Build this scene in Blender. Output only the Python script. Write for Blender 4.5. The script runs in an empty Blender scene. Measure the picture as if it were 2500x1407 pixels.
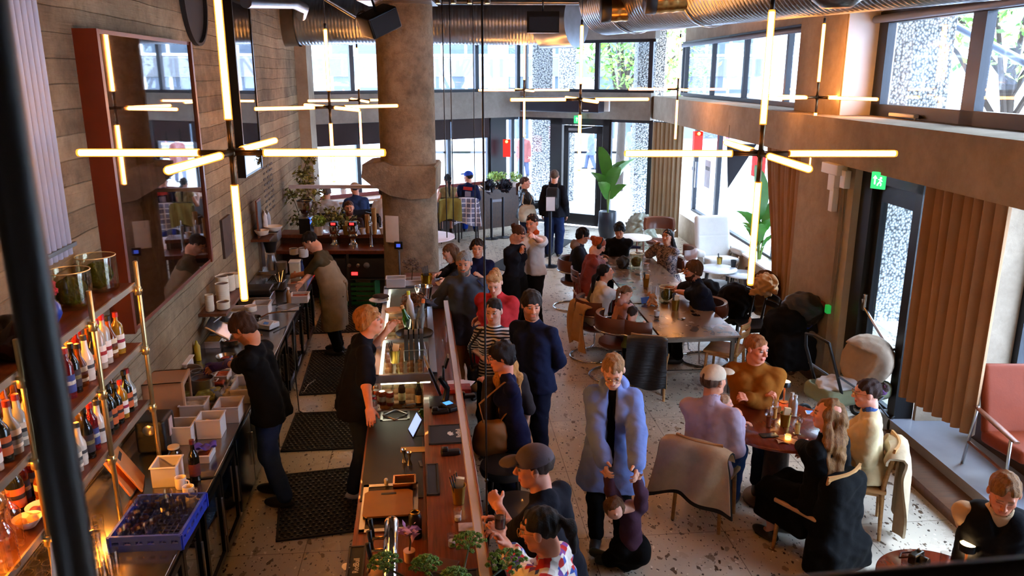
EXPO, SKY, SUNE = 1.5, 8.0, 3.0
import bpy, bmesh, math, random
import numpy as np
from mathutils import Vector, Matrix, Euler
R = math.radians
PI = math.pi
rnd = random.Random(7)
SC = bpy.context.scene
COL = SC.collection
# ---------------------------------------------------------------- camera geometry (2500 x 1407 frame)
FOC, CXP, CYP, CAMH, PIT = 1950.0, 1250.0, 703.5, 3.7, R(15)
SP, CP = math.sin(PIT), math.cos(PIT)
def ray(px, py):
    u = (px-CXP)/FOC; v = (py-CYP)/FOC
    return Vector((u, CP - v*SP, -SP - v*CP))
def PZ(px, py, z):
    "point of the place seen at a pixel, on the horizontal plane z"
    d = ray(px, py); t = (z-CAMH)/d.z
    return Vector((d.x*t, d.y*t, z))
def PY(px, py, Y):
    d = ray(px, py); t = Y/d.y
    return Vector((d.x*t, Y, CAMH + d.z*t))
def PL(px, py, p, q):
    "point seen at a pixel, on the vertical plane through plan points p and q"
    d = ray(px, py); nx, ny = -(q[1]-p[1]), (q[0]-p[0])
    t = (p[0]*nx+p[1]*ny)/(d.x*nx+d.y*ny)
    return Vector((d.x*t, d.y*t, CAMH+d.z*t))
# ---------------------------------------------------------------- materials
MATS = {}
def nodes(m):
    m.use_nodes = True
    return m.node_tree.nodes, m.node_tree.links, m.node_tree.nodes['Principled BSDF']
def mix(n, l, fac, a, b, mode='MIX'):
    x = n.new('ShaderNodeMix'); x.data_type = 'RGBA'; x.blend_type = mode
    for i, v in ((0, fac), (6, a), (7, b)):
        if hasattr(v, 'links'): l.new(v, x.inputs[i])
        elif i == 0: x.inputs[0].default_value = v
        else: x.inputs[i].default_value = (*v[:3], 1)
    return x.outputs[2]
def ramp(n, l, src, stops):
    r = n.new('ShaderNodeValToRGB'); e = r.color_ramp.elements
    e[0].position, e[0].color = stops[0][0], (*stops[0][1], 1)
    e[1].position, e[1].color = stops[-1][0], (*stops[-1][1], 1)
    for p, c in stops[1:-1]:
        k = e.new(p); k.color = (*c, 1)
    l.new(src, r.inputs[0]); return r.outputs[0]
def g(v): return (v, v, v)
def coords(n, l, scale=(1, 1, 1), rot=(0, 0, 0), kind='Object'):
    tc = n.new('ShaderNodeTexCoord'); mp = n.new('ShaderNodeMapping')
    l.new(tc.outputs[kind], mp.inputs[0]); mp.inputs['Scale'].default_value = scale; mp.inputs['Rotation'].default_value = rot
    return mp.outputs[0]
def noise(n, l, vec, sc, det=4, rough=.55):
    t = n.new('ShaderNodeTexNoise'); t.inputs['Scale'].default_value = sc; t.inputs['Detail'].default_value = det
    t.inputs['Roughness'].default_value = rough; l.new(vec, t.inputs['Vector']); return t.outputs[0]
def bump(n, l, b, h, s, d=.01):
    x = n.new('ShaderNodeBump'); x.inputs['Strength'].default_value = s; x.inputs['Distance'].default_value = d
    l.new(h, x.inputs['Height']); l.new(x.outputs[0], b.inputs['Normal'])
def srgb(c):
    if isinstance(c, str): c = tuple(int(c[i:i+2], 16)/255 for i in (0, 2, 4))
    return tuple((x/12.92 if x <= .04045 else ((x+.055)/1.055)**2.4) for x in c)
def M(col, rough=.6, metal=0., var=.12, sc=6., bmp=0., bsc=60., spec=.5, emit=0., trans=0., stretch=None, sheen=0., name=None, coat=0.):
    "plain procedural surface: base colour broken up by noise, optional bump"
    key = (col, rough, metal, var, sc, bmp, bsc, spec, emit, trans, stretch, sheen, coat)
    if key in MATS: return MATS[key]
    m = bpy.data.materials.new(name or ('surface_' + (col if isinstance(col, str) else 'x'))); n, l, b = nodes(m)
    c = srgb(col); v = coords(n, l, stretch or (1, 1, 1))
    if var > 0:
        f = noise(n, l, v, sc)
        o = mix(n, l, f, tuple(x*(1-var*1.6) for x in c), tuple(min(1, x*(1+var*1.3)) for x in c)); l.new(o, b.inputs['Base Color'])
    else: b.inputs['Base Color'].default_value = (*c, 1)
    b.inputs['Roughness'].default_value = rough; b.inputs['Metallic'].default_value = metal
    b.inputs['Specular IOR Level'].default_value = spec; b.inputs['Transmission Weight'].default_value = trans
    b.inputs['Sheen Weight'].default_value = sheen; b.inputs['Coat Weight'].default_value = coat
    if emit: b.inputs['Emission Color'].default_value = (*c, 1); b.inputs['Emission Strength'].default_value = emit
    if bmp: bump(n, l, b, noise(n, l, v, bsc, 5), bmp)
    MATS[key] = m; return m
def FAB(col, var=.18): return M(col, .9, 0, var, 9., .35, 26., .12)
def GLASS(tint='ffffff', rough=.03, fac=.85, name='glass'):
    "thin clear pane or vessel: mostly see-through, mirror-like at grazing angles"
    key = ('gl', tint, rough, fac)
    if key in MATS: return MATS[key]
    m = bpy.data.materials.new(name); n, l, b = nodes(m)
    t = n.new('ShaderNodeBsdfTransparent'); t.inputs[0].default_value = (*srgb(tint), 1)
    gs = n.new('ShaderNodeBsdfGlossy' if rough < .2 else 'ShaderNodeBsdfDiffuse'); gs.inputs['Roughness'].default_value = rough; gs.inputs[0].default_value = (.85, .83, .82, 1)
    fr = n.new('ShaderNodeFresnel'); gm = n.new('ShaderNodeNewGeometry'); io = n.new('ShaderNodeMapRange'); l.new(gm.outputs['Backfacing'], io.inputs[0]); io.inputs[3].default_value = 1.45; io.inputs[4].default_value = 1/1.45; l.new(io.outputs[0], fr.inputs[0])
    mt = n.new('ShaderNodeMath'); mt.operation = 'ADD'; mt.use_clamp = True; mt.inputs[1].default_value = (1-fac)
    l.new(fr.outputs[0], mt.inputs[0])
    mx = n.new('ShaderNodeMixShader'); l.new(mt.outputs[0], mx.inputs[0]); l.new(t.outputs[0], mx.inputs[1]); l.new(gs.outputs[0], mx.inputs[2])
    l.new(mx.outputs[0], n['Material Output'].inputs[0]); MATS[key] = m; return m
def EMIT(col, s, name='glow'):
    key = ('em', col, s)
    if key in MATS: return MATS[key]
    m = bpy.data.materials.new(name); n, l, b = nodes(m); c = srgb(col)
    b.inputs['Base Color'].default_value = (*c, 1); b.inputs['Emission Color'].default_value = (*c, 1); b.inputs['Emission Strength'].default_value = s
    MATS[key] = m; return m
# ---------------------------------------------------------------- mesh builder
class B:
    def __init__(s): s.v = []; s.f = []; s.m = []; s.sm = []; s.mi = 0
    def add(s, vs, fs, sm=False, mi=None):
        o = len(s.v); s.v += [tuple(v) for v in vs]
        for f in fs: s.f.append(tuple(i+o for i in f)); s.m.append(s.mi if mi is None else mi); s.sm.append(sm)
        return s
    def mat(s, i): s.mi = i; return s
    def box(s, c, d, rz=0, rx=0, ry=0, bev=0.):
        x, y, z = (k/2 for k in d)
        mt = Matrix.Translation(c) @ Euler((rx, ry, rz)).to_matrix().to_4x4()
        if bev > 0:
            b = min(bev, x*.99, y*.99, z*.99); vs = []; bm = bmesh.new()
            bmesh.ops.create_cube(bm, size=1); bmesh.ops.scale(bm, vec=d, verts=bm.verts)
            bmesh.ops.bevel(bm, geom=bm.edges[:], offset=b, segments=3, profile=.6, affect='EDGES')
            bm.transform(mt); bm.verts.index_update()
            s.add([v.co.copy() for v in bm.verts], [[v.index for v in f.verts] for f in bm.faces], True); bm.free(); return s
        p = [mt @ Vector((a*x, b*y, c_*z)) for a in (-1, 1) for b in (-1, 1) for c_ in (-1, 1)]
        return s.add(p, [(0, 1, 3, 2), (4, 6, 7, 5), (0, 4, 5, 1), (2, 3, 7, 6), (0, 2, 6, 4), (1, 5, 7, 3)])
    def bx(s, x0, x1, y0, y1, z0, z1, bev=0.):
        return s.box(((x0+x1)/2, (y0+y1)/2, (z0+z1)/2), (abs(x1-x0), abs(y1-y0), abs(z1-z0)), bev=bev)
    def prism(s, poly, z0, z1):
        n = len(poly); a = sum(poly[i][0]*poly[(i+1) % n][1]-poly[(i+1) % n][0]*poly[i][1] for i in range(n))
        if a < 0: poly = poly[::-1]
        z0 = z0 if hasattr(z0, '__len__') else [z0]*n; z1 = z1 if hasattr(z1, '__len__') else [z1]*n
        vs = [(p[0], p[1], z) for p, z in zip(poly, z0)] + [(p[0], p[1], z) for p, z in zip(poly, z1)]
        return s.add(vs, [tuple(range(n))[::-1], tuple(range(n, 2*n))] + [(i, (i+1) % n, n+(i+1) % n, n+i) for i in range(n)])
    def seg(s, p, q, w, z0, z1, off=0.):
        "wall-like block along plan line p-q, width w, shifted sideways by off (to the right of p->q)"
        p = Vector(p[:2]); q = Vector(q[:2]); d = (q-p).normalized(); r = Vector((d.y, -d.x))
        a, b = off-w/2, off+w/2
        return s.prism([p+r*a, q+r*a, q+r*b, p+r*b], z0, z1)
    def lathe(s, prof, n=24, c=(0, 0, 0), ax=None, sx=1, sy=1):
        "profile of (radius, height); closed at radius 0"
        mt = Matrix.Translation(c) @ (ax if ax is not None else Matrix.Identity(4))
        vs = []; fs = []; rows = []
        for r, h in prof:
            if r < 1e-6: rows.append([len(vs)]); vs.append(mt @ Vector((0, 0, h)))
            else:
                rows.append(list(range(len(vs), len(vs)+n)))
                vs += [mt @ Vector((r*sx*math.cos(2*PI*i/n), r*sy*math.sin(2*PI*i/n), h)) for i in range(n)]
        for a, b in zip(rows, rows[1:]):
            for i in range(n):
                j = (i+1) % n
                if len(a) == 1 and len(b) == 1: continue
                if len(a) == 1: fs.append((a[0], b[j], b[i]))
                elif len(b) == 1: fs.append((a[i], a[j], b[0]))
                else: fs.append((a[i], a[j], b[j], b[i]))
        return s.add(vs, fs, True)
    def cyl(s, p, q, r, r2=None, n=16):
        p = Vector(p); q = Vector(q); d = q-p; L = d.length; r2 = r if r2 is None else r2
        mt = d.to_track_quat('Z', 'Y').to_matrix().to_4x4()
        e = min(r, .002)
        return s.lathe([(0, 0), (r-e, 0), (r, e), (r2, L-e), (r2-min(r2, e), L), (0, L)], n, p, mt)
    def tube(s, pts, r, n=8, closed=False, flat=1.):
        pts = [Vector(p) for p in pts]; k = len(pts); vs = []; fs = []; up = None
        rr = r if hasattr(r, '__len__') else [r]*k
        for i, p in enumerate(pts):
            if closed: t = (pts[(i+1) % k]-pts[i-1]).normalized()
            else: t = (pts[min(i+1, k-1)]-pts[max(i-1, 0)]).normalized()
            if up is None: up = Vector((0, 0, 1)) if abs(t.z) < .9 else Vector((0, 1, 0))
            x = t.cross(up); x = x.normalized() if x.length > 1e-6 else t.orthogonal().normalized(); up = x.cross(t).normalized()
            vs += [p + (x*math.cos(2*PI*j/n) + up*flat*math.sin(2*PI*j/n))*rr[i] for j in range(n)]
        for i in range(k if closed else k-1):
            a, b = i*n, ((i+1) % k)*n
            fs += [(a+j, a+(j+1) % n, b+(j+1) % n, b+j) for j in range(n)]
        if not closed: fs += [tuple(range(n))[::-1], tuple(range((k-1)*n, k*n))]
        return s.add(vs, fs, True)
    def ring(s, c, r, rt, n=32, m=8, ax=None, sx=1, sy=1):
        mt = Matrix.Translation(c) @ (ax if ax is not None else Matrix.Identity(4))
        return s.tube([mt @ Vector((r*sx*math.cos(2*PI*i/n), r*sy*math.sin(2*PI*i/n), 0)) for i in range(n)], rt, m, True)
    def ball(s, c, r, n=16, rot=None):
        r = r if hasattr(r, '__len__') else (r, r, r)
        mt = (rot or Matrix.Identity(3)).to_4x4() @ Matrix.Diagonal((*r, 1)); k = max(4, n//2)
        return s.lathe([(math.sin(PI*i/k) if 0 < i < k else 0, -math.cos(PI*i/k)) for i in range(k+1)], n, c, mt)
    def sheet(s, fn, nu, nv, th=.004):
        "thick sheet from fn(u,v) -> Vector"
        P = [[Vector(fn(i/nu, j/nv)) for j in range(nv+1)] for i in range(nu+1)]; vs = []; N = {}
        for i in range(nu+1):
            for j in range(nv+1):
                du = P[min(i+1, nu)][j]-P[max(i-1, 0)][j]; dv = P[i][min(j+1, nv)]-P[i][max(j-1, 0)]
                nn = du.cross(dv); N[i, j] = nn.normalized() if nn.length > 1e-9 else Vector((0, 0, 1))
        for k in (1, -1):
            for i in range(nu+1):
                for j in range(nv+1): vs.append(P[i][j]+N[i, j]*th*.5*k)
        w = nv+1; o = (nu+1)*w; fs = []
        for i in range(nu):
            for j in range(nv):
                a = i*w+j; fs.append((a, a+w, a+w+1, a+1)); fs.append((o+a, o+a+1, o+a+w+1, o+a+w))
        for i in range(nu):
            a = i*w; fs.append((a, o+a, o+a+w, a+w)); a = i*w+nv; fs.append((a, a+w, o+a+w, o+a))
        for j in range(nv):
            a = j; fs.append((a, a+1, o+a+1, o+a)); a = nu*w+j; fs.append((a, o+a, o+a+1, a+1))
        return s.add(vs, fs, True)
    def obj(s, name, mats, parent=None, loc=None, rz=0):
        me = bpy.data.meshes.new(name); me.from_pydata([tuple(v) for v in s.v], [], s.f)
        for m in (mats if isinstance(mats, (list, tuple)) else [mats]): me.materials.append(m)
        me.polygons.foreach_set('material_index', s.m); me.polygons.foreach_set('use_smooth', s.sm); me.update()
        if any(s.sm) and hasattr(me, 'set_sharp_from_angle'): me.set_sharp_from_angle(angle=R(50))
        o = bpy.data.objects.new(name, me); COL.objects.link(o)
        if parent is not None: o.parent = parent
        if loc is not None: o.location = loc
        o.rotation_euler = (0, 0, rz); return o
def tag(o, label=None, cat=None, group=None, kind=None):
    if label: o['label'] = label
    if cat: o['category'] = cat
    if group: o['group'] = group
    if kind: o['kind'] = kind
    return o
def thing(name, label, cat, loc=(0, 0, 0), rz=0, group=None):
    o = bpy.data.objects.new(name, None); COL.objects.link(o); o.location = loc; o.rotation_euler = (0, 0, rz)
    o.empty_display_size = .1
    return tag(o, label, cat, group)
def one(name, label, cat, b, mats, loc=(0, 0, 0), rz=0, group=None):
    return tag(b.obj(name, mats, None, loc, rz), label, cat, group)
def struct(name, b, mats, parent=None):
    o = b.obj(name, mats, parent)
    if parent is None: o['kind'] = 'structure'
    return o
KIDS = {}
def dup(root, loc, rz=None, label=None, group=None, scale=None, swap=None):
    r = root.copy(); COL.objects.link(r); r.location = loc
    if rz is not None: r.rotation_euler = (*r.rotation_euler[:2], rz)
    if scale: r.scale = scale if hasattr(scale, '__len__') else (scale,)*3
    if label: r['label'] = label
    if group: r['group'] = group
    def rec(a, b):
        for ch in [c for c in a.children]:
            c = ch.copy(); COL.objects.link(c); c.parent = b; c.matrix_parent_inverse = ch.matrix_parent_inverse
            rec(ch, c)
    rec(root, r)
    return r
def smstep(a, b, x):
    t = max(0, min(1, (x-a)/(b-a))); return t*t*(3-2*t)
# ---------------------------------------------------------------- soft-shape engine: blended solids -> one continuous skin
def _rotT(rot): return None if rot is None else np.array(rot.to_3x3().transposed(), dtype=np.float32)
def ev(pr, p):
    t = pr[0]
    if t == 'cap':
        _, a, b, ra, rb = pr[:5]
        a = np.array(a, np.float32); b = np.array(b, np.float32); d = b-a; L2 = max(float(d@d), 1e-9)
        h = np.clip(((p-a)@d)/L2, 0, 1)
        q = p-a-h[:, None]*d
        return np.sqrt((q*q).sum(1)) - (ra+(rb-ra)*h)
    c = np.array(pr[1], np.float32); q = p-c
    Rt = _rotT(pr[3]) if len(pr) > 3 else None
    if Rt is not None: q = q@Rt.T
    r = np.array(pr[2], np.float32)
    if t == 'ell':
        k0 = np.sqrt(((q/r)**2).sum(1)); k1 = np.sqrt(((q/(r*r))**2).sum(1))
        return k0*(k0-1)/np.maximum(k1, 1e-6)
    if t == 'box':
        rd = pr[4] if len(pr) > 4 else .01
        e = np.abs(q)-(r-rd); return np.sqrt((np.maximum(e, 0)**2).sum(1))+np.minimum(e.max(1), 0)-rd
def smin(a, b, k):
    if k <= 0: return np.minimum(a, b)
    h = np.clip(.5+.5*(b-a)/k, 0, 1); return b+(a-b)*h-k*h*(1-h)
def field(prims, p):
    "prims: list of (op, k, prim); op '+', '-', '^'(keep side of plane: point, normal)"
    d = np.full(len(p), 9., np.float32)
    for op, k, pr in prims:
        if op == '^':
            pt, nn = pr; e = (p-np.array(pt, np.float32))@np.array(nn, np.float32); d = -smin(-d, -e, k) if k > 0 else np.maximum(d, e); continue
        if op == 'n':
            a, f = k, pr; d = d + a*np.sin(p[:, 0]*f+1.3*np.sin(p[:, 2]*f*.7))*np.sin(p[:, 2]*f*.9+1.7*np.sin(p[:, 1]*f*.8)); continue
        if op == 's':   # strands: mostly along z
            a, f = k, pr; d = d + a*np.sin(p[:, 0]*f+.6*np.sin(p[:, 2]*f*.15))*np.cos(p[:, 1]*f+.8*np.sin(p[:, 2]*f*.2)); continue
        e = ev(pr, p)
        if op == '+': d = smin(d, e, k)
        else: d = -smin(-d, e, k)
    return d
def bounds(prims):
    lo = np.full(3, 9e9); hi = -lo
    for op, k, pr in prims:
        if op != '+': continue
        if pr[0] == 'cap':
            for q, r in ((pr[1], pr[3]), (pr[2], pr[4])): lo = np.minimum(lo, np.array(q)-r); hi = np.maximum(hi, np.array(q)+r)
        else:
            r = np.array(pr[2]) if len(pr) < 4 or pr[3] is None else np.full(3, max(pr[2])*(1.5 if pr[0] == 'box' else 1))
            lo = np.minimum(lo, np.array(pr[1])-r); hi = np.maximum(hi, np.array(pr[1])+r)
    return lo, hi
def skin(prims, h=.01):
    "surface nets over the blended field"
    lo, hi = bounds(prims); lo = lo-3*h-.01; hi = hi+3*h+.01
    C = 4; H = h*C
    nc = np.ceil((hi-lo)/H).astype(int)+1
    ax = [lo[i]+(np.arange(nc[i])+.5)*H for i in range(3)]
    g_ = np.stack(np.meshgrid(*ax, indexing='ij'), -1).reshape(-1, 3).astype(np.float32)
    dc = field(prims, g_).reshape(nc)
    act = np.argwhere(np.abs(dc) < H*1.5)
    nf = nc*C
    D = np.repeat(np.repeat(np.repeat(np.where(dc > 0, 9., -9.).astype(np.float32), C, 0), C, 1), C, 2)
    off = np.stack(np.meshgrid(*[np.arange(C)]*3, indexing='ij'), -1).reshape(-1, 3)
    idx = (act[:, None, :]*C+off[None]).reshape(-1, 3)
    if len(prims) < 9: D[idx[:, 0], idx[:, 1], idx[:, 2]] = field(prims, (lo+(idx+.5)*h).astype(np.float32))
    else:
        K = 6; gk = act//K; gu, inv = np.unique(gk, axis=0, return_inverse=True); inv = inv.ravel(); gc = (lo+(gu+.5)*K*H).astype(np.float32); gr = K*H*.87
        dist = np.stack([ev(pr, gc) if op in '+-' else np.full(len(gc), -9., np.float32) for op, k, pr in prims], 1)
        plus = np.array([op == '+' for op, k, pr in prims]); mn = dist[:, plus].min(1)
        for gi in range(len(gu)):
            sel = [p for j, p in enumerate(prims) if (dist[gi, j] < max(mn[gi], 0)+2*gr+.08 if p[0] == '+' else dist[gi, j] < gr*2+.08)]
            ii = (act[inv == gi][:, None, :]*C+off[None]).reshape(-1, 3)
            D[ii[:, 0], ii[:, 1], ii[:, 2]] = field(sel, (lo+(ii+.5)*h).astype(np.float32))
    s = D < 0
    cs = [(i, j, k) for i in (0, 1) for j in (0, 1) for k in (0, 1)]
    sl = lambda A, c: A[c[0]:A.shape[0]-1+c[0], c[1]:A.shape[1]-1+c[1], c[2]:A.shape[2]-1+c[2]]
    cnt = sum(sl(s, c).astype(np.int8) for c in cs); cells = np.argwhere((cnt > 0) & (cnt < 8))
    vid = np.full(cnt.shape, -1, np.int64); vid[cells[:, 0], cells[:, 1], cells[:, 2]] = np.arange(len(cells))
    acc = np.zeros((len(cells), 3)); num = np.zeros(len(cells))
    for a in cs:
        for x in range(3):
            if a[x]: continue
            b = list(a); b[x] = 1
            da = D[cells[:, 0]+a[0], cells[:, 1]+a[1], cells[:, 2]+a[2]]; db = D[cells[:, 0]+b[0], cells[:, 1]+b[1], cells[:, 2]+b[2]]
            m = (da < 0) != (db < 0); t = np.where(m, da/np.where(m, da-db, 1), 0)
            pt = np.array(a, float)[None]+t[:, None]*np.eye(3)[x][None]
            acc[m] += pt[m]; num[m] += 1
    V = lo+(cells+acc/num[:, None]+.5)*h
    F = []
    for x in range(3):
        y, z = (x+1) % 3, (x+2) % 3
        A = np.take(s, range(s.shape[x]-1), x); Bq = np.take(s, range(1, s.shape[x]), x)
        e = np.argwhere(A != Bq); e = e[(e[:, y] > 0) & (e[:, z] > 0) & (e[:, y] < s.shape[y]-1) & (e[:, z] < s.shape[z]-1)]
        if not len(e): continue
        def at(dy, dz):
            q = e.copy(); q[:, y] -= dy; q[:, z] -= dz; return vid[q[:, 0], q[:, 1], q[:, 2]]
        q = np.stack([at(0, 0), at(1, 0), at(1, 1), at(0, 1)], 1); fl = s[e[:, 0], e[:, 1], e[:, 2]]
        q[~fl] = q[~fl][:, ::-1]; F.append(q)
    F = np.concatenate(F); F = F[(F >= 0).all(1)]
    return V, F
def npmesh(name, V, F, mat_, parent=None, cols=None):
    me = bpy.data.meshes.new(name); me.vertices.add(len(V)); me.vertices.foreach_set('co', np.asarray(V, np.float32).ravel())
    me.loops.add(F.size); me.loops.foreach_set('vertex_index', F.ravel().astype(np.int32)); me.polygons.add(len(F))
    me.polygons.foreach_set('loop_start', np.arange(0, F.size, 4, dtype=np.int32))
    me.polygons.foreach_set('use_smooth', np.ones(len(F), bool)); me.update(); me.validate()
    for m in (mat_ if isinstance(mat_, (list, tuple)) else [mat_]): me.materials.append(m)
    if cols is not None:
        a = me.color_attributes.new('tone', 'FLOAT_COLOR', 'POINT'); a.data.foreach_set('color', np.asarray(cols, np.float32).ravel())
    o = bpy.data.objects.new(name, me); COL.objects.link(o)
    if parent is not None: o.parent = parent
    return o
def soft(name, prims, mat_, parent=None, h=.01, loc=None):
    V, F = skin(prims, h); o = npmesh(name, V, F, mat_, parent)
    if loc is not None: o.location = loc
    return o
# ---------------------------------------------------------------- room frame: s across, t along the serving aisle
AXV = Vector((-.1186, .9929, 0)); RXV = Vector((.9929, .1186, 0)); RZA = math.atan2(.1186, .9929)
def RS(s, t, z=0.): return RXV*s + AXV*t + Vector((0, 0, z))
def st(p): return (p.x*RXV.x+p.y*RXV.y, p.x*AXV.x+p.y*AXV.y)
def concrete(c1, c2, board=0., name='concrete', dirt=.5, plankdir=2, bm=.5, rz=RZA):
    m = bpy.data.materials.new(name); n, l, b = nodes(m)
    v = coords(n, l, (1, 1, 1), (0, 0, -rz))
    f = noise(n, l, v, 1.3, 8, .62); col = ramp(n, l, f, [(.3, srgb(c1)), (.68, srgb(c2))])
    f2 = noise(n, l, v, 9, 6, .7); col = mix(n, l, ramp(n, l, f2, [(.42, g(0)), (.75, g(dirt))]), col, tuple(x*.45 for x in srgb(c1)))
    h = noise(n, l, v, 22, 8, .7)
    if board:
        mp = n.new('ShaderNodeMapping'); wq = n.new('ShaderNodeTexNoise'); wq.inputs['Scale'].default_value = .9; l.new(v, wq.inputs['Vector']); wa = n.new('ShaderNodeMix'); wa.data_type = 'RGBA'; wa.blend_type = 'LINEAR_LIGHT'; wa.inputs[0].default_value = .03; l.new(v, wa.inputs[6]); l.new(wq.outputs[1], wa.inputs[7]); l.new(wa.outputs[2], mp.inputs[0]); mp.inputs['Scale'].default_value = (1, .6, 1/board)
        sx = n.new('ShaderNodeSeparateXYZ'); l.new(mp.outputs[0], sx.inputs[0])
        w = n.new('ShaderNodeMath'); w.operation = 'FRACT'; l.new(sx.outputs[2], w.inputs[0])
        fl = n.new('ShaderNodeMath'); fl.operation = 'FLOOR'; l.new(sx.outputs[2], fl.inputs[0])
        wn = n.new('ShaderNodeTexWhiteNoise'); wn.noise_dimensions = '1D'; l.new(fl.outputs[0], wn.inputs['W'])
        col = mix(n, l, .35, col, ramp(n, l, wn.outputs[0], [(0, srgb(c1)), (1, srgb(c2))]))
        gap = ramp(n, l, w.outputs[0], [(0, g(0)), (.035, g(1)), (.965, g(1)), (1, g(0))])
        gz = n.new('ShaderNodeMath'); gz.operation = 'ADD'; gz.use_clamp = True; l.new(gap, gz.inputs[0]); l.new(ramp(n, l, noise(n, l, v, 1.7, 4), [(.38, g(0)), (.62, g(1))]), gz.inputs[1]); col = mix(n, l, gz.outputs[0], mix(n, l, .5, col, (.02, .015, .01)), col)
        st_ = noise(n, l, coords(n, l, (1.2, 1.2, 26), (0, 0, -rz)), 3, 6, .7)
        hh = n.new('ShaderNodeMix'); hh.data_type = 'RGBA'; hh.inputs[0].default_value = .6; l.new(h, hh.inputs[6]); l.new(st_, hh.inputs[7])
        h2 = mix(n, l, 1., hh.outputs[2], gap, 'MULTIPLY'); h = h2
    l.new(col, b.inputs['Base Color']); b.inputs['Roughness'].default_value = .88; b.inputs['Specular IOR Level'].default_value = .2
    bump(n, l, b, h, bm, .03); return m
def wood(c1, c2, rough=.35, sc=1., rz=RZA, coat=.0, name='wood', stretch=(14, .8, 8)):
    m = bpy.data.materials.new(name); n, l, b = nodes(m)
    v = coords(n, l, stretch, (0, 0, -rz)); f = noise(n, l, v, 2.2*sc, 8, .62)
    f2 = noise(n, l, coords(n, l), 1.2, 3)
    col = ramp(n, l, f, [(.28, srgb(c1)), (.7, srgb(c2))]); col = mix(n, l, mixf(n, l, f2, .35), col, tuple(x*.4 for x in srgb(c1)))
    l.new(col, b.inputs['Base Color']); b.inputs['Roughness'].default_value = rough; b.inputs['Coat Weight'].default_value = coat
    bump(n, l, b, f, .12, .004); return m
def mixf(n, l, f, k):
    a = n.new('ShaderNodeMath'); a.operation = 'MULTIPLY'; l.new(f, a.inputs[0]); a.inputs[1].default_value = k; return a.outputs[0]
def terrazzo(base, chips, joint, tile, rz, sc=14., name='terrazzo', rough=.32, big=False):
    m = bpy.data.materials.new(name); n, l, b = nodes(m); v = coords(n, l, (1, 1, 1), (0, 0, -rz))
    col = ramp(n, l, noise(n, l, v, 1.1, 5), [(.3, tuple(x*.8 for x in srgb(base))), (.7, srgb(base))])
    for k, (c, s_, th) in enumerate(chips):
        vo = n.new('ShaderNodeTexVoronoi'); vo.inputs['Scale'].default_value = sc*s_; vo.inputs['Randomness'].default_value = 1
        ds = n.new('ShaderNodeMapping'); ds.inputs['Location'].default_value = (k*3.1, k*1.7, 0); ds.inputs['Rotation'].default_value = (0, 0, k*.9); ds.inputs['Scale'].default_value = (1, .62, 1); l.new(v, ds.inputs[0])
        nz = n.new('ShaderNodeTexNoise'); nz.inputs['Scale'].default_value = sc*s_*1.6; l.new(ds.outputs[0], nz.inputs['Vector'])
        ad = n.new('ShaderNodeMix'); ad.data_type = 'RGBA'; ad.blend_type = 'LINEAR_LIGHT'; ad.inputs[0].default_value = .45/(sc*s_); l.new(ds.outputs[0], ad.inputs[6]); l.new(nz.outputs[1], ad.inputs[7])
        l.new(ad.outputs[2], vo.inputs['Vector'])
        sel = n.new('ShaderNodeSeparateColor'); l.new(vo.outputs['Color'], sel.inputs[0])
        rr = n.new('ShaderNodeMath'); rr.operation = 'MULTIPLY_ADD'; l.new(sel.outputs[0], rr.inputs[0]); rr.inputs[1].default_value = -th; l.new(vo.outputs[0], rr.inputs[2])
        cut = ramp(n, l, rr.outputs[0], [(0, g(1)), (.03, g(0))])
        a2 = n.new('ShaderNodeMath'); a2.operation = 'ADD'; a2.inputs[1].default_value = th*.45; l.new(rr.outputs[0], a2.inputs[0])
        cut = ramp(n, l, a2.outputs[0], [(0, g(1)), (.02, g(0))])
        col = mix(n, l, cut, col, srgb(c))
    if tile:
        br = n.new('ShaderNodeTexBrick'); br.offset = 0; br.inputs['Scale'].default_value = 1; br.inputs['Mortar Size'].default_value = .0035; br.inputs['Mortar Smooth'].default_value = .3
        br.inputs['Brick Width'].default_value = tile; br.inputs['Row Height'].default_value = tile; br.inputs['Color1'].default_value = (1, 1, 1, 1); br.inputs['Color2'].default_value = (.9, .9, .9, 1); br.inputs['Mortar'].default_value = (.25, .22, .2, 1)
        l.new(v, br.inputs['Vector']); col = mix(n, l, 1., col, br.outputs[0], 'MULTIPLY')
    l.new(col, b.inputs['Base Color'])
    l.new(ramp(n, l, noise(n, l, v, 2.5, 5), [(.3, g(rough*.7)), (.7, g(rough*1.4))]), b.inputs['Roughness'])
    return m
STEEL = M('b9b9bb', .28, 1., .12, 3., .05, 90); DSTEEL = M('6f6c69', .35, 1., .15, 4.); CHROME = M('d9dbe0', .08, 1., .02)
GALV = M('aeb6c2', .3, 1., .22, 5.); BRASS = M('b98d3a', .26, 1., .12, 5.); BLK = M('121214', .45, 0, .2); BLKM = M('0d0d0f', .35, .3, .1)
DARKFR = M('1b2029', .4, .2, .15); WHITE = M('e8e4dc', .5, 0, .04); CREAM = M('d9cdb4', .5, 0, .08); RUBBER = M('17181a', .8, 0, .25, 30)
WALLC = concrete('5c4c3b', 'bba685', .165, 'board_marked_concrete', .6, bm=.9)
BEAMC = concrete('8f7f6c', 'b3a28c', 0, 'fair_faced_concrete', .25, bm=.2)
GREYC = concrete('85807a', 'a9a49b', 0, 'grey_concrete', .25, bm=.2)
COLC = concrete('6d5d4b', 'b5a084', 0, 'rough_column_concrete', .6, bm=.8)
BARW = wood('4a1d0c', '8b4526', .32, coat=.3, name='bar_wood', stretch=(30, 1.2, 8)); DWOOD = wood('2b140b', '52301d', .4, name='dark_wood'); SHW = wood('4a2410', '7a4220', .45, name='shelf_wood')
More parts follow.
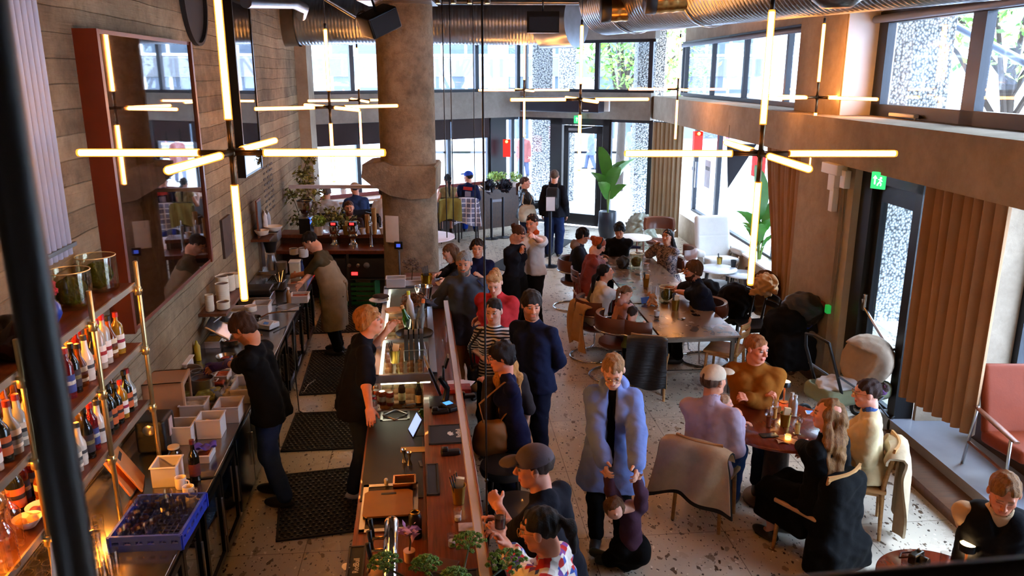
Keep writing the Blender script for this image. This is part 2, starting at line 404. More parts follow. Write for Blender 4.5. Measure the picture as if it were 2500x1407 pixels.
OAK = wood('a9743f', 'd3a063', .5, name='oak', stretch=(3, 3, 14), rz=0); REDW = wood('6e2d12', '9c4a24', .4, name='red_wood', stretch=(14, 14, .8)); WALN = wood('5a2c16', '84492a', .45, name='walnut', stretch=(3, 3, 12), rz=0)
PLANK = wood('4a2a18', '70452a', .3, coat=.2, name='plank_wood', stretch=(2, 14, 8), rz=.05)
FLOORM = terrazzo('d2c5b0', [('5f4c3a', 1., .62), ('33291f', 1.9, .55), ('94836e', .7, .55), ('efe8da', 1.4, .4), ('40342a', 2.8, .5)], 0, 1.15, .09, 15)
# ---------------------------------------------------------------- plan
def LW(t): return RS(-2.285, t)
WL0, WL1 = LW(-1.5), LW(17.6)                       # board-marked wall beside the service counter
FL = PY(722, 304, 17.2); FL.z = 0
AP = Vector((.2, 20.7, 0)); FR = Vector((3.24, 18.9, 0))
def BF(y, off=0.): return Vector((4.19-.05*y+off, y, 0))    # beam face on the window side
GR0, GR1 = BF(-1, .9), BF(19.6, .9)
CEIL = 5.5
room = [(-5.6, -2), (6.6, -2), (6.6, 21.8), (-5.6, 21.8)]
b = B(); b.prism([WL0, (-.0, -2), (6.0, -2), (4.19+1.2, 19.2), FR, AP, FL, WL1], -.12, 0.); struct('floor', b, FLOORM)
b = B(); b.prism(room, CEIL, CEIL+.15)
for k in range(9): b.seg(RS(-2.2, 2+2.1*k), RS(5.5, 2+2.1*k), .28, CEIL-.25, CEIL)
struct('ceiling', b, M('3a3734', .9, 0, .3, 2.))
b = B(); b.seg(WL0, WL1, .5, 0, CEIL, -.25); struct('wall_left', b, WALLC)
b = B(); b.bx(-3, 7, -2.3, -2, 0, CEIL); struct('wall_back', b, GREYC)
# pilaster strip where the board-marked wall meets the glazing
b = B(); P0 = LW(16.6); b.prism([P0, P0+RXV*.22, P0+RXV*.22+AXV*.9, P0+AXV*.9], 0, CEIL); struct('wall_pilaster', b, BEAMC)
b = B(); b.prism([LW(17.3)+RXV*-.2, LW(17.3)+RXV*.12, FL, FL+Vector((-.3, .6, 0))], 0, CEIL); struct('wall_corner', b, GREYC)
# ---------------------------------------------------------------- spandrel beams and glazing
Z0, Z1, ZT = 2.66, 3.28, 4.48
def along(p, q, f): return p+(q-p)*f
b = B(); b.seg(FL, AP, .42, Z0, Z1, -.1); struct('wall_spandrel_street', b, GREYC)
b = B(); b.seg(AP, FR, .42, Z0, Z1, -.1); struct('wall_spandrel_entrance', b, GREYC)
RB0, RB1 = BF(19.0), BF(2.0)
b = B(); b.prism([RB0, BF(2.0), BF(2.0, .95), BF(19.0, .95)], 2.7, 3.21); struct('wall_spandrel_terrace', b, BEAMC)
b = B(); b.prism([BF(9.2, .0), BF(-1.5), BF(-1.5, .5), BF(9.2, .5)], 2.7, 3.3) if 0 else None
for nm, p, q in (('wall_top_street', FL, AP), ('wall_top_entrance', AP, FR)):
    b = B(); b.seg(p, q, .3, ZT, CEIL, -.15); struct(nm, b, GREYC)
b = B(); b.seg(BF(19.2, .9), BF(-1.5, .9), .3, 4.42, CEIL, 0); struct('wall_top_terrace', b, BEAMC)
b = B(); b.seg(BF(7.7, 1.35), BF(-1.9, 1.35), .3, 0, .42, 0); b.seg(BF(3.0, 1.0), BF(-1.9, 1.0), .3, .4, CEIL, 0); struct('wall_right', b, BEAMC)
PANE = GLASS('eef4fa', .02, .97, 'window_glass')
def glazing(n_, p, q, z0, z1, fr, w=.07, d=.09, rail=.07, tr=(), off=-.1, mid=None, nm='window_%d'):
    o = struct(nm % n_, (lambda b: [b.seg(along(p, q, f)-(q-p).normalized()*w/2, along(p, q, f)+(q-p).normalized()*w/2, d, z0, z1, off) for f in fr] and b)(B()).seg(p, q, d, z0, z0+rail, off).seg(p, q, d, z1-rail, z1, off), DARKFR)
    if mid: o2 = struct('window_transom', B().seg(p, q, d, mid, mid+.05, off), DARKFR, o)
    struct('window_pane', B().seg(p, q, .012, z0+rail, z1-rail, off), PANE, o); return o
def fr_at(px, p, q, py=250):
    w = PL(px, py, p, q); return (w-p).to_2d().dot((q-p).to_2d())/(q-p).to_2d().length_squared
glazing(1, FL, AP, Z1, ZT, [0, fr_at(866, FL, AP), fr_at(1017, FL, AP), fr_at(1169, FL, AP), 1], .1)
glazing(2, AP, FR, Z1, ZT, [.03, fr_at(1452, AP, FR), .97], .1)
glazing(3, FL, AP, .75, Z0, [0, fr_at(738, FL, AP), fr_at(872, FL, AP), fr_at(1098, FL, AP), fr_at(1196, FL, AP), fr_at(1218, FL, AP), .97], .09)
b = B(); b.seg(FL, AP, .3, 0, .75, -.1); struct('wall_under_street_window', b, DWOOD)
b = B(); b.seg(along(FL, AP, fr_at(1198, FL, AP)), along(FL, AP, fr_at(1236, FL, AP)), .16, 0, Z0, -.08); struct('trim_corner_post', b, BLK)
e0, e1, e2, e3 = fr_at(1346, AP, FR), fr_at(1372, AP, FR), fr_at(1470, AP, FR), fr_at(1488, AP, FR)
glazing(4, AP, along(AP, FR, e0), .0, Z0, [0, 1], .1); glazing(5, along(AP, FR, e3), FR, .0, Z0, [0, .97], .1)
# entrance door
b = B(); A_, D_ = along(AP, FR, e0), along(AP, FR, e3)
b.seg(A_, along(AP, FR, e1), .16, 0, Z0, -.1); b.seg(along(AP, FR, e2+.01), D_, .16, 0, Z0, -.1); b.seg(A_, D_, .16, 2.5, Z0, -.1)
dr = struct('door_1', b, BLK)
b = B(); p, q = along(AP, FR, e1+.01), along(AP, FR, e2); u = (q-p).normalized()
b.seg(p, p+u*.13, .07, .02, 2.48, -.1); b.seg(q-u*.15, q, .07, .02, 2.48, -.1); b.seg(p, q, .07, .02, .3, -.1); b.seg(p, q, .07, 2.3, 2.48, -.1)
lf = struct('door_leaf', b, BLK, dr); struct('door_pane', B().seg(p+u*.1, q-u*.1, .012, .25, 2.35, -.1), PANE, lf)
hb = q-u*.07+Vector((-.04, -.09, 0)); struct('door_handle', B().cyl(hb+Vector((0, 0, .75)), hb+Vector((0, 0, 2.0)), .018).cyl(hb+Vector((0, 0, .95)), hb+Vector((0, .09, .95)), .012).cyl(hb+Vector((0, 0, 1.8)), hb+Vector((0, .09, 1.8)), .012), BLKM, lf)
struct('door_closer', B().box(along(p, q, .3)+Vector((0, -.12, 2.4)), (.3, .06, .06), math.atan2(u.y, u.x)).cyl(along(p, q, .3)+Vector((0, -.14, 2.4)), along(p, q, .75)+Vector((0, -.12, 2.47)), .01), STEEL, lf)
# terrace side glazing: upper strip then piers, curtains, fire door
U0, U1 = BF(19.3, .78), BF(11.5, .78)
glazing(6, U0, U1, 3.21, 4.42, [0]+[fr_at(x, U0, U1) for x in (1672, 1737, 1815, 1918)]+[1], .08, off=0)
V0, V1 = BF(10.05, .78), BF(3.2, .78)
glazing(7, V0, V1, 3.21, 4.42, [.01, fr_at(2385, V0, V1, 180), 1], .22, .1, .14, off=0)
b = B(); k0, k1 = BF(9.55, -.02), BF(8.05, -.02)
b.prism([BF(11.5, .35), BF(10.1, .35), BF(10.1, .95), BF(11.5, .95)], 3.2, CEIL); struct('wall_upper_pier', b, BEAMC)
b = B(); b.prism([BF(10.1, .36), BF(10.08, .36), BF(10.08, .95), BF(10.1, .95)], 3.21, CEIL); struct('wall_upper_reveal', b, WHITE)
L0, L1 = BF(18.8, 1.05), BF(10.6, 1.05)
glazing(8, L0, L1, .55, 2.7, [0, fr_at(1748, L0, L1, 500), fr_at(1900, L0, L1, 500), 1], .12, off=0)
b = B(); b.prism([BF(18.9, .68), BF(10.6, .68), BF(10.6, 1.2), BF(18.9, 1.2)], 0, .55); struct('wall_window_seat', b, BEAMC)
b = B(); b.prism([BF(18.9, .66), BF(10.6, .66), BF(10.6, 1.0), BF(18.9, 1.0)], .55, .58); struct('trim_window_seat', b, WHITE)
# pier with alarms, recessed fire door
PR0, PR1 = BF(10.3, .02), BF(9.15, .05)
b = B(); b.prism([PR0, PR1, PR1+Vector((.42, .0, 0)), PR0+Vector((.6, 0, 0))], 0, 2.7); struct('wall_pier', b, BEAMC)
b = B(); b.prism([BF(9.15, .12), BF(9.0, .12), BF(9.0, .4), BF(9.15, .4)], 0, 2.7); struct('trim_pier', b, M('b9b0a0', .7))
DR0, DR1 = BF(9.0, .3), BF(7.75, .3)
b = B(); b.seg(DR0, DR0+(DR1-DR0)*.2, .2, 0, 2.7, 0); b.seg(DR0+(DR1-DR0)*.9, DR1, .2, 0, 2.7, 0); b.seg(DR0, DR1, .2, 2.56, 2.7, 0)
d2 = struct('door_2', b, BLK)
p, q = DR0+(DR1-DR0)*.2, DR0+(DR1-DR0)*.9; u = (q-p).normalized()
lf = struct('door_leaf', B().seg(p, p+u*.1, .06, .02, 2.54).seg(q-u*.14, q, .06, .02, 2.54).seg(p, q, .06, 2.36, 2.54).seg(p, q, .06, .02, .2), DARKFR, d2)
struct('door_pane', B().seg(p+u*.08, q-u*.1, .012, .15, 2.4), GLASS('dfe8ee', .03, .95), lf)
z = 1.02; pa, pb = p+u*.03+Vector((-.05, 0, z+.12)), q-u*.05+Vector((-.13, 0, z-.12))
struct('door_push_bar', B().tube([pa+Vector((-.03, 0, .1)), pa, along(pa, pb, .5), pb+Vector((.0, 0, -.0)), pb+Vector((.1, 0, .02))], .016, 10).box(pa+Vector((.0, 0, .06)), (.05, .07, .2), bev=.02), STEEL, lf)
b = B(); b.prism([BF(7.75, .4), BF(7.7, .4), BF(7.7, 1.3), BF(7.75, 1.3)], 0, 2.7); struct('wall_door_return', b, BEAMC)
N0, N1 = BF(7.7, 1.35), BF(3.0, 1.35)
glazing(9, N0, N1, .42, 2.7, [0, fr_at(2450, N0, N1, 700), fr_at(2490, N0, N1, 700), 1], .16, off=0)
# timber platform under the terrace windows
T0, T1 = BF(8.0, .16), BF(1.0, .16)
b = B(); b.prism([T0, T1, BF(1.0, 1.5), BF(8.0, 1.5)], 0, .2); struct('floor_platform', b, M('8f9199', .35, 0, .25, 2.))
b = B(); b.prism([BF(7.7, -.14), BF(1, -.14), T1, BF(7.7, .16)], 0, .1); struct('trim_platform_step', b, PLANK)
b = B(); b.prism([BF(7.35, .75), BF(1, .75), BF(1, 1.3), BF(7.35, 1.3)], .2, .5); struct('wall_platform_bench', b, DWOOD)
b = B(); b.prism([BF(10.3, -.03), BF(9.16, .0), BF(9.16, .05), BF(10.3, .02)], 0, .09); struct('baseboard_pier', b, DWOOD)
# ---------------------------------------------------------------- column, corbel, steel rail
CC = PY(1000, 480, 12.0); CC.z = 0
b = B(); b.lathe([(.43, 0), (.415, 1.1), (.41, 2.2), (.41, CEIL)], 48, CC); struct('column', b, COLC)
y0 = CC.y-.46
cp = [PY(x, y, y0) for x, y in ((884, 402), (935, 396), (958, 405), (1060, 406), (1064, 412), (1063, 470), (1050, 484), (1000, 487), (952, 478), (905, 452), (882, 434))]
b = B(); nn = len(cp); vs = [(p.x, p.y, p.z) for p in cp]+[(p.x, p.y+.92, p.z) for p in cp]
b.add(vs, [tuple(range(nn)), tuple(range(nn, 2*nn))[::-1]]+[(i+nn, (i+1) % nn+nn, (i+1) % nn, i) for i in range(nn)]); struct('column_corbel', b, COLC)
pa = PY(706, 456, 12.1); pb = PY(940, 455, 12.1); pb.z = pa.z
struct('trim_steel_rail', B().box(along(pa, pb, .5), ((pb-pa).length, .06, .05)), M('c5bfc4', .4, .3))
b = B(); b.box((CC.x-.02, CC.y-.3, 4.95), (.95, .9, .55)); b.mi = 1; b.box((CC.x-.02, CC.y-.3, 4.66), (1.0, .95, .03)); o = b.obj('ceiling_housing', [BLK, STEEL]); o['kind'] = 'structure'
# ---------------------------------------------------------------- camera, sky, outdoors
cam = bpy.data.cameras.new('camera'); co = bpy.data.objects.new('camera', cam); COL.objects.link(co); SC.camera = co
cam.sensor_width = 36; cam.lens = FOC/2500*36; co.location = (0, 0, CAMH); co.rotation_euler = (PI/2-PIT, 0, 0); cam.clip_start = .05; cam.clip_end = 200
cam.dof.use_dof = True; cam.dof.focus_distance = 8.5; cam.dof.aperture_fstop = 5.0
SC.view_settings.view_transform = 'Standard'; SC.view_settings.look = 'None'; SC.view_settings.gamma = 1; SC.view_settings.exposure = EXPO
SC.cycles.use_denoising = True; SC.cycles.max_bounces = 8; SC.cycles.transparent_max_bounces = 16; SC.cycles.caustics_reflective = False; SC.cycles.caustics_refractive = False
SC.cycles.diffuse_bounces = 3; SC.cycles.glossy_bounces = 3; SC.cycles.sample_clamp_indirect = 6; SC.cycles.use_adaptive_sampling = True; SC.cycles.adaptive_threshold = .08; SC.cycles.adaptive_min_samples = 16
w = bpy.data.worlds.new('sky'); SC.world = w; w.use_nodes = True; n = w.node_tree.nodes; l = w.node_tree.links
tc = n.new('ShaderNodeTexCoord'); sx = n.new('ShaderNodeSeparateXYZ'); l.new(tc.outputs['Generated'], sx.inputs[0])
sky = ramp(n, l, sx.outputs[2], [(.0, (.62, .75, 1.)), (.35, (.7, .82, 1.)), (1, (.55, .72, 1.))])
l.new(sky, n['Background'].inputs[0]); n['Background'].inputs[1].default_value = SKY
sun = bpy.data.lights.new('daylight_sun', 'SUN'); so = bpy.data.objects.new('daylight_sun', sun); COL.objects.link(so); sun.energy = SUNE; sun.angle = R(30); so.rotation_euler = (R(52), 0, R(125)); sun.color = (.85, .92, 1)
# street
PEB = None
def pebble():
    m = bpy.data.materials.new('exposed_aggregate'); n, l, b = nodes(m); v = coords(n, l)
    vo = n.new('ShaderNodeTexVoronoi'); vo.inputs['Scale'].default_value = 26; l.new(v, vo.inputs['Vector'])
    l.new(ramp(n, l, vo.outputs[0], [(.1, srgb('c9c7c2')), (.75, srgb('4b4a49'))]), b.inputs['Base Color']); b.inputs['Roughness'].default_value = .9
    iv = n.new('ShaderNodeMath'); iv.operation = 'SUBTRACT'; iv.inputs[0].default_value = 1; l.new(vo.outputs[0], iv.inputs[1]); bump(n, l, b, iv.outputs[0], 1., .04); return m
PEB = pebble()
b = B(); b.bx(-60, 60, 22.5, 90, -.3, -.12); b.bx(6.8, 60, -20, 22.5, -.3, -.12); b.bx(-60, 6.8, 21.9, 22.5, -.3, -.12); struct('ground_pavement', b, M('cfcdc8', .8, 0, .1, 1.))
def tower(name, x, y, wx, wy, z1, z0=-.1): struct(name, B().box((x, y, (z0+z1)/2), (wx, wy, z1-z0), bev=.03), PEB)
p = PY(1322, 300, 22.6); tower('column_street', p.x, 22.6, .55, .7, 6)
p = PY(1612, 300, 20.6); tower('column_street', p.x-.2, 21.4, .7, .7, 6)
p = PY(1385, 300, 24.5); tower('column_street', p.x, 25., .5, .6, 6)
tower('column_terrace', 5.95, 12.5, .95, .8, 6)

def facade(name, x0, x1, y, z0, z1, nx, nz, wall, fx=.8, fz=.75, label='', ry=0):
    t = thing(name, label, 'building', (x0, y, 0), ry); W = (x1-x0)/nx; Hh = (z1-z0)/nz
    B().bx(0, x1-x0, 0, 6, z0, z1).obj('facade_wall', wall, t)
    for i in range(nx):
        for j in range(nz):
            a, c = i*W+W*(1-fx)/2, z0+j*Hh+Hh*(1-fz)*.6
            f = B().bx(a-.09, a+W*fx+.09, -.12, .0, c-.09, c+Hh*fz+.09).obj('window_frame', WHITE, t)
            b = B(); k = 3
            for q in range(k):
                for r_, (u0, u1) in enumerate(((0, .68), (.72, 1))): b.bx(a+W*fx*(q/k+.02), a+W*fx*((q+1)/k-.02), -.15, -.11, c+Hh*fz*u0+.03, c+Hh*fz*u1-.02)
            b.obj('window_pane', M('46505c', .15, 0, .5, .6), f)
    return t
facade('street_building', -26, 12, 40, .0, 16, 9, 4, M('a7a8a9', .9, 0, .1), label='pale office block with white window frames across the street')
facade('corner_building', 24, 60, 34, .0, 18, 8, 5, M('8e9297', .9, 0, .15), label='grey city block behind the trees', ry=-.6)
b = B(); b.bx(-26, 12, 39.7, 39.95, 3.6, 4.4); struct('wall_street_cornice', b, M('5e6064', .8))
LEAFM = {}
def leafmat(c, c2):
    if (c, c2) in LEAFM: return LEAFM[c, c2]
    m = bpy.data.materials.new('leaf_green'); n, l, b = nodes(m)
    oi = n.new('ShaderNodeNewGeometry'); l.new(ramp(n, l, oi.outputs['Random Per Island'], [(0, srgb(c)), (1, srgb(c2))]), b.inputs['Base Color'])
    b.inputs['Roughness'].default_value = .5; b.inputs['Subsurface Weight'].default_value = 0; LEAFM[c, c2] = m; return m
def leafcloud(b, c, r, n, size, seed, squash=.8):
    q = random.Random(seed)
    for i in range(n):
        d = Vector((q.gauss(0, 1), q.gauss(0, 1), q.gauss(0, 1))).normalized()*(q.random()**.4)
        p = Vector(c)+Vector((d.x*r, d.y*r, d.z*r*squash)); e = Euler((q.uniform(-1, 1), q.uniform(-1, 1), q.uniform(0, 6.3))).to_matrix(); s = size*q.uniform(.6, 1.3)
        b.add([p+e@Vector(v) for v in ((-s, 0, 0), (0, -s*.45, 0), (s, 0, 0), (0, s*.45, 0), (0, 0, s*.12))], [(0, 1, 4), (1, 2, 4), (2, 3, 4), (3, 0, 4)])
def tree(x, y, h, r, seed, label, cols=('3c6b1f', '9ac04a')):
    t = thing('street_tree', label, 'tree', (x, y, -.12)); q = random.Random(seed); b = B(); br = []
    b.tube([(0, 0, 0), (.05, 0, h*.3), (0, .1, h*.55)], [.16, .13, .1], 10)
    for i in range(7):
        a = q.uniform(0, 6.3); e = Vector((math.cos(a)*r*.8, math.sin(a)*r*.8, h*q.uniform(.6, .95))); s = Vector((0, 0, h*q.uniform(.3, .5)))
        b.tube([s, (s+e)/2+Vector((0, 0, .3)), e], [.08, .05, .02], 6); br.append(e)
    b.obj('trunk', M('3b2f26', .9), t); b = B()
    for i, e in enumerate(br+[Vector((0, 0, h*.8))]): leafcloud(b, e*.85+Vector((0, 0, .2)), r*.55, 330, .11, seed*10+i)
    b.obj('crown', leafmat(*cols), t)
tree(3.6, 27, 7.5, 2.6, 1, 'green tree beyond the entrance, behind the hanging street sign')
tree(11.5, 19, 8, 3.0, 2, 'leafy tree beside the terrace stair, seen through the upper windows')
tree(14.5, 13.5, 8, 3.2, 3, 'broad leafy tree farthest along the terrace windows'); tree(9.7, 8.2, 8, 2.6, 4, 'bright green tree closest to the large terrace window')
p = BF(17, 5); q = BF(3, 5)
tag(B().tube([(6.6, 14.5, 5.0), (7.1, 9.0, 3.1)], .06, 8).tube([(6.2, 9.2, 5.3), (8.2, 6.4, 3.4)], .05, 8).obj('stair_handrail', M('8d97ad', .4, .6)), 'sloping grey handrail outside the upper terrace windows', 'handrail')
def PD(px, py, d): return ray(px, py)*d + Vector((0, 0, CAMH))
# ---------------------------------------------------------------- six-armed tube chandeliers
TUBE = EMIT('ffcb8c', 27., 'tube_glow'); BRZ = M('5a4a36', .35, .9, .1)
def shellmat():
    m = bpy.data.materials.new('amber_diffuser'); n, l, b = nodes(m)
    t = n.new('ShaderNodeBsdfTransparent'); t.inputs[0].default_value = (1, .62, .3, 1); e = n.new('ShaderNodeEmission'); e.inputs[0].default_value = (1, .33, .04, 1); e.inputs[1].default_value = 1.3
    a = n.new('ShaderNodeAddShader'); mx = n.new('ShaderNodeMixShader'); mx.inputs[0].default_value = .45
    l.new(t.outputs[0], mx.inputs[1]); l.new(e.outputs[0], mx.inputs[2]); l.new(mx.outputs[0], n['Material Output'].inputs[0]); return m
AMB = shellmat()
def chandelier(label):
    t = thing('tube_chandelier', label, 'chandelier', group='crossed tube chandeliers')
    B().ball((0, 0, 0), .03).obj('hub', BRZ, t)
    for d in ((1, 0, 0), (-1, 0, 0), (0, 1, 0), (0, -1, 0), (0, 0, 1), (0, 0, -1)):
        d = Vector(d); B().cyl(d*.02, d*.19, .016).obj('rod', BRZ, t)
        tb = B().cyl(d*.185, d*.85, .0165, n=12).obj('light_tube', TUBE, t)
        B().lathe([(0, .18), (.0225, .18), (.0225, .845), (.019, .86), (0, .865)], 14, ax=d.to_track_quat('Z', 'Y').to_matrix().to_4x4()).obj('tube_shade', AMB, tb)
    B().cyl((0, 0, .86), (0, 0, .92), .014).cyl((0, 0, .92), (0, 0, 2.25), .004, n=6).obj('cable', BLK, t)
    return t
L_ = [(565, 373, 4.46, 0, 'big crossed tube chandelier hanging over the kitchen counter'), (1857, 375, 5.05, 0, 'big crossed tube chandelier hanging over the round table side'),
      (805, 262, 9.2, 33, 'amber tube chandelier turned askew in front of the column'), (877, 245, 13.6, 20, 'distant tube chandelier partly hidden behind the concrete column'),
      (1417, 243, 9.7, 8, 'amber tube chandelier in front of the air curtain'), (1280, 220, 14.8, 10, 'small far tube chandelier before the street windows'),
      (1655, 218, 13.9, 0, 'far tube chandelier by the corner of the terrace beam'), (1995, 238, 9.75, 28, 'tube chandelier hanging before the upper window pier')]
for i, (x, y, d, rz, lb) in enumerate(L_):
    if i == 0: ch0 = chandelier(lb); ch0.location = PD(x, y, d)
    else: dup(ch0, PD(x, y, d), R(rz), lb)
# ---------------------------------------------------------------- ducts, speakers, ceiling gear
def duct(p, q, r, n=40, rib=.06, closed=True):
    b = B(); p = Vector(p); q = Vector(q); L = (q-p).length; k = int(L/rib); prof = [(0, 0), (r, 0)]
    for i in range(k): prof += [(r, (i+.2)*L/k), (r+.007, (i+.5)*L/k), (r, (i+.8)*L/k)]
    prof += [(r, L), (0, L)]; return b.lathe(prof, n, p, (q-p).to_track_quat('Z', 'Y').to_matrix().to_4x4())
t = thing('air_duct', 'wide spiral metal duct running along the street windows', 'duct')
p = PD(728, 62, 14.4); q = PD(1330, 66, 14.4); p.z = q.z = 4.62; duct(p, q, .41).obj('duct_pipe', GALV, t)
B().lathe([(.43, 0), (.44, .02), (.43, .3), (.44, .32)], 40, p+Vector((-.3, 0, 0)), Vector((1, 0, 0)).to_track_quat('Z', 'Y').to_matrix().to_4x4()).ball(p+Vector((-.3, 0, 0)), (.12, .42, .42)).obj('duct_elbow', M('9a8f86', .3, 1., .2), t)
m_ = q+Vector((.55, -.35, 0)); duct(q, m_, .47, rib=.3).obj('duct_joint', GALV, t)
t = thing('air_duct', 'fat spiral duct sweeping overhead towards the large terrace window', 'duct')
p = PD(1480, 52, 11.3); q = PD(2560, -50, 5.6); p.z = q.z = 4.68; duct(p, q, .44).obj('duct_pipe', GALV, t)
b = B()
for f in (.12, .38): c = p+(q-p)*f; b.lathe([(.46, 0), (.465, .01), (.465, .05), (.46, .06)], 40, c, (q-p).to_track_quat('Z', 'Y').to_matrix().to_4x4())
b.obj('duct_collar', STEEL, t)
p2 = p+Vector((.5, 1.2, -.03)); duct(p2, p2+(q-p)*.9, .3).obj('duct_pipe', GALV, t)
t = thing('duct_nozzle', 'short round duct outlet under the ceiling by the corner', 'duct')
c = PD(1490, 22, 10.2); duct(c, c+Vector((.75, .0, .05)), .16, rib=.12).obj('nozzle_pipe', M('c89a5a', .25, 1.), t); B().cyl(c+Vector((-.12, 0, 0)), c, .17, .17, 24).obj('nozzle_ring', BLK, t)
c = PD(1600, -3, 9.); t2 = dup(t, (0, 0, 0), label='second round duct outlet higher along the big duct'); t2.location = c-PD(1490, 22, 10.2)
c = PD(2045, -12, 6.6); one('ceiling_diffuser', 'round dark air diffuser hanging below the big duct', 'diffuser', B().lathe([(0, -.1), (.12, -.1), (.2, -.04), (.22, .0), (.2, .12), (0, .12)], 32), DSTEEL, c)
def pipe(nm, lb, pts, r, m=STEEL): return one(nm, lb, 'pipe', B().tube(pts, r, 12), m)
pipe('ceiling_pipe', 'slim grey conduit running diagonally to the small speaker', [PD(790, -5, 8), PD(868, 42, 8.2)], .02, GALV)
pipe('ceiling_pipe', 'bent silver pipe in the ceiling corner above the wall', [PD(600, 5, 9), PD(715, 8, 10.5), PD(742, 20, 11), PD(735, 40, 11.2)], .07, GALV)
pipe('ceiling_pipe', 'long light steel pipe under the ceiling before the duct', [PD(1040, 5, 12), PD(1420, 6, 12)], .035, GALV)
b = B().box((0, 0, 0), (.36, .26, .22), bev=.02); b.mi = 1; b.box((0, -.135, 0), (.32, .01, .18)); b.mi = 0; b.cyl((0, 0, .1), (0, 0, .5), .012)
SPK = [BLKM, M('1c1c1e', .9, 0, .2, 120)]
o = one('loudspeaker', 'small black loudspeaker angled beside the column head', 'loudspeaker', b, SPK, PD(925, 52, 8.3), .5); o.rotation_euler = (R(12), R(-24), R(35))
p = PD(1325, 55, 9.5); b = B().prism([(-.19, -.1), (.19, -.1), (.15, .14), (-.15, .14)], -.12, .12); b.mi = 1; b.box((0, -.105, -.02), (.33, .01, .16)); b.mi = 0; b.cyl((0, 0, .1), (0, 0, .6), .01)
one('loudspeaker', 'black trapezoid loudspeaker hanging in front of the duct', 'loudspeaker', b, SPK, p)
pipe('loudspeaker_cable', 'coiled black cable behind the angled speaker', [PD(885, 45, 8.3)+Vector((math.cos(a)*.06, 0, math.sin(a)*.06+a*.001)) for a in [i*.5 for i in range(30)]], .005, BLK)
for i, x in enumerate((1070, 1107, 1147, 1190)):
    b = B().cyl((0, 0, 0), (0, 0, .14), .035).cyl((0, 0, .14), (0, 0, .26), .008); b.mi = 1; b.cyl((0, 0, -.004), (0, 0, .001), .028)
    one('track_spotlight', 'black cylinder spotlight in the row above the duct', 'spotlight', b, [BLK, EMIT('ffc98a', 1.5)], PD(x, 8, 10), 0, 'ceiling spotlights beside the column')
p, q = PD(1090, 110, 10.2), PD(1000, 0, 9)
for px, d in ((1085, 8.2), (1103, 8.6), (1160, 7.2)):
    a = PD(px-6, 5, d); z0 = 1.95 if px < 1150 else 2.1; one('hanging_cable', 'thin black cable hanging from the ceiling above the bar', 'cable', B().cyl((0, 0, 0), (0, 0, 5.1-z0), .006 if px < 1150 else .004, n=8), BLK, (a.x, a.y, z0), 0, 'thin cables hanging over the bar')
a = PD(1186, 1000, 4.6); one('hanging_cable', 'long taut black cable dropping to the bar edge', 'cable', B().cyl((0, 0, 0), (0, 0, 4.0), .006, n=8).ball((0, 0, .3), .012), BLK, (a.x, a.y, 1.08))
# air curtain, junction boxes, lanterns, exit signs
p = PL(1292, 255, along(FL, AP, .97)+Vector((0, -.45, 0)), FR+Vector((0, -.45, 0))); a = math.atan2(FR.y-AP.y, FR.x-AP.x)
b = B().box((0, 0, 0), (2.1, .32, .34), bev=.03); b.mi = 1; b.box((.2, -.165, .12), (1.5, .01, .03)); b.mi = 2; b.box((.72, -.166, -.12), (.14, .006, .03))
one('air_curtain', 'long dark grey air curtain above the entrance door', 'air curtain', b, [M('2c2a33', .35, .4), BLK, WHITE], along(AP, FR, .36)+Vector((-.12, -.55, 3.0)), a)
for k, (x, w) in enumerate(((.56, .1), (.63, .16), (.70, .13))): one('junction_box', ('slim', 'wide', 'plain')[k]+' white junction box on the beam beside the air curtain', 'junction box', B().box((0, 0, 0), (w, .08, .3), bev=.01), WHITE, along(AP, FR, x)+Vector((-.1, -.22, 3.0)), a)
GRN = EMIT('27a35a', .9); WEM = EMIT('e9fff2', 1.2)
def exit_sign(lb, p, rz, s=.16, run=False):
    b = B().box((0, 0, 0), (s, .03, s*1.15), bev=.004); b.mi = 1
    x0 = -s*.2 if run else 0
    b.box((x0, -.017, -.01), (s*.09, .003, s*.4)); b.prism([(x0-s*.17, 0), (x0+s*.17, 0), (x0, .001)], 0, .001)
    b.add([(x0-s*.17, -.018, s*.13), (x0+s*.17, -.018, s*.13), (x0, -.018, s*.36)], [(0, 1, 2)])
    if run:
        b.tube([(s*.2, -.018, s*.1), (s*.16, -.018, -s*.08), (s*.28, -.018, -s*.2), (s*.24, -.018, -s*.34)], .006, 6).tube([(s*.16, -.018, -s*.08), (s*.05, -.018, -s*.2), (0, -.018, -s*.34)], .006, 6).ball((s*.23, -.018, s*.2), .012, 8).tube([(s*.05, -.018, s*.08), (s*.2, -.018, s*.08), (s*.33, -.018, -.005)], .005, 6)
    return one('exit_sign', lb, 'exit sign', b, [GRN, WEM], p, rz)
exit_sign('small green arrow exit sign over the entrance door', PL(1409, 292, AP+Vector((0, -.3, 0)), FR+Vector((0, -.3, 0))), a)
p = PL(2145, 441, BF(9, .0), BF(7.5, .0)); exit_sign('green running man exit sign above the terrace fire door', p, R(-55), .15, True)
LAN = M('d3261d', .5, 0, .1, emit=.35)
def lantern(px, py, p, lb):
    t = thing('hanging_lantern', lb, 'lantern', p, group='red box lanterns in the windows')
    b = B(); b.box((-.09, 0, 0), (.004, .18, .42)).box((.09, 0, 0), (.004, .18, .42)).box((0, .09, 0), (.18, .004, .42)).box((0, -.09, -.04), (.18, .004, .34)).obj('lamp_shade', LAN, t)
    B().ball((0, -.1, .17), .035, 12).obj('bulb', EMIT('ff7a2a', 9.), t); B().cyl((0, -.1, .2), (0, -.1, .7), .004).obj('cable', BLK, t); return t
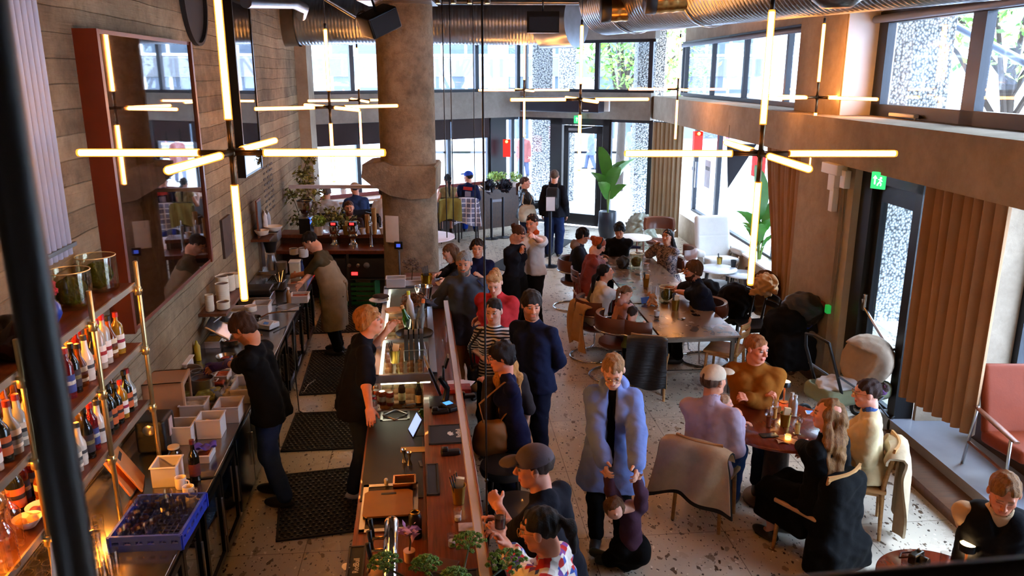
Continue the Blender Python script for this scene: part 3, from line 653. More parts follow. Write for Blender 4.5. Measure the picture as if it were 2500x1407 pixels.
for x, y, p, q, lb in ((1237, 362, FL, AP, 'red box lantern on the dark corner post'), (763, 400, FL, AP, 'red box lantern beside the climbing plant'), (1703, 345, L0, L1, 'red box lantern hanging in the terrace window'), (1852, 400, L0, L1, 'red box lantern behind the black pennant')):
    w_ = PL(x, y, p+Vector((0, -.35, 0)) if p is FL else p+Vector((-.3, 0, 0)), q+Vector((0, -.35, 0)) if p is FL else q+Vector((-.3, 0, 0))); lantern(x, y, w_, lb)
# dark roller blinds on the street side
for f0, f1 in ((fr_at(745, FL, AP), fr_at(868, FL, AP)), (fr_at(876, FL, AP), fr_at(1096, FL, AP)), (fr_at(1102, FL, AP), fr_at(1194, FL, AP))):
    tag(B().seg(along(FL, AP, f0), along(FL, AP, f1), .02, 2.18, 2.64, .0).obj('roller_blind', M('2a1d1d', .8, 0, .1)), 'dark brown roller blind pulled a little way down the street window', 'blind', 'dark roller blinds on the street windows')
# black pennant and posters in the terrace window
p = PL(1848, 352, BF(12, .4), BF(8, .4)); o = one('pennant', 'black triangular pennant hanging in the terrace window', 'pennant', B().add([(-.48, 0, 0), (.0, 0, 0), (-.42, 0, -.72), (-.48, .01, 0), (.0, .01, 0), (-.42, .01, -.72)], [(0, 1, 2), (5, 4, 3), (0, 3, 4, 1), (1, 4, 5, 2), (2, 5, 3, 0)]).cyl((-.46, .005, 0), (-.46, .005, .3), .003).cyl((-.03, .005, 0), (-.03, .005, .3), .003), M('23242a', .8), p)
for k, (x, y) in enumerate(((1693, 410), (1727, 410))):
    w_ = PL(x, y+15, L0+Vector((-.03, 0, 0)), L1+Vector((-.03, 0, 0))); b = B().box((0, 0, 0), (.006, .42 if k else .36, .6)); b.mi = 1; b.box((-.004, 0, .12), (.002, .3, .08))
    one('poster', ('narrow pale poster taped inside the terrace window', 'wider grey poster taped inside the terrace window')[k], 'poster', b, [M('a8a7b4', .7), M('5d5b62', .7, 0, .5, 30)], w_, .05)
# curtains
CUR = M('a4957c', .95, 0, .12, 4., .2, 40, .1, sheen=.2); CUR2 = M('9a7350', .95, 0, .12, 4., .2, 40, .1, sheen=.2)
def curtain(lb, p, q, z0, z1, n, m, amp=.05, gather=None, bow=0):
    p = Vector(p); q = Vector(q); d = q-p; nrm = Vector((d.y, -d.x, 0)).normalized()
    def fn(u, v):
        k = 1.; off = Vector((0, 0, 0))
        if gather:
            gz = math.sin(min(1, (1-v)*1.15)*PI/2)**1.6 if gather else 0
            uu = gather[0]+(u-gather[0])*(1-gather[1]*gz)
        else: uu = u
        w = math.sin(u*n*2*PI)*amp*(.75+.25*math.sin(u*17+v*2))+math.sin(u*n*4*PI+1)*amp*.2
        return p+d*uu+nrm*w+Vector((0, 0, z0+(z1-z0)*v))
    t = thing('curtain', lb, 'curtain'); B().sheet(fn, int(n*10), 14, .006).obj('curtain_cloth', m, t)
    B().cyl(p+Vector((0, 0, z1+.01)), q+Vector((0, 0, z1+.01)), .012).obj('curtain_rail', BLK, t); return t
curtain('beige grey curtain in the corner behind the dining chairs', (3.18, 18.25, 0), (3.72, 17.6, 0), .15, 2.66, 7, CUR, .05)
curtain('tan curtain gathered to a point beside the pier', BF(12.3, .35), BF(10.45, .12), .35, 2.68, 9, CUR2, .055, (.95, .52))
curtain('heavy taupe curtain hanging over the timber platform bench', BF(7.66, .2), BF(6.7, .35), .5, 2.68, 8, CUR2, .06)
# pier fittings
def wbox(nm, lb, px, py, w, h, d=.07, m=WHITE):
    p = PL(px, py, PR0, PR1); return one(nm, lb, nm.replace('_', ' '), B().box((0, 0, 0), (d, w, h), bev=.008), m, p+Vector((-d/2-.003, 0, 0)), .05)
wbox('wall_heater_box', 'long white box at the top of the pier beside the curtain', 2050, 412, .42, .12, .12); wbox('alarm_box', 'white square alarm box under the long box', 2044, 440, .17, .24); wbox('alarm_box', 'slim white box next to the square alarm box', 2072, 438, .12, .2); wbox('emergency_lamp', 'tall white emergency lamp lower on the pier', 2043, 487, .1, .28)
wbox('call_point', 'red fire alarm call point on the pier', 2011, 748, .1, .12, .05, M('8e1c17', .4)); wbox('door_release', 'glowing green door release button beside the red call point', 2027, 755, .07, .1, .05, EMIT('1c8f3a', .35))
pts = [PL(x, y, PR0+Vector((-.02, 0, 0)), PR1+Vector((-.02, 0, 0))) for x, y in ((2062, 452), (2055, 560), (2040, 680), (2030, 740))]
pipe('conduit', 'thin conduit running down the pier to the green button', pts, .009, M('8a7458', .6))
p = PL(2205, 282, V0+Vector((-.1, 0, 0)), V1+Vector((-.1, 0, 0))); one('window_opener', 'white window opener arm on the large terrace window frame', 'window opener', B().box((0, 0, 0), (.06, .55, .04), bev=.01).tube([(0, -.25, 0), (-.03, -.3, -.06), (0, -.26, -.1)], .008), WHITE, p, .05)
for k, (v0, v1, nm) in enumerate(((U0, U1, 'rolled grey sun blind along the upper terrace windows'), (V0, V1, 'rolled grey sun blind over the large terrace window'))):
    one('sun_blind', nm, 'blind', B().cyl(v0+Vector((-.12, 0, 4.33)), v1+Vector((-.12, 0, 4.33)), .045, n=16), M('5a6070', .5))
# ---------------------------------------------------------------- left wall: framed glass, vent, conduits
def onwall(s, t, z): return RS(-2.285+s, t, z)
MIR = GLASS('d9cfcc', .02, .72, 'framed_glass')
def frame(t0, t1, z0, z1, w, lb, mirw, dep=.1):
    t = thing('framed_glass', lb, 'picture', RS(-2.285, (t0+t1)/2, (z0+z1)/2), RZA); W, Hh = (t1-t0)/2, (z1-z0)/2
    b = B()
    for s in (-1, 1): b.box((dep/2, s*(W-w/2), 0), (dep, w, 2*Hh))
    for s in (-1, 1): b.box((dep/2, 0, s*(Hh-w*.3)), (dep*.8, 2*W-2*w, w*.6))
    b.obj('wooden_frame', mirw, t)
    B().box((dep*.62, 0, 0), (.012, 2*W-.04, 2*Hh-.04)).obj('backing', M('8f7468', .5, 0, .35, 1.4), t)
    B().box((dep*.86, 0, 0), (.008, 2*W-2*w+.02, 2*Hh-w), ).obj('glass_pane', MIR, t); return t, W, Hh
t, W, Hh = frame(5.98, 8.42, 1.82, 4.0, .05, 'huge framed glass panel with a painted brown picture on the board-marked wall', M("6a2a12", .35, 0, .3, 3.), .16)
b = B(); q = random.Random(3)
for k in range(3):
    y = -.35+k*.4; b.tube([(.112, y-.1, -.2), (.112, y-.14, -.5), (.112, y-.02, -.86), (.112, y+.06, -.55), (.112, y+.02, .1)], .013, 8)
b.obj('painted_marks', M('cdbb98', .6, 0, .1), t)
b = B()
for k in range(4): y = -.6+k*.42; b.tube([(.11, y, .3), (.11, y+.05, -.1), (.11, y+.02, -.4)], [.008, .012, .008], 8).tube([(.11, y, -.2), (.11, y+.12, -.35)], .02, 6)
b.obj('painted_marks', M('2c2320', .6, 0, .1), t)
frame(10.68, 11.88, 2.4, 4.6, .05, 'narrower framed mirror farther along the board-marked wall', BLKM)
def ovalvent():
    b = B(); m = Euler((0, R(90), 0)).to_matrix().to_4x4(); b.lathe([(0, .01), (.44, .01), (.44, .05), (.47, .05), (.47, 0)], 40, ax=m, sx=.62 if 0 else 1); return b
one('wall_opening_cover', 'dark round perforated cover high on the wall between the framed panels', 'vent', ovalvent(), M('25221f', .8, 0, .2, 60), onwall(0, 9.2, 4.46), RZA)
b = B()
for k in range(5): b.cyl((.045, (k-2)*.075, 0), (.045, (k-2)*.075, CEIL-2.58), .031, n=14)
t = thing('conduit_bundle', 'bundle of pale vertical conduits on the wall by the shelves', 'conduit', onwall(0, 5.17, 2.58), RZA); b.obj('conduit_pipes', M('9aa8c2', .5, .1, .08), t)
[B().box((.075, 0, z), (.02, .42, .025)).obj('clamp', DSTEEL, t) for z in (.06, 1.6)]
b = B().cyl((.07, 0, 0), (.07, 0, 1.5), .03); one('conduit', 'rusty brass pipe standing beside the pale conduits', 'pipe', b, M('8a5a22', .5, .4), onwall(0, 4.9, 2.3), RZA)
one('wall_opening_cover', 'rusty rectangular niche cover low on the wall beyond the glass panel', 'niche', B().box((.015, 0, 0), (.03, .42, .46)), M('4a3627', .7, .2, .4), onwall(0, 9.7, 1.83), RZA)
# chalk price list painted on the wall
b = B(); q = random.Random(5)
for r_ in range(9):
    for c_ in range(3):
        w_ = q.uniform(.12, .24); b.box((.004, .1+c_*.3+q.uniform(-.03, .03), -r_*.085), (.006, w_, .028))
one('painted_price_list', 'rows of small dark lettering painted on the wall above the coffee shelf', 'lettering', b, M('4a3f36', .8), PL(640, 412, LW(0), LW(10))+RXV*.004, RZA)
# ---------------------------------------------------------------- bottle shelves
SD = .3
t = thing('wall_shelf_unit', 'open wall shelf unit with brass poles and three dark boards full of bottles', 'shelf', RS(-2.285, 4.55), RZA)
for z in (1.41, 1.85, 2.29):
    s = B().bx(.0, SD, -1.15, 1.13, z-.035, z).obj('shelf_board', SHW, t)
    B().bx(SD, SD+.012, -1.15, 1.13, z-.037, z+.003).obj('edge_strip', M('b0a593', .35, .7), s)
    for y0, y1 in ((-.95, -.5), (.02, .2), (.45, .62)): B().bx(.02, .04, y0-.05, y1+.1, z-.06, z-.042).obj('light_strip', EMIT('ffa23c', 85., 'warm_strip'), s)
PB = M('c6ae78', .3, .85, .1)
for y in (-.62, .28, 1.1):
    p = B().cyl((SD+.035, y, .9), (SD+.035, y, 2.4+(.06 if y < 1 else .05)), .016); p.cyl((.02, y, .9), (.02, y, 2.3), .012)
    for z in (1.36, 1.8, 2.24): p.cyl((.0, y, z), (SD+.06, y, z), .013).cyl((SD+.03, y, z-.03), (SD+.03, y, z+.03), .024)
    p.obj('pole', PB, t)
def bottle_prof(h, r, kind):
    if kind == 'wine': return [(0, 0), (r, .004), (r, h*.6), (r*.8, h*.68), (.015, h*.78), (.014, h*.96), (.017, h*.97), (.017, h), (0, h)]
    if kind == 'square': return [(0, 0), (r, .004), (r, h*.64), (r*.5, h*.74), (.017, h*.8), (.016, h), (0, h)]
    if kind == 'tall': return [(0, 0), (r, .004), (r, h*.68), (r*.85, h*.74), (.014, h*.84), (.014, h), (0, h)]
    return [(0, 0), (r, .004), (r*1.05, h*.3), (r, h*.55), (.02, h*.72), (.016, h), (0, h)]
def bottle(lb, h, r, kind, col, cap, lab, lab2, clear=True, grp=None):
    t = thing('spirit_bottle', lb, 'bottle', group=grp); n_ = 6 if kind == 'square' else 18
    B().lathe(bottle_prof(h, r, kind), 18).obj('glass_body', M(col, .08, 0, .05, 3, trans=.55 if clear else 0, spec=.6), t)
    B().lathe([(0, h*.93), (.019, h*.93), (.018, h+.012), (0, h+.014)], 12).obj('cap', M(cap, .35), t)
    b = B().lathe([(r+.0015, h*.14), (r+.0015, h*.5)], 18); b.mi = 1; b.lathe([(r+.0022, h*.3), (r+.0022, h*.38)], 18); b.obj('paper_label', [M(lab, .7), M(lab2, .7, 0, .5, 60)], t); return t
KB = [('clear spirit bottle with red cap and white label', .31, .038, 'tall', 'e8e2d2', 'b01822', 'ece6da', '9b1c1c', True), ('amber whisky bottle with black cap', .29, .042, 'round', 'a8591a', '1a1512', 'd8cfae', '5a2a14', True), ('dark bitter bottle with orange label', .3, .042, 'wine', '14170f', '101010', 'd4652a', '2a1a10', False),
      ('pale gin bottle with cream label', .27, .045, 'round', 'd9dccb', '7a1f1c', 'e9dfc8', '333333', True), ('black bottle with tall neck', .33, .038, 'wine', '0d0f0e', '0c0c0c', '3a2a2a', '8a7a4a', False), ('yellow liqueur bottle with white label', .28, .04, 'tall', 'd9a531', 'b2271c', 'f0ead8', 'a01b3a', True), ('red liqueur bottle with blue label', .3, .036, 'tall', '8c1220', 'a01b1b', '3a4a8a', 'e8d8c0', True), ('frosted white bottle with dark lettering', .29, .04, 'round', 'd8d5c6', '2c2c2c', 'd8d5c6', '3a3a3a', False)]
BP = {}
q = random.Random(11); names = {1: 'lowest', 2: 'middle'}
for lv, z in ((2, 1.85), (1, 1.41)):
    for row, s0 in ((0, .22), (1, .1)):
        y = -1.08+row*.045
        while y < 1.05:
            near = abs(y+.62) < .03 or abs(y-.28) < .03
            if lv == 1 and y < -.45: y += .09; continue
            if lv == 2 and y > .98: break
            k = q.randrange(8); kd = KB[k]
            lb = kd[0]+' on the '+names[lv]+' shelf'; grp = 'spirit bottles, '+kd[0]+', '+names[lv]+' shelf'
            pos = RS(-2.285+s0+q.uniform(-.012, .012), 4.55+y, z); rz = q.uniform(0, 6)
            if k not in BP: BP[k] = bottle(lb, *kd[1:], grp=grp); BP[k].location = pos; BP[k].rotation_euler = (0, 0, rz)
            else: dup(BP[k], pos, rz, lb, grp, q.uniform(.9, 1.06))
            y += q.uniform(.088, .115)
# things on the top shelf
GLV = GLASS('fbf7ea', .03, .93, 'clear_vessel'); MOSS = M('4d5a14', .95, 0, .6, 18., 1., 60, .1)
def mossvase(lb, p, r=.145, h=.25, grp=None):
    t = thing('glass_cylinder_vase', lb, 'vase', p, group=grp)
    B().lathe([(0, 0), (r*.97, 0), (r, .01), (r, h), (r-.006, h), (r-.006, .02), (0, .014)], 36).obj('glass_wall', GLV, t)
    B().ring((0, 0, h), r-.002, .0035, 36, 6).obj('rim', M('f2dfa8', .2, .2), t)
    soft('moss_ball', [('+', 0, ('ell', (0, 0, h*.43), (r*.74, r*.74, r*.72))), ('n', .006, 70)], MOSS, t, .007); return t
pA = RS(-2.285+.16, 4.55, 2.29); pA = PZ(182, 742, 2.29); pB = PZ(245, 708, 2.29)
mossvase('glass cylinder with a green moss ball, the one closer to the black pole', PZ(178, 748, 2.30), .125, .23); mossvase('glass cylinder with a green moss ball at the far end of the top shelf', PZ(243, 706, 2.30), .125, .23)
t = thing('flower_vase', 'blue vase holding dark red roses on the top shelf', 'vase', PZ(128, 788, 2.3))
B().lathe([(0, 0), (.035, 0), (.06, .05), (.055, .1), (.025, .14), (.03, .15), (.02, .15), (0, .1)], 20).obj('vase_body', M('2440a8', .3, 0, .3, 40), t)
for k in range(4): c = Vector((math.cos(k*1.7)*.025, math.sin(k*1.7)*.03, .19+.03*(k % 3))); soft('rose', [('+', 0, ('ell', c, (.032, .032, .026))), ('n', .006, 160)], M('9c1326', .7, 0, .3), t, .004); 
tag(soft('amber_glass_sculpture', [('+', 0, ('ell', (0, 0, .1), (.16, .13, .12))), ('+', .04, ('ell', (.05, .1, .05), (.12, .14, .07))), ('-', .03, ('ell', (-.05, -.05, .2), (.1, .07, .09))), ('n', .008, 40)], M('2c1208', .12, 0, .4, 10, trans=.3), None, .008, PZ(30, 870, 2.3)), 'dark brown glass bowl sculpture glinting at the near end of the top shelf', 'sculpture')
# clear bottles and bowls at the near end of the lowest shelf
t = thing('ribbed_carafe', 'ribbed clear glass carafe standing on the near end of the lowest shelf', 'carafe', PZ(35, 1330, 1.42), group='ribbed clear carafes')
pr = [(0, 0), (.05, 0)]+[(.05+.003*(i % 2), .02+i*.012) for i in range(14)]+[(.03, .22), (.018, .25), (.022, .29), (.015, .29), (.012, .25), (0, .24)]
B().lathe(pr, 24).obj('glass_body', GLASS('fff2d8', .05, .8), t); dup(t, PZ(5, 1300, 1.42)); dup(t, PZ(22, 1385, 1.42))
for (x, y, r, c, c2, lb) in ((103, 1255, .075, 'efe6da', '7a2f4a', 'white bowl of purple food on the lowest shelf by the brass pole'), (50, 1215, .06, 'e4dcae', 'b0a24a', 'cream bowl with lime pieces on the lowest shelf'), (70, 1285, .07, 'e9dfd0', 'b98a62', 'small pale plate with a crumpled napkin on the lowest shelf')):
    t = thing('serving_bowl', lb, 'bowl', PZ(x, y, 1.43)); B().lathe([(0, 0), (r*.5, 0), (r, .045), (r*1.02, .05), (r*.9, .045), (r*.45, .012), (0, .012)], 24).obj('bowl_body', M(c, .3), t)
    soft('contents', [('+', .01, ('ell', (.02, .01, .035), (r*.45, r*.4, .025))), ('+', .01, ('ell', (-.02, -.02, .035), (r*.4, r*.35, .02))), ('n', .004, 90)], M(c2, .6, 0, .4, 20), t, .005)
def cloth(nm, lb, p, fn, m, nu=16, nv=20, th=.006, cat='cloth'): return one(nm, lb, cat, B().sheet(fn, nu, nv, th), m, p)
def stripem(c1, c2, sc, axis=0, name='striped_cloth', thr=.5):
    m = bpy.data.materials.new(name); n, l, b = nodes(m); v = coords(n, l); sx = n.new('ShaderNodeSeparateXYZ'); l.new(v, sx.inputs[0])
    a = n.new('ShaderNodeMath'); a.operation = 'MULTIPLY'; a.inputs[1].default_value = sc; l.new(sx.outputs[axis], a.inputs[0])
    f = n.new('ShaderNodeMath'); f.operation = 'FRACT'; l.new(a.outputs[0], f.inputs[0]); gth = n.new('ShaderNodeMath'); gth.operation = 'GREATER_THAN'; gth.inputs[1].default_value = thr; l.new(f.outputs[0], gth.inputs[0])
    l.new(mix(n, l, gth.outputs[0], srgb(c1), srgb(c2)), b.inputs['Base Color']); b.inputs['Roughness'].default_value = .9; return m
cloth('kitchen_towel', 'cream towel with red stripes hanging from the brass pole', RS(-1.93, 3.93, 1.05), lambda u, v: Vector((math.sin(u*14)*.018*(1-v*.5), (u-.5)*(.2-.13*v), .34*v-.05*abs(u-.5))), stripem('e6d8cc', 'a8432c', 14, 1, thr=.82))
# ---------------------------------------------------------------- generic vessels
PLA = GLASS('ece6e4', .25, .66, 'cloudy_plastic'); CLR = GLASS('fbfbfa', .04, .9, 'tumbler_glass')
def tub(lb, p, w, d, h, rz=RZA, cont=None, ch=.5, m=None, lid=None, grp=None, nm='food_tub'):
    t = thing(nm, lb, 'container', p, rz, grp); b = B(); k = .9; m = m or PLA
    for s in (-1, 1):
        b.box((s*w/2*.96, 0, h/2), (.004, d*.95, h)); b.box((0, s*d/2*.96, h/2), (w*.95, .004, h))
    b.box((0, 0, .003), (w*.95, d*.95, .004)); b.obj('tub_body', m, t)
    b = B()
    for s in (-1, 1): b.box((s*w/2, 0, h), (.014, d+.014, .008), bev=.003); b.box((0, s*d/2, h), (w, .014, .008), bev=.003)
    b.obj('rim', M('cfc9c8', .4), t)
    if cont: soft('contents', [('+', 0, ('box', (0, 0, h*ch/2+.005), (w*.44, d*.44, h*ch/2), None, .01)), ('n', .006, 75)], M(cont, .7, 0, .5, 25, .4, 60), t, .008)
    if lid: B().box((0, 0, h+.008), (w+.02, d+.02, .01), bev=.004).obj('lid', M(lid, .4), t)
    return t
def bowl(lb, p, r, h, col='e4d8c2', n=1, cont=None, met=False, nm='bowl', cat='bowl', grp=None):
    m = STEEL if met else M(col, .35, 0, .06); z = 0
    t = thing(nm, lb, cat, p, 0, grp)
    for k in range(n):
        B().lathe([(0, z), (r*.55, z), (r*.9, z+h*.6), (r, z+h), (r-.006, z+h), (r*.85, z+h*.6), (r*.5, z+.01), (0, z+.01)], 28).obj('bowl_body' if n == 1 else 'stacked_bowl', m, t); z += h*.42
    if cont: soft('contents', [('+', 0, ('ell', (0, 0, h*.55), (r*.78, r*.78, h*.25))), ('n', .005, 80)], M(cont, .6, 0, .5, 30), t, .007)
    return t
def stack(lb, p, r, n, h, col='ded2bb', inner='4a2f20', nm='bowl', cat='bowl', grp='stacked crockery'):
    "each piece of the stack is its own thing"
    first = None
    for k in range(n):
        pos = Vector(p)+Vector((rnd.uniform(-.002, .002), rnd.uniform(-.002, .002), k*h))
        if first is None:
            first = thing(nm, lb, cat, pos, 0, grp+', '+lb)
            B().lathe([(0, 0), (r*.7, 0), (r*.97, h*.5), (r, h*1.5), (r-.005, h*1.5), (r*.88, h*.6), (0, h*.6)], 24).obj('rim', M(col, .4, 0, .08), first)
            B().lathe([(0, h*.75), (r*.86, h*.75), (r*.9, h*1.1), (0, h*.8)], 24).obj('glazed_inside', M(inner, .3), first)
        else: dup(first, pos)
    return first
def pot(lb, p, r, h, cont='6b3318', handle=True, col=None):
    t = thing('cooking_pot', lb, 'pot', p); m = col or STEEL
    B().lathe([(0, 0), (r*.97, 0), (r, .01), (r, h), (r+.006, h+.003), (r-.006, h), (r-.008, .02), (0, .015)], 32).obj('pot_body', m, t)
    B().lathe([(0, h*.7), (r-.01, h*.7)], 24).obj('contents', M(cont, .4, 0, .5, 30), t)
    if handle:
        for s in (-1, 1): B().tube([(s*r, -.035, h*.8), (s*(r+.035), -.03, h*.82), (s*(r+.035), .03, h*.82), (s*r, .035, h*.8)], .006).obj('handle', m, t)
    return t
def pan(lb, p, r, a, cont='7a3a22', h=.05):
    t = thing('frying_pan', lb, 'pan', p, a); B().lathe([(0, 0), (r*.8, 0), (r, h), (r-.004, h), (r*.77, .006), (0, .006)], 32).obj('pan_body', M('8d8379', .25, 1., .1), t)
    B().tube([(r*.95, 0, h*.8), (r+.08, 0, h+.02), (r+.22, 0, h+.03)], [.009, .009, .011]).obj('handle', M('7c4a22', .4), t)
    soft('contents', [('+', 0, ('ell', (0, 0, .012), (r*.72, r*.72, .014))), ('n', .005, 80)], M(cont, .5, 0, .5, 40), t, .006); return t
def jarthing(nm, lb, cat, p, prof, m, lid=None, cont=None, grp=None):
    t = thing(nm, lb, cat, p, 0, grp); B().lathe(prof, 24).obj('body', m, t)
    if cont: B().lathe([(0, .006), (cont[1], .006), (cont[1], cont[2]), (0, cont[2])], 20).obj('contents', M(cont[0], .5, 0, .3, 20), t)
    if lid: B().lathe(lid[1], 20).obj('lid', M(lid[0], .4), t)
    return t
def tumbler(lb, p, r=.036, h=.1, grp=None, cont=None, stem=False, down=False):
    if stem: pr = [(0, 0), (.032, .002), (.005, .01), (.004, .07), (r*.6, .085), (r, .12), (r*.85, .17), (r*.82, .17), (r*.96, .12), (r*.5, .088), (0, .08)]
    elif down: pr = [(r, 0), (r*.86, h), (0, h), (0, h-.006), (r*.82, h-.006), (r-.003, 0), (r, 0)]
    else: pr = [(0, 0), (r*.86, 0), (r, h), (r-.003, h), (r*.82, .01), (0, .01)]
    return jarthing('wine_glass' if stem else 'drinking_glass', lb, 'glass', p, pr, CLR, cont=cont, grp=grp)
def mug(lb, p, col='e9dccb', a=0, r=.038, h=.085, grp=None, cont=None):
    t = thing('mug', lb, 'mug', p, a, grp); B().lathe([(0, 0), (r*.85, 0), (r, .015), (r, h), (r-.004, h), (r-.005, .01), (0, .008)], 24).obj('mug_body', M(col, .4), t)
    B().tube([(r*.95, 0, h*.8), (r+.026, 0, h*.72), (r+.026, 0, h*.36), (r*.93, 0, h*.22)], .0055, 8).obj('handle', M(col, .4), t)
    if cont: B().lathe([(0, h*.85), (r*.88, h*.85)], 16).obj('drink', M(cont, .3), t)
    return t
def bucket(lb, p, r=.06, h=.13, col=None, napkin=True, straws=3, a=0):
    t = thing('cutlery_bucket', lb, 'bucket', p, a); m = col or M('a98a3c', .32, .9, .15)
    B().lathe([(0, 0), (r*.76, 0), (r, h), (r+.003, h), (r-.003, h-.002), (r*.73, .004), (0, .004)], 32).obj('bucket_body', m, t)
    if napkin: B().box((r*.1, 0, h*.95), (r*1.1, .03, h*.9), ry=.15).obj('napkins', M('e6cfa4', .9), t)
    b = [B().cyl((-.01+k*.008, .012*k-.02, .02), (-.05+k*.012, .02*k-.05, h*1.65), .0045, n=8).obj('cutlery', BLK, t) for k in range(straws)]
    return t
def bottle2(nm, lb, p, h, r, kind, col, cap=None, lab=None, trans=.5, a=0, tilt=None):
    t = thing(nm, lb, 'bottle', p, a); B().lathe(bottle_prof(h, r, kind), 22).obj('glass_body', M(col, .08, 0, .05, 3, trans=trans), t)
    if cap: B().lathe([(0, h*.93), (.018, h*.93), (.017, h+.012), (0, h+.014)], 12).obj('cap', M(cap, .4), t)
    if lab: B().lathe([(r+.0015, h*.14), (r+.0015, h*.45)], 20).obj('paper_label', M(lab, .7, 0, .4, 60), t)
    if tilt: t.rotation_euler = tilt
    return t
# ---------------------------------------------------------------- kitchen counter along the wall
STOP = M('a9a6a4', .22, 1., .25, 2.5, name='worktop_steel'); FR_ = M('0f1012', .3, .3, .1)
def rs(nm, lb, cat, b, m, s, t, z=0, rz=RZA, grp=None): return one(nm, lb, cat, b, m, RS(s, t, z), rz, grp)
t0, t1 = 2.2, 11.5
rs('steel_worktop', 'long stainless steel worktop running along the board-marked wall', 'worktop', B().bx(-2.285+1.9, -1.51+1.9, 0, t1-t0, .865, .9, bev=.006).bx(-.385, -.37, 0, t1-t0, .9, .98), STOP, -1.9, t0)
FGL = GLASS('c3d6ea', .03, .8, 'fridge_glass')
def fridge(lb, ta, tb, kind, n=2):
    t = thing('undercounter_fridge', lb, 'fridge', RS(-1.9, (ta+tb)/2, 0), RZA); W = tb-ta-.02; x1 = .33
    m = STEEL if kind == 'steel' else FR_
    B().bx(-.36, x1, -W/2, W/2, .06, .1).bx(-.36, x1, -W/2, W/2, .8, .862).bx(-.36, -.34, -W/2, W/2, .1, .8).bx(-.36, x1, -W/2, -W/2+.03, .1, .8).bx(-.36, x1, W/2-.03, W/2, .1, .8).obj('fridge_body', m, t)
    if kind != 'steel': B().bx(-.34, x1-.04, -W/2+.03, W/2-.03, .44, .45).obj('fridge_shelf', STEEL, t)
    for k in range(n):
        a = -W/2+.02+(W-.04)*k/n; c = -W/2+.02+(W-.04)*(k+1)/n-.012; b = B()
        if kind == 'steel': b.bx(x1, x1+.03, a, c, .12, .79, bev=.006); d = b.obj('door', M('7d93a8', .25, 1., .1), t)
        else:
            b.bx(x1, x1+.035, a, a+.045, .12, .79).bx(x1, x1+.035, c-.045, c, .12, .79).bx(x1, x1+.035, a, c, .12, .17).bx(x1, x1+.035, a, c, .74, .79); d = b.obj('door', FR_, t)
            B().bx(x1+.014, x1+.022, a+.04, c-.04, .16, .75).obj('door_glass', FGL, d)
        B().bx(x1+.035, x1+.05, c-.04, c-.022, .3, .62, bev=.004).obj('handle', STEEL, d)
    if kind == 'drinks':
        B().bx(x1-.06, x1-.05, -W/2+.04, W/2-.04, .76, .775).obj('light_strip', EMIT('bfe4ff', 5., 'cold_strip'), t)
        for i in range(int(W/.1)):
            for z in (.1, .45): B().lathe(bottle_prof(.24, .032, 'tall'), 10, (x1-.14, -W/2+.1+i*.1, z)).obj('stored_bottle', M(('3a5a2a', 'c9b98a', '8a2a1a', 'cfd6da')[i % 4], .15), t)
    return t
fridge('black glass-door fridge at the near end of the kitchen counter', 2.4, 3.75, 'drinks', 3); fridge('black glass-door fridge under the blue glass crate', 3.78, 5.1, 'drinks', 3); fridge('black glass-door fridge beside the chef legs', 5.13, 6.2, 'drinks', 2)
fridge('blue-grey steel-door fridge behind the chef', 6.23, 7.4, 'steel', 2); fridge('black glass-door fridge beyond the steel one', 7.43, 8.9, 'glass', 3); fridge('farthest black glass-door fridge beside the aproned barista', 8.93, 11.4, 'glass', 4)
A = lambda x, y, z=.902: PZ(x, y, z)
# near end: glass crate, glasses, boards
CRB = M('2a43c2', .45, 0, .1)
cc = A(393, 1290, .9); t = thing('glass_rack', 'blue plastic glass-washing crate on the near worktop', 'crate', cc, RZA-.05)
b = B(); w, d, h = .42, .5, .1
for s in (-1, 1):
    for z_, hh in ((.022, .045), (.085, .035)): b.box((s*w/2, 0, z_), (.016, d, hh)); b.box((0, s*d/2, z_), (w, .016, hh))
    for k in range(7): b.box((s*w/2, -d/2+k*d/6, h/2), (.014, .03, h)); b.box((-w/2+k*w/6, s*d/2, h/2), (.03, .014, h))
b.obj('crate_walls', CRB, t); b = B()
for k in range(13): b.box((0, -d/2+k*d/12, .008), (w, .006, .01)); b.box((-w/2+k*w/12, 0, .008), (.006, d, .01))
b.obj('crate_grid', CRB, t)
up = None; q = random.Random(4)
for i in range(5):
    for j in range(6):
        if j < 2 and i > 2: continue
        pos = cc+RXV*(-.16+i*.08)+AXV*(-.2+j*.08)+Vector((0, 0, .018)); lb = 'upturned glass drying in the blue crate'; g_ = 'upturned glasses in the blue crate'
        if up is None: up = tumbler(lb, pos, .034, .11+.02*0, g_, down=True)
        else: dup(up, pos, None, lb, g_, (1, 1, q.choice((.8, 1, 1.25))))
gl = None
for i in range(6):
    for j in range(13):
        pos = RS(-2.22+i*.078, 3.75+j*.085, .902)
        if (pos-cc).to_2d().length < .36: continue
        lb = 'clear tumbler in the rows of glasses under the bottle shelves'; g_ = 'clear tumblers under the bottle shelves'
        if gl is None: gl = tumbler(lb, pos, .034, .12, g_)
        else: dup(gl, pos, None, lb, g_, (1, 1, q.choice((.85, 1, 1.2))))
for k, (x, y, lb) in enumerate(((443, 1192, 'cream mug beside the wine bottle, farthest of three'), (462, 1215, 'cream mug in the middle of three beside the blue crate'), (470, 1238, 'cream mug closest to the corner of the blue crate'))): mug(lb, A(x, y), a=-.2)
bottle2('wine_bottle', 'dark red wine bottle standing on the steel worktop', A(478, 1172), .3, .038, 'wine', '14130c', '4a1216', '5a1512', .1)
one('spatula', 'black spatula lying beside the wine bottle', 'spatula', B().box((0, 0, .004), (.13, .018, .006), bev=.002).box((-.1, 0, .004), (.08, .035, .004)), BLK, A(505, 1168), .25)
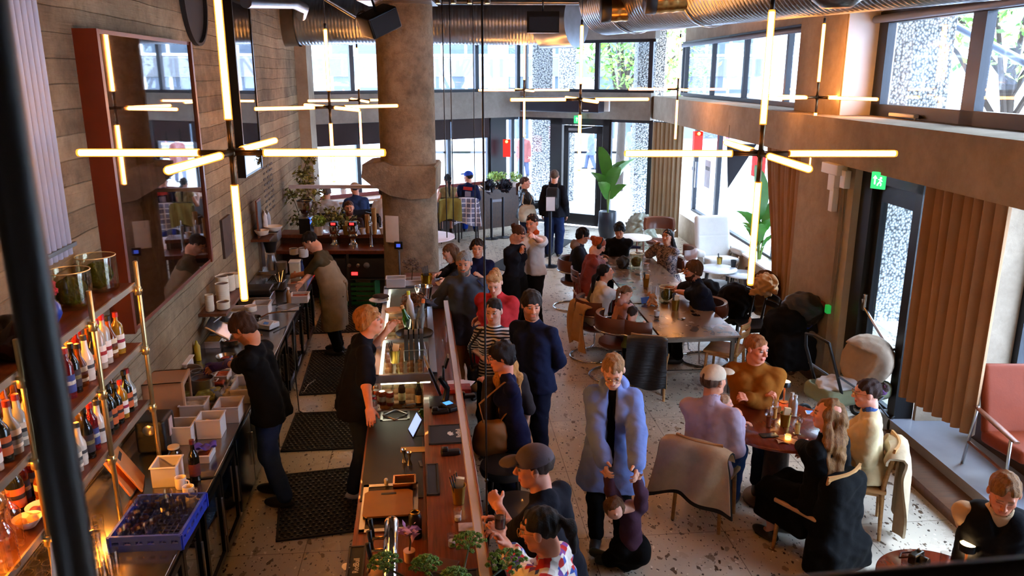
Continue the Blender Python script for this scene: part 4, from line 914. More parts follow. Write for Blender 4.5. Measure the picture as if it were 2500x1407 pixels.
tub('empty clear square tub beside the cream mugs', A(412, 1175), .17, .19, .15); tub('clear tub of green leaves on the worktop', A(447, 1075), .19, .19, .15, cont='4a5522', ch=.45)
tub('clear tub of yellow shredded cheese', A(518, 1060), .19, .19, .16, cont='d8a552', ch=.55); tub('clear empty tub behind the cheese tub', A(562, 1020), .2, .24, .14); tub('long white plastic tub at the worktop edge by the chef', A(608, 968), .25, .34, .13, m=M('cdc6c6', .5)); tub('clear tub with a crumpled plastic bag', A(478, 1018), .2, .2, .14, cont='c9c9cf', ch=.8)
one('nitrile_gloves', 'crumpled violet rubber gloves on a small tub', 'gloves', (lambda: B().sheet(lambda u, v: Vector((.16*(u-.5), .09*(v-.5), .03+.02*math.sin(u*9)*math.cos(v*7))), 14, 10, .006))(), M('4a3fae', .5, 0, .3, 30), A(502, 1098, .96), .4)
tub('small clear tub of cutlery below the violet gloves', A(498, 1118), .13, .2, .06, cont='8a3a1c', ch=.3)
jarthing('storage_jar', 'squat glass jar with a steel lid next to the green tub', 'jar', A(428, 1130), [(0, 0), (.05, 0), (.052, .08), (.04, .1), (.04, .12), (0, .12)], GLASS('d9d8c0', .05, .75), ('b9a98a', [(0, .12), (.043, .12), (.043, .135), (0, .136)]), ('5c5a2a', .045, .07))
for k, (x, y, lb) in enumerate(((335, 1195, 'orange chopping board with a slot, leaning on the shelf side'), (352, 1185, 'second orange chopping board leaning behind the first'))):
    b = B().box((0, 0, .18), (.016, .24, .34), bev=.007); b.mi = 1; b.box((.009, 0, .28), (.002, .12, .03), bev=.001); o = one('chopping_board', lb, 'chopping board', b, [M('c07a3c', .5, 0, .1), BLK], A(x, y), RZA+.25*k); o.rotation_euler[1] = -.5
# black blender block, small cabinet
soft_ = lambda nm, lb, cat, pr, m, loc, h=.008, rz=0: (lambda o: tag(o, lb, cat))(soft(nm, pr, m, None, h, loc))
t = thing('coffee_grinder', 'black shiny grinder block with a chrome dial near the cabinet', 'grinder', A(385, 1090), RZA); B().box((0, 0, .13), (.22, .26, .26), bev=.03).obj('grinder_body', M('0c0c0d', .12, .2, .2, 90, .5, 120), t); B().cyl((.0, -.135, .2), (.0, -.15, .2), .045).obj('dial', STEEL, t); B().box((.115, 0, .17), (.008, .08, .14)).obj('pale_panel', M('c9a9a0', .6), t)
t = thing('glass_door_cabinet', 'small brown countertop cabinet with a glazed door', 'cabinet', A(412, 1012), RZA+.1); B().bx(-.16, .16, -.17, .17, 0, .02).bx(-.16, .16, -.17, .17, .32, .34).bx(-.16, -.14, -.17, .17, 0, .34).bx(-.16, .16, .15, .17, 0, .34).bx(-.16, .16, -.17, -.15, 0, .34).obj('cabinet_body', M('a07a5c', .5, 0, .1), t)
d = B().bx(.16, .175, -.17, -.13, 0, .34).bx(.16, .175, .13, .17, 0, .34).bx(.16, .175, -.13, .13, 0, .04).bx(.16, .175, -.13, .13, .3, .34).obj('door', M('c3a184', .5), t); B().bx(.164, .168, -.13, .13, .04, .3).obj('door_glass', GLASS('e8d8c8', .04, .8), d)
# cooking end by the chef
pot('wide steel pot with two handles in front of the chef', A(497, 955), .1, .13); pot('copper-coloured shallow pot beside the cabinet', A(440, 955), .09, .08, '9a5a22'); pot('big brown braising pot behind the wide steel pot', A(455, 925), .15, .09, '6b4422'); pot('small steel saucepan nested before the braising pot', A(485, 930), .06, .1, handle=False)
tub('white lidded tub at the wall behind the pots', A(440, 905), .2, .26, .1, lid='dcdcdc'); tub('tub of orange carrots beside the steel pot', A(545, 930), .12, .2, .08, cont='b3491e', ch=.8)
t = thing('cling_film_box', 'blue and white cling film box on the worktop edge', 'box', A(527, 968), .6); B().box((0, 0, .025), (.05, .34, .05), bev=.003).obj('carton', M('6f8fc4', .6, 0, .3, 30), t)
gp = thing('prep_trough', 'sunken steel prep trough with food trays before the chef', 'prep trough', RS(-1.86, 6.95, .9), RZA); B().bx(-.17, .3, -.5, .62, 0, .012, bev=.004).obj('trough_rim', STEEL, gp)
q = random.Random(9)
for k, c in enumerate(('8a3216', 'b3541f', '8c8f3a', 'c9b27a', 'a33a20', 'd8cdb0')):
    y = -.38+(k//2)*.36; x = -.06+(k % 2)*.24; s = B().bx(x-.1, x+.1, y-.15, y+.15, .012, .03).obj('food_pan', DSTEEL, gp); soft('contents', [('+', 0, ('box', (x, y, .035), (.09, .14, .016), None, .01)), ('n', .006, 70)], M(c, .5, 0, .6, 40), s, .008)
jarthing('squeeze_bottle', 'yellow squeeze bottle standing behind the food trays', 'bottle', A(484, 880), [(0, 0), (.032, 0), (.033, .15), (.02, .17), (.008, .21), (0, .21)], M('c9b52a', .4, 0, .1, trans=.2))
pan('steel bowl-shaped pan of tomato sauce before the chef', A(552, 880, .92), .1, -.2, 'a13a18'); pan('frying pan with a dark red base and wooden handle', A(565, 838, .92), .11, .1, '8a3f2a')
tub('tub of yellow couscous by the frying pan', A(520, 842), .2, .24, .07, cont='c98f2e', ch=.9); bowl('wide cream bowl with a striped rim on the worktop', A(533, 806, 1.0), .13, .05); tub('steel box under the cream bowl', A(534, 815), .16, .2, .09, m=STEEL)
pan('saucepan with a long wooden handle beside the chef head', A(617, 792), .1, .35, '5a2f1a', .09); t = thing('kitchen_scale', 'white digital kitchen scale beside the saucepan', 'scale', A(652, 800), -.4)
B().box((0, 0, .035), (.22, .18, .06), bev=.012).box((.06, -.07, .075), (.14, .08, .012), rx=.5).obj('scale_body', M('c3ccd8', .4), t); B().box((.06, -.08, .085), (.06, .03, .004), rx=.5).obj('display', EMIT('20304a', .6), t)
tub('white tub heaped with napkins at the wall', A(575, 778), .28, .26, .12, cont='cfc9c4', m=M('d5d0cd', .5)); tub('clear tub of brown noodles under the white tub', A(585, 800), .18, .2, .15, cont='8a5a2a', ch=.9); tub('translucent tub with white lids by the light tube', A(640, 765), .2, .25, .13); stack('white paper bowl stacked by the light tube', A(613, 760, 1.0), .07, 5, .012, 'e6ddd2', 'd9cfc2')
# panini grill, filter brewer
t = thing('contact_grill', 'black and steel contact grill on the worktop', 'grill', A(628, 738), RZA); B().bx(-.2, .2, -.18, .18, .0, .11, bev=.01).obj('grill_base', STEEL, t); B().bx(-.2, .2, -.17, .16, .13, .2, bev=.02).obj('grill_lid', M('1a1a1c', .3, .3, .2, 40), t); B().tube([(.2, -.12, .17), (.28, -.13, .2), (.28, .1, .22), (.2, .1, .17)], .012).obj('handle', BLK, t)
t = thing('filter_coffee_brewer', 'tall steel filter coffee brewer against the wall', 'coffee machine', A(648, 665), RZA); B().bx(-.2, .22, -.14, .18, 0, .04).bx(-.2, -.02, -.1, .18, .04, .5).bx(-.2, .24, -.16, .18, .48, .62, bev=.008).obj('brewer_body', STEEL, t); B().bx(-.22, .25, -.18, .2, .62, .65).obj('brewer_top', BLKM, t); B().lathe([(0, .3), (.07, .3), (.1, .46), (0, .46)], 24, (.1, 0, 0)).obj('filter_basket', BLKM, t); B().lathe([(0, .04), (.07, .04), (.08, .12), (.05, .24), (.05, .27), (0, .27)], 24, (.1, 0, 0)).obj('jug', STEEL, t)
for k, (x, y, r, lb) in enumerate(((640, 566, .1, 'shallow cream bowl on top of the coffee brewer'), (668, 556, .13, 'big fluted paper filter bowl on top of the coffee brewer'))): bowl(lb, PZ(x, y+8, 1.555), r, .07, 'e6dccb')
t = thing('utensil_rack', 'jumble of chrome kitchen utensils behind the grill', 'utensils', A(675, 706)); 
for k in range(7): B().tube([(-.1+k*.03, .02*k, .12), (-.02+k*.025, -.05+.01*k, .2+.01*k), (.05+k*.01, -.1, .12)], .009).obj('utensil', CHROME if k % 2 else BLKM, t)
B().box((0, 0, .06), (.24, .2, .11), bev=.01).obj('rack_box', DSTEEL, t)
stack('grey plate in the tall stack beside the brewer', A(689, 668), .08, 12, .014, '8f8f92', '6d6d70', 'plate', 'plate'); stack('white plate in the stack behind the oil jug', A(742, 628), .075, 9, .016, 'd8d5d0', '2f2f30', 'plate', 'plate'); stack('dark rimmed plate stacked beside the white crate', A(718, 622), .07, 6, .016, 'cfcac0', '1f1f20', 'plate', 'plate')
tub('white oil canister with a yellow stain by the barista hands', A(722, 672), .14, .18, .2, m=M('dcd4b8', .4, 0, .2), lid='e0dcd0'); bottle2('blue_bottle', 'blue bottle with a long pouring stick beside the oil canister', A(738, 668), .2, .03, 'round', '1d2a66', '14182a', None, .2)
tub('clear tub of pink meat under the barista hands', A(727, 705), .22, .24, .1, cont='a4553f', ch=.7); tub('clear tub of tomato paste before the meat tub', A(733, 735), .22, .22, .09, cont='a0523a', ch=.7)
bottle2('sauce_bottle', 'small clear bottle half full of amber oil', A(706, 742), .2, .028, 'tall', 'c98a4a', 'dddddd', None, .4)
t = thing('baking_tray', 'steel baking tray lying by the worktop edge', 'tray', A(704, 752), RZA+.1); B().box((0, 0, .006), (.26, .3, .006)).ring((0, 0, .016), .15, .004, 4, 6).obj('tray_body', STEEL, t)
pg = None
for k in range(14):
    pos = RS(-2.15+(k % 4)*.07, 10.6+(k//4)*.08, .902); lb = 'clear glass in the row at the far end of the worktop'
    if pg is None: pg = tumbler(lb, pos, .03, .12, 'glasses at the far end of the worktop')
    else: dup(pg, pos)
# cables on the worktop edge
pipe('power_cable', 'black cable looping over the steel worktop edge behind the chef', [A(668, 812), A(700, 796), RS(-1.49, 8.0, .88), RS(-1.46, 7.7, .45), RS(-1.46, 7.6, .06), RS(-1.35, 7.7, .015)], .006, BLK)
pipe('power_cable', 'long black cable draped below the contact grill', [A(660, 745), A(710, 738), RS(-1.49, 9.2, .86), RS(-1.46, 8.9, .3), RS(-1.4, 8.6, .015), RS(-1.32, 8.5, .015)], .007, BLK)
pipe('white_cable', 'white cable looping out onto the aisle floor', [PZ(x, y, .012) for x, y in ((713, 930), (720, 950), (742, 958), (752, 940), (770, 928))], .006, WHITE)
# wall shelf of bowls, steel splash panel and bin
t = thing('wall_shelf', 'short dark wooden wall shelf carrying the cream crockery', 'shelf', RS(-2.285, 8.85, 1.3), RZA); B().bx(0, .28, -.62, .5, -.03, 0).obj('shelf_board', SHW, t)
for y in (-.5, .35): B().tube([(.01, y, -.2), (.24, y, -.03)], .01).obj('bracket', STEEL, t)
S_ = lambda s, tt: RS(-2.285+s, tt, 1.3)
stack('cream bowl in the front-most tall stack on the wall shelf', S_(.17, 8.62), .07, 9, .024); stack('cream bowl in the second tall stack on the wall shelf', S_(.12, 8.85), .07, 10, .024); stack('cream bowl in the low stack at the shelf edge', S_(.22, 8.4), .068, 3, .024); stack('small cream cup stacked at the near end of the wall shelf', S_(.1, 8.33), .045, 6, .028, inner='d5c8b0', nm='cup', cat='cup'); stack('wide cream bowl stacked at the back of the wall shelf', S_(.1, 9.15), .09, 6, .03, inner='3a2a20'); stack('pale plate piled at the far end of the wall shelf', S_(.15, 9.3), .08, 8, .02, inner='d5c8b0', nm='plate', cat='plate')
soft_('steel_chute', 'curled steel sheet with a brown edge hanging under the crockery shelf', 'chute', [('+', 0, ('box', (0, 0, 0), (.14, .2, .012), Euler((0, .6, .2)).to_matrix(), .01))], STEEL, RS(-2.1, 8.3, 1.12))
sp = RS(-1.9, 3.25, .9); b = B(); pr = [(-.33, 0), (-.33, .3), (.12, .3), (.2, .28), (.27, .22), (.3, .12), (.31, 0)]
vs = [(x, -.01, z) for x, z in pr]+[(x, .01, z) for x, z in pr]; n7 = len(pr); b.add(vs, [tuple(range(n7)), tuple(range(n7, 2*n7))[::-1]]+[(i+n7, (i+1) % n7+n7, (i+1) % n7, i) for i in range(n7)]); one('steel_splash_guard', 'dark steel splash guard with rounded corner beyond the sink', 'splash guard', b, M('5d4630', .25, 1., .3, 3.), sp, RZA)
sp = RS(-1.95, 2.95, .9); b2 = B(); b2.add([(x*.8, y, z*.7) for x, y, z in vs], b.f); one('steel_splash_guard', 'lower steel guard closest to the black pole base', 'splash guard', b2, M('5d4630', .25, 1., .3, 3.), sp, RZA)
jarthing('steel_bin', 'grey cylindrical tin under the hanging towel', 'tin', RS(-2.02, 3.6, .902), [(0, 0), (.08, 0), (.08, .2), (.083, .205), (.07, .2), (.07, .01), (0, .01)], DSTEEL)
cloth('white_rag', 'pale rag draped over the lower steel guard', RS(-1.78, 2.98, .98), lambda u, v: Vector((.08*(u-.5)+.01*math.sin(v*9), .03*math.sin(u*8+v*3), .22*v-.06)), M('d9c6ae', .9, 0, .1, bmp=.4))
# ---------------------------------------------------------------- coffee wall shelf, aisle mats
pc = RS(-2.285, 11.6, 1.5); t = thing('wall_shelf', 'small dark wall shelf holding coffee bags and a framed sign', 'shelf', pc, RZA); B().bx(0, .25, -.5, .5, -.03, 0).obj('shelf_board', SHW, t)
for k, (y, h_) in enumerate(((-.1, .34), (.15, .3))):
    t = thing('coffee_bag', ('large white coffee bag on the small wall shelf', 'smaller silver coffee bag behind the large white one')[k], 'bag', pc+AXV*y+RXV*.13, RZA+.3); soft('bag_body', [('+', 0, ('box', (0, 0, h_*.45), (.035, .085, h_*.45), None, .03)), ('+', .02, ('box', (0, 0, h_*.93), (.008, .085, h_*.08), None, .006)), ('n', .004, 40)], M('cfc8c2' if k == 0 else 'a9b0ba', .45, .1, .05), t, .008); B().box((.038, 0, .15), (.003, .07, .09)).obj('bag_label', M('efe9e0', .7), t)
t = thing('framed_sign', 'small dark framed sign leaning on the small wall shelf', 'picture', pc+AXV*-.3+RXV*.1, RZA); B().box((0, 0, .27), (.02, .3, .52)).obj('sign_frame', WALN, t); B().box((.012, 0, .27), (.004, .25, .46)).obj('sign_face', M('30323a', .5, 0, .5, 40), t)
def ringmat(lb, x0, y0, x1, y1, rz, w, l):
    c = PZ(x0, y0, 0); t = thing('rubber_mat', lb, 'floor mat', (c.x, c.y, .002), rz)
    n_, k = int(w/.052), int(l/.052); b = B()
    b.bx(-w/2, w/2, -l/2, -l/2+.02, 0, .016).bx(-w/2, w/2, l/2-.02, l/2, 0, .016).bx(-w/2, -w/2+.02, -l/2, l/2, 0, .016).bx(w/2-.02, w/2, -l/2, l/2, 0, .016)
    for i in range(n_):
        for j in range(k):
            x = -w/2+(i+.5+.5*(j % 2))*w/(n_+.5); y = -l/2+(j+.5)*l/k; vs = []; r1, r2 = .027, .014
            for r, z in ((r1, .012), (r2, .016), (r2*.95, .0)): vs += [(x+r*math.cos(a*PI/4), y+r*math.sin(a*PI/4), z) for a in range(8)]
            b.add(vs, [(a, (a+1) % 8, (a+1) % 8+8, a+8) for a in range(8)]+[(a+8, (a+1) % 8+8, (a+1) % 8+16, a+16) for a in range(8)])
    b.obj('ring_pattern', RUBBER, t); return t
ringmat('black rubber ring mat closest to the sink end of the aisle', 790, 1225, 0, 0, RZA+.12, .78, 1.15)
ringmat('black rubber ring mat behind the blond barista, middle of the aisle', 795, 1052, 0, 0, RZA-.02, .78, .95)
ringmat('long black rubber ring mat under the aproned barista', 823, 905, 0, 0, RZA+.02, .78, 1.6); ringmat('far black rubber ring mat before the back bar', 860, 770, 0, 0, RZA, 1.0, 1.8)
# ---------------------------------------------------------------- back bar between wall and column
P1, P2 = PZ(700, 612, .95), PZ(958, 612, .95)
Yb = P1.y; x0, x1 = P1.x-.3, CC.x-.25; ZU = 1.12; yu = PZ(800, 573, ZU).y-Yb; yv = PZ(800, 561, ZU).y-Yb
t = thing('back_bar', 'two-tier red wooden back bar between the wall and the column', 'bar counter', (0, Yb, 0)); B().bx(x0, x1, 0, yu+.1, .89, .95, bev=.005).obj('lower_counter', BARW, t)
B().bx(x0-.3, x1, yu, yv, ZU-.06, ZU, bev=.005).obj('upper_counter', BARW, t); B().bx(x0-.3, x1, yu+.1, yu+.13, 0, ZU-.06).obj('back_panel', DWOOD, t); B().bx(x0, x1, .2, .24, .45, .47).bx(x0, x1, .0, .5, .46, .48).obj('under_shelf', DSTEEL, t)
for x in (x0+.05, (x0+x1)/2+.2, x1-.05): B().bx(x-.02, x+.02, .02, .06, 0, .89).bx(x-.02, x+.02, yu+.0, yu+.04, .95, ZU-.06).obj('leg', DSTEEL, t)
G_ = lambda x, y, z=.952: PZ(x, y, z)
for k, (x, lb) in enumerate(((818, 'chrome coffee grinder with a red light, by the potted plant'), (863, 'chrome coffee grinder with a red light, by the paper cups'))):
    t = thing('espresso_grinder', lb, 'grinder', G_(x, 600)); B().lathe([(0, 0), (.09, 0), (.09, .03), (.05, .06), (.045, .12), (.08, .17), (.06, .2), (.09, .26), (.09, .34), (0, .34)], 24).obj('grinder_body', CHROME, t); B().box((0, 0, .37), (.13, .12, .06), bev=.012).obj('hopper_lid', BLKM, t); B().box((0, -.06, .375), (.07, .01, .035)).obj('red_light', EMIT('ff1a1a', 3.), t)
for k, (x, lb) in enumerate(((907, 'slim chrome beer tap beside the paper cups'), (940, 'slim chrome beer tap against the column'))):
    t = thing('water_tap', lb, 'tap', G_(x, 602)); B().lathe([(0, 0), (.04, 0), (.04, .01), (.022, .02), (.022, .36), (.03, .38), (.03, .42), (0, .43)], 20).obj('tap_body', CHROME, t); B().tube([(0, 0, .38), (0, -.08, .4), (0, -.1, .36)], .012).obj('spout', CHROME, t); B().cyl((0, 0, .42), (0, .01, .5), .01).obj('tap_lever', CHROME, t)
UZ = lambda x, y: PZ(x, y, ZU+.002)
for k, (x, y, n_, lb) in enumerate(((898, 570, 7, 'brown paper cup in the shorter tower on the back bar'), (915, 572, 11, 'brown paper cup in the taller tower on the back bar'), (885, 572, 3, 'white mug upturned on the back bar by the cup towers'), (935, 571, 3, 'white mug upturned on the back bar by the column'))):
    if n_ > 3: stack(lb, UZ(x, y), .04, n_, .042 if n_ < 9 else .038, 'c99a5c', '9a6c38', 'paper_cup', 'cup')
    else: bowl(lb, UZ(x, y), .055, .1, 'e4dfdc', nm='mug', cat='mug')
bucket('brass cutlery bucket with white napkins on the back bar', UZ(847, 573), .07, .16)
def leafplant(nm, lb, p, pr, leaves, seed, cols=('4f7a24', 'a9c455'), size=.03, stems=(), cat='plant'):
    t = thing(nm, lb, cat, p)
    if pr: B().lathe(pr[0], 24).obj('pot', pr[1], t)
    for s in stems: B().tube(s, .006, 6).obj('stem', M('4b3a22', .8), t)
    b = B()
    for i, (c, r, n_) in enumerate(leaves): leafcloud(b, c, r, n_, size, seed+i, .8)
    b.obj('leaves', leafmat(*cols), t); return t
leafplant('potted_plant', 'small green plant in a white pot on the back bar', UZ(779, 574), ([(0, 0), (.06, 0), (.08, .15), (.07, .15), (0, .13)], WHITE), [((0, 0, .23), .13, 260)], 3, ('5d8a1e', 'cfe36a'), .035)
st_ = [[(0, 0, .1), (.1, .05, .6), (-.05, .0, 1.2), (.1, 0, 1.6)], [(0, 0, .1), (-.15, 0, .5), (-.3, 0, 1.0)], [(0, 0, .1), (.3, 0, .5), (.6, .0, .45)]]
leafplant('trailing_plant', 'tall straggly trailing plant by the pilaster behind the espresso grinder', UZ(742, 563)+Vector((0, .35, -.3)), ([(0, 0), (.12, 0), (.15, .2), (0, .2)], M('3a3a3c', .6)), [((.0, 0, .5), .25, 120), ((.05, 0, .85), .28, 200), ((.0, 0, 1.2), .22, 150), ((.08, 0, 1.5), .16, 70), ((-.3, 0, .85), .18, 70), ((.45, 0, .5), .22, 130), ((.7, 0, .35), .2, 90), ((-.25, 0, .4), .15, 40)], 21, ('4a4a22', '9a9a3e'), .045, st_)
t = thing('espresso_grinder', 'tall black grinder with a clear bean hopper by the wall', 'grinder', UZ(749, 569)); t.scale = (.72, .72, .72); B().box((0, 0, .18), (.26, .3, .36), bev=.02).obj('grinder_body', BLKM, t); B().lathe([(0, .36), (.17, .36), (.17, .4), (0, .42)], 24).obj('steel_collar', STEEL, t); B().lathe([(0, .42), (.07, .42), (.1, .5), (.17, .6), (.18, .75), (.175, .75), (.16, .61), (0, .5)], 24).obj('bean_hopper', GLASS('d8c8ba', .05, .7), t); B().ring((0, 0, .76), .175, .014).obj('hopper_rim', BLKM, t); B().lathe([(0, .44), (.09, .47), (.13, .56), (0, .58)], 20).obj('beans', M('3a2012', .7, 0, .5, 50), t); B().box((.14, -.1, .3), (.02, .1, .14)).obj('display', EMIT('3a6aff', 1.2), t)
for k, (x, lb) in enumerate(((838, 'black audio unit with a red light under the back bar'), (912, 'larger black amplifier with knobs under the back bar'))):
    w = .3 if k == 0 else .62; t = thing('amplifier', lb, 'amplifier', (PZ(x, 660, .5).x, Yb+.22, .482)); B().box((0, 0, .17), (w, .4, .32), bev=.01).obj('case', M('2e2e31', .4, .3), t)
    B().box((-.1*k-w*.2, -.205, .08), (.1, .01, .05)).obj('red_display', EMIT('ff2222', 2.2), t)
    for j in range(3 if k else 1): B().cyl((-.3+.14*j, -.2, .22), (-.3+.14*j, -.225, .22), .03 if j < 2 else .05).obj('knob', STEEL, t)
bottle2('water_bottle', 'clear empty glass bottle beside the amplifier', (PZ(862, 655, .5).x, Yb+.1, .482), .36, .045, 'round', 'aab4b8', None, None, .7); bottle2('water_bottle', 'second clear bottle closer to the amplifier', (PZ(875, 655, .5).x, Yb+.12, .482), .34, .045, 'tall', 'aab4b8', None, None, .7)
t = thing('green_crate', 'green plastic crate on the floor under the back bar', 'crate', (PZ(862, 715, .1).x, Yb+.3, .0), 0); b = B()
for k in range(5): b.bx(-.45, .45, -.25, -.235, .03+k*.08, .08+k*.08); b.bx(-.45, .45, .235, .25, .03+k*.08, .08+k*.08)
for s in (-1, 1): b.bx(s*.45-.01, s*.45+.01, -.25, .25, 0, .42)
b.bx(-.45, .45, -.25, .25, 0, .02).obj('crate_walls', M('1e6b3a', .5), t); B().box((-.1, 0, .3), (.3, .3, .5)).box((.25, 0, .28), (.25, .3, .46)).obj('contents', M('b9b2a8', .7, 0, .4, 8), t)
# notice and control box on the column
pc = PY(975, 520, CC.y-.44); one('paper_notice', 'white paper notice taped on the column', 'notice', B().sheet(lambda u, v: Vector((-.11+.22*u, .03*(u-.5)**2, -.2+.4*v)), 6, 6, .002), M('d3cdc8', .8), PY(965, 560, CC.y-.40)-Vector((.05, 0, 0)), -.35)
one('column_controller', 'small black control box with a blue screen on the column', 'control box', (lambda b: (b.box((0, 0, 0), (.12, .05, .11), bev=.006), setattr(b, 'mi', 1), b.box((0, -.027, .0), (.06, .004, .05))) and b)(B()), [BLKM, EMIT('2b3f9a', .8)], PY(973, 599, CC.y-.43))
pipe('column_conduit', 'galvanised conduit running down the column from the control box', [PY(974, 612, CC.y-.42), PY(977, 700, CC.y-.42)-Vector((0, 0, .4))], .014, GALV)
# ---------------------------------------------------------------- serving bar
ZL, ZH = .95, 1.08
t = thing('serving_bar', 'long serving bar with a red-brown wooden top and sinks', 'bar counter', RS(0, 6.2, 0), RZA)
ta, tb = -3.1, 3.75
B().bx(-.455, .0, ta, .15, ZL-.04, ZL, bev=.004).obj('lower_top', BARW, t); B().bx(.0, .345, ta, tb, ZH-.05, ZH, bev=.005).obj('upper_top', BARW, t)
B().bx(-.4, .3, ta, tb, 0, .5).bx(-.4, .3, ta, .2, .5, ZL-.045).bx(.02, .3, ta, tb, .4, ZH-.055).obj('bar_body', M('1c1412', .6, 0, .2), t)
B().bx(-.44, -.02, -1.35, .1, ZL, ZL+.006).obj('black_inlay', M('141112', .45, 0, .1), t)
dk = B().bx(-.4, .0, .2, 3.7, .4, .5).obj('display_plinth', BLK, t)
def L(px, py, z=ZL+.002): return PZ(px, py, z)
def sink(lb, c, w, d, dep, rim, m):
    t = thing('sink', lb, 'sink', c, RZA); b = B()
    for s in (-1, 1): b.bx(s*(w/2-rim), s*w/2, -d/2, d/2, 0, .008); b.bx(-w/2, w/2, s*(d/2-rim), s*d/2, 0, .008)
    b.obj('sink_rim', STEEL, t); b = B(); w2, d2 = w/2-rim, d/2-rim
    b.bx(-w2, w2, -d2, d2, .0005, .0015).obj('basin', m, t); return t
s1 = sink('small brass-toned sink beside the drink cans', L(965, 1016), .24, .2, .1, .02, M('b3925a', .18, 1., .2, 3.)); B().ring((0, 0, .012), .1, .006, 4, 8).obj('basin_lip', STEEL, s1)
s2 = sink('large sink with a steel surround in the bar', L(952, 1238), .37, .6, .1, .035, M('191310', .3, .5))
t = thing('chopping_board', 'brown plastic board with a hand slot over the large sink', 'chopping board', L(948, 1232, ZL+.02), RZA); B().prism([(-.16, -.13), (-.13, -.16), (.13, -.16), (.16, -.13), (.16, .14), (.13, .17), (-.13, .17), (-.16, .14)], 0, .012).obj('board', M('8a5a1f', .4, 0, .15), t); B().box((0, .12, .013), (.1, .025, .002), bev=.001).obj('hand_slot', BLK, t)
t = thing('steel_container', 'small steel gastronorm tray on the corner of the large sink', 'tray', L(988, 1183, ZL+.02), RZA); b = B()
for s in (-1, 1): b.box((s*.072, 0, .02), (.012, .12, .04)); b.box((0, s*.06, .02), (.15, .012, .04))
b.box((0, 0, .003), (.14, .12, .004)).obj('tray_body', M('c49a72', .2, 1., .1), t)
jarthing('salt_cup', 'tiny cream capsule jar beside the steel tray', 'jar', L(943, 1185), [(0, 0), (.013, 0), (.014, .04), (.01, .05), (0, .05)], CREAM)
# drink cans, bottles
CAN = None; q = random.Random(2)
for k, (x, y, c) in enumerate(((912, 1000, 0), (920, 985, 1), (917, 972, 2), (934, 988, 1), (953, 990, 0), (912, 1012, 2))):
    lb = ('red and silver drink can in the group by the small sink', 'orange drink can in the group by the small sink', 'silver-topped drink can in the group by the small sink')[c]
    t = thing('drink_can', lb, 'can', L(x, y), q.uniform(0, 6), 'drink cans by the small sink, '+('red', 'orange', 'silver')[c]); B().lathe([(0, 0), (.027, 0), (.033, .01), (.033, .11), (.027, .122), (0, .118)], 22).obj('can_body', M(('9c2018', 'a2421c', '96705c')[c], .3, .5, .5, 12), t); B().lathe([(0, .1195), (.026, .1225), (.027, .12)], 18).obj('can_lid', STEEL, t); B().lathe([(.0335, .035), (.0335, .08)], 18).obj('can_label', M('d8cdbd', .5, 0, .4, 40), t)
bottle2('beer_bottle', 'brown beer bottle with cream label behind the small sink', L(982, 985), .23, .03, 'wine', '2c1608', '5a1a10', 'd8c48a', .3); bottle2('beer_bottle', 'dark beer bottle half hidden by the till screen', L(1023, 990), .23, .03, 'wine', '1c1a08', '7a1a10', 'c8b48a', .3)
bottle2('green_bottle', 'short green tin behind the tablet', L(1030, 1018), .07, .03, 'tall', '2c5a1a')
one('bar_tools', 'silver peeler and knife lying behind the small sink', 'utensil', B().box((0, 0, .01), (.09, .02, .006), rz=.3).box((-.03, -.03, .006), (.1, .015, .004), rz=.1), STEEL, L(1005, 990), 0)
# RedBull bar mats with lettering and bull emblem
MATM = stripem('17181a', '262729', 160, 1, 'ribbed_rubber', .5)
def text(s, size, m, parent, loc, rot, sx=1., name='lettering'):
    c = bpy.data.curves.new(name, 'FONT'); c.body = s; c.size = size; c.align_x = 'CENTER'; c.extrude = .0006; c.resolution_u = 3; o = bpy.data.objects.new(name, c); COL.objects.link(o)
    bpy.context.view_layer.update(); me = bpy.data.meshes.new_from_object(o.evaluated_get(bpy.context.evaluated_depsgraph_get())); bpy.data.objects.remove(o)
    me.materials.clear(); me.materials.append(m); o = bpy.data.objects.new(name, me); COL.objects.link(o); o.parent = parent; o.location = loc; o.rotation_euler = rot; o.scale = (sx, 1, 1); return o
LETW = M('c9c3ba', .6, 0, .05)
BULL = [(-.5, .05), (-.42, .2), (-.2, .26), (0, .3), (.15, .38), (.3, .3), (.42, .34), (.36, .24), (.5, .1), (.42, .0), (.3, .05), (.2, -.05), (.3, -.25), (.2, -.2), (.1, -.06), (-.1, -.08), (-.2, -.3), (-.28, -.22), (-.26, -.05), (-.45, -.2), (-.4, -.02)]
def emblem(parent, loc, size, rz, m=LETW):
    b = B(); c = (0, .08)
    for i in range(len(BULL)):
        p_, q_ = BULL[i], BULL[(i+1) % len(BULL)]; b.add([(c[0]*size, c[1]*size, .001), (p_[0]*size, p_[1]*size, .001), (q_[0]*size, q_[1]*size, .001)], [(0, 2, 1)])
    b.lathe([(0, .0005), (size*.28, .0005)], 20, (0, size*.1, 0)); o = b.obj('emblem', m, parent); o.location = loc; o.rotation_euler = (0, 0, rz)
def barmat(lb, c, w, d, txt=True, rim=True):
    t = thing('bar_mat', lb, 'bar mat', c, RZA); B().bx(-w/2, w/2, -d/2, d/2, 0, .008, bev=.003).obj('mat_body', MATM, t); b = B()
    for s in (-1, 1): b.bx(s*w/2-s*.012, s*w/2, -d/2, d/2, .008, .012); b.bx(-w/2, w/2, s*d/2-s*.012, s*d/2, .008, .012)
    b.obj('mat_rim', BLK, t)
    if txt: text('RedBull', .05, LETW, t, (w/2-.03, 0, .0092), (0, 0, PI/2), .95); emblem(t, (w/2-.1, 0, .0085), .075, PI/2)
    return t
H_ = lambda x, y, z=ZH+.002: PZ(x, y, z)
bm_ = barmat('black ribbed bar mat with white lettering beside the card reader', H_(1090, 1062), .27, .32)
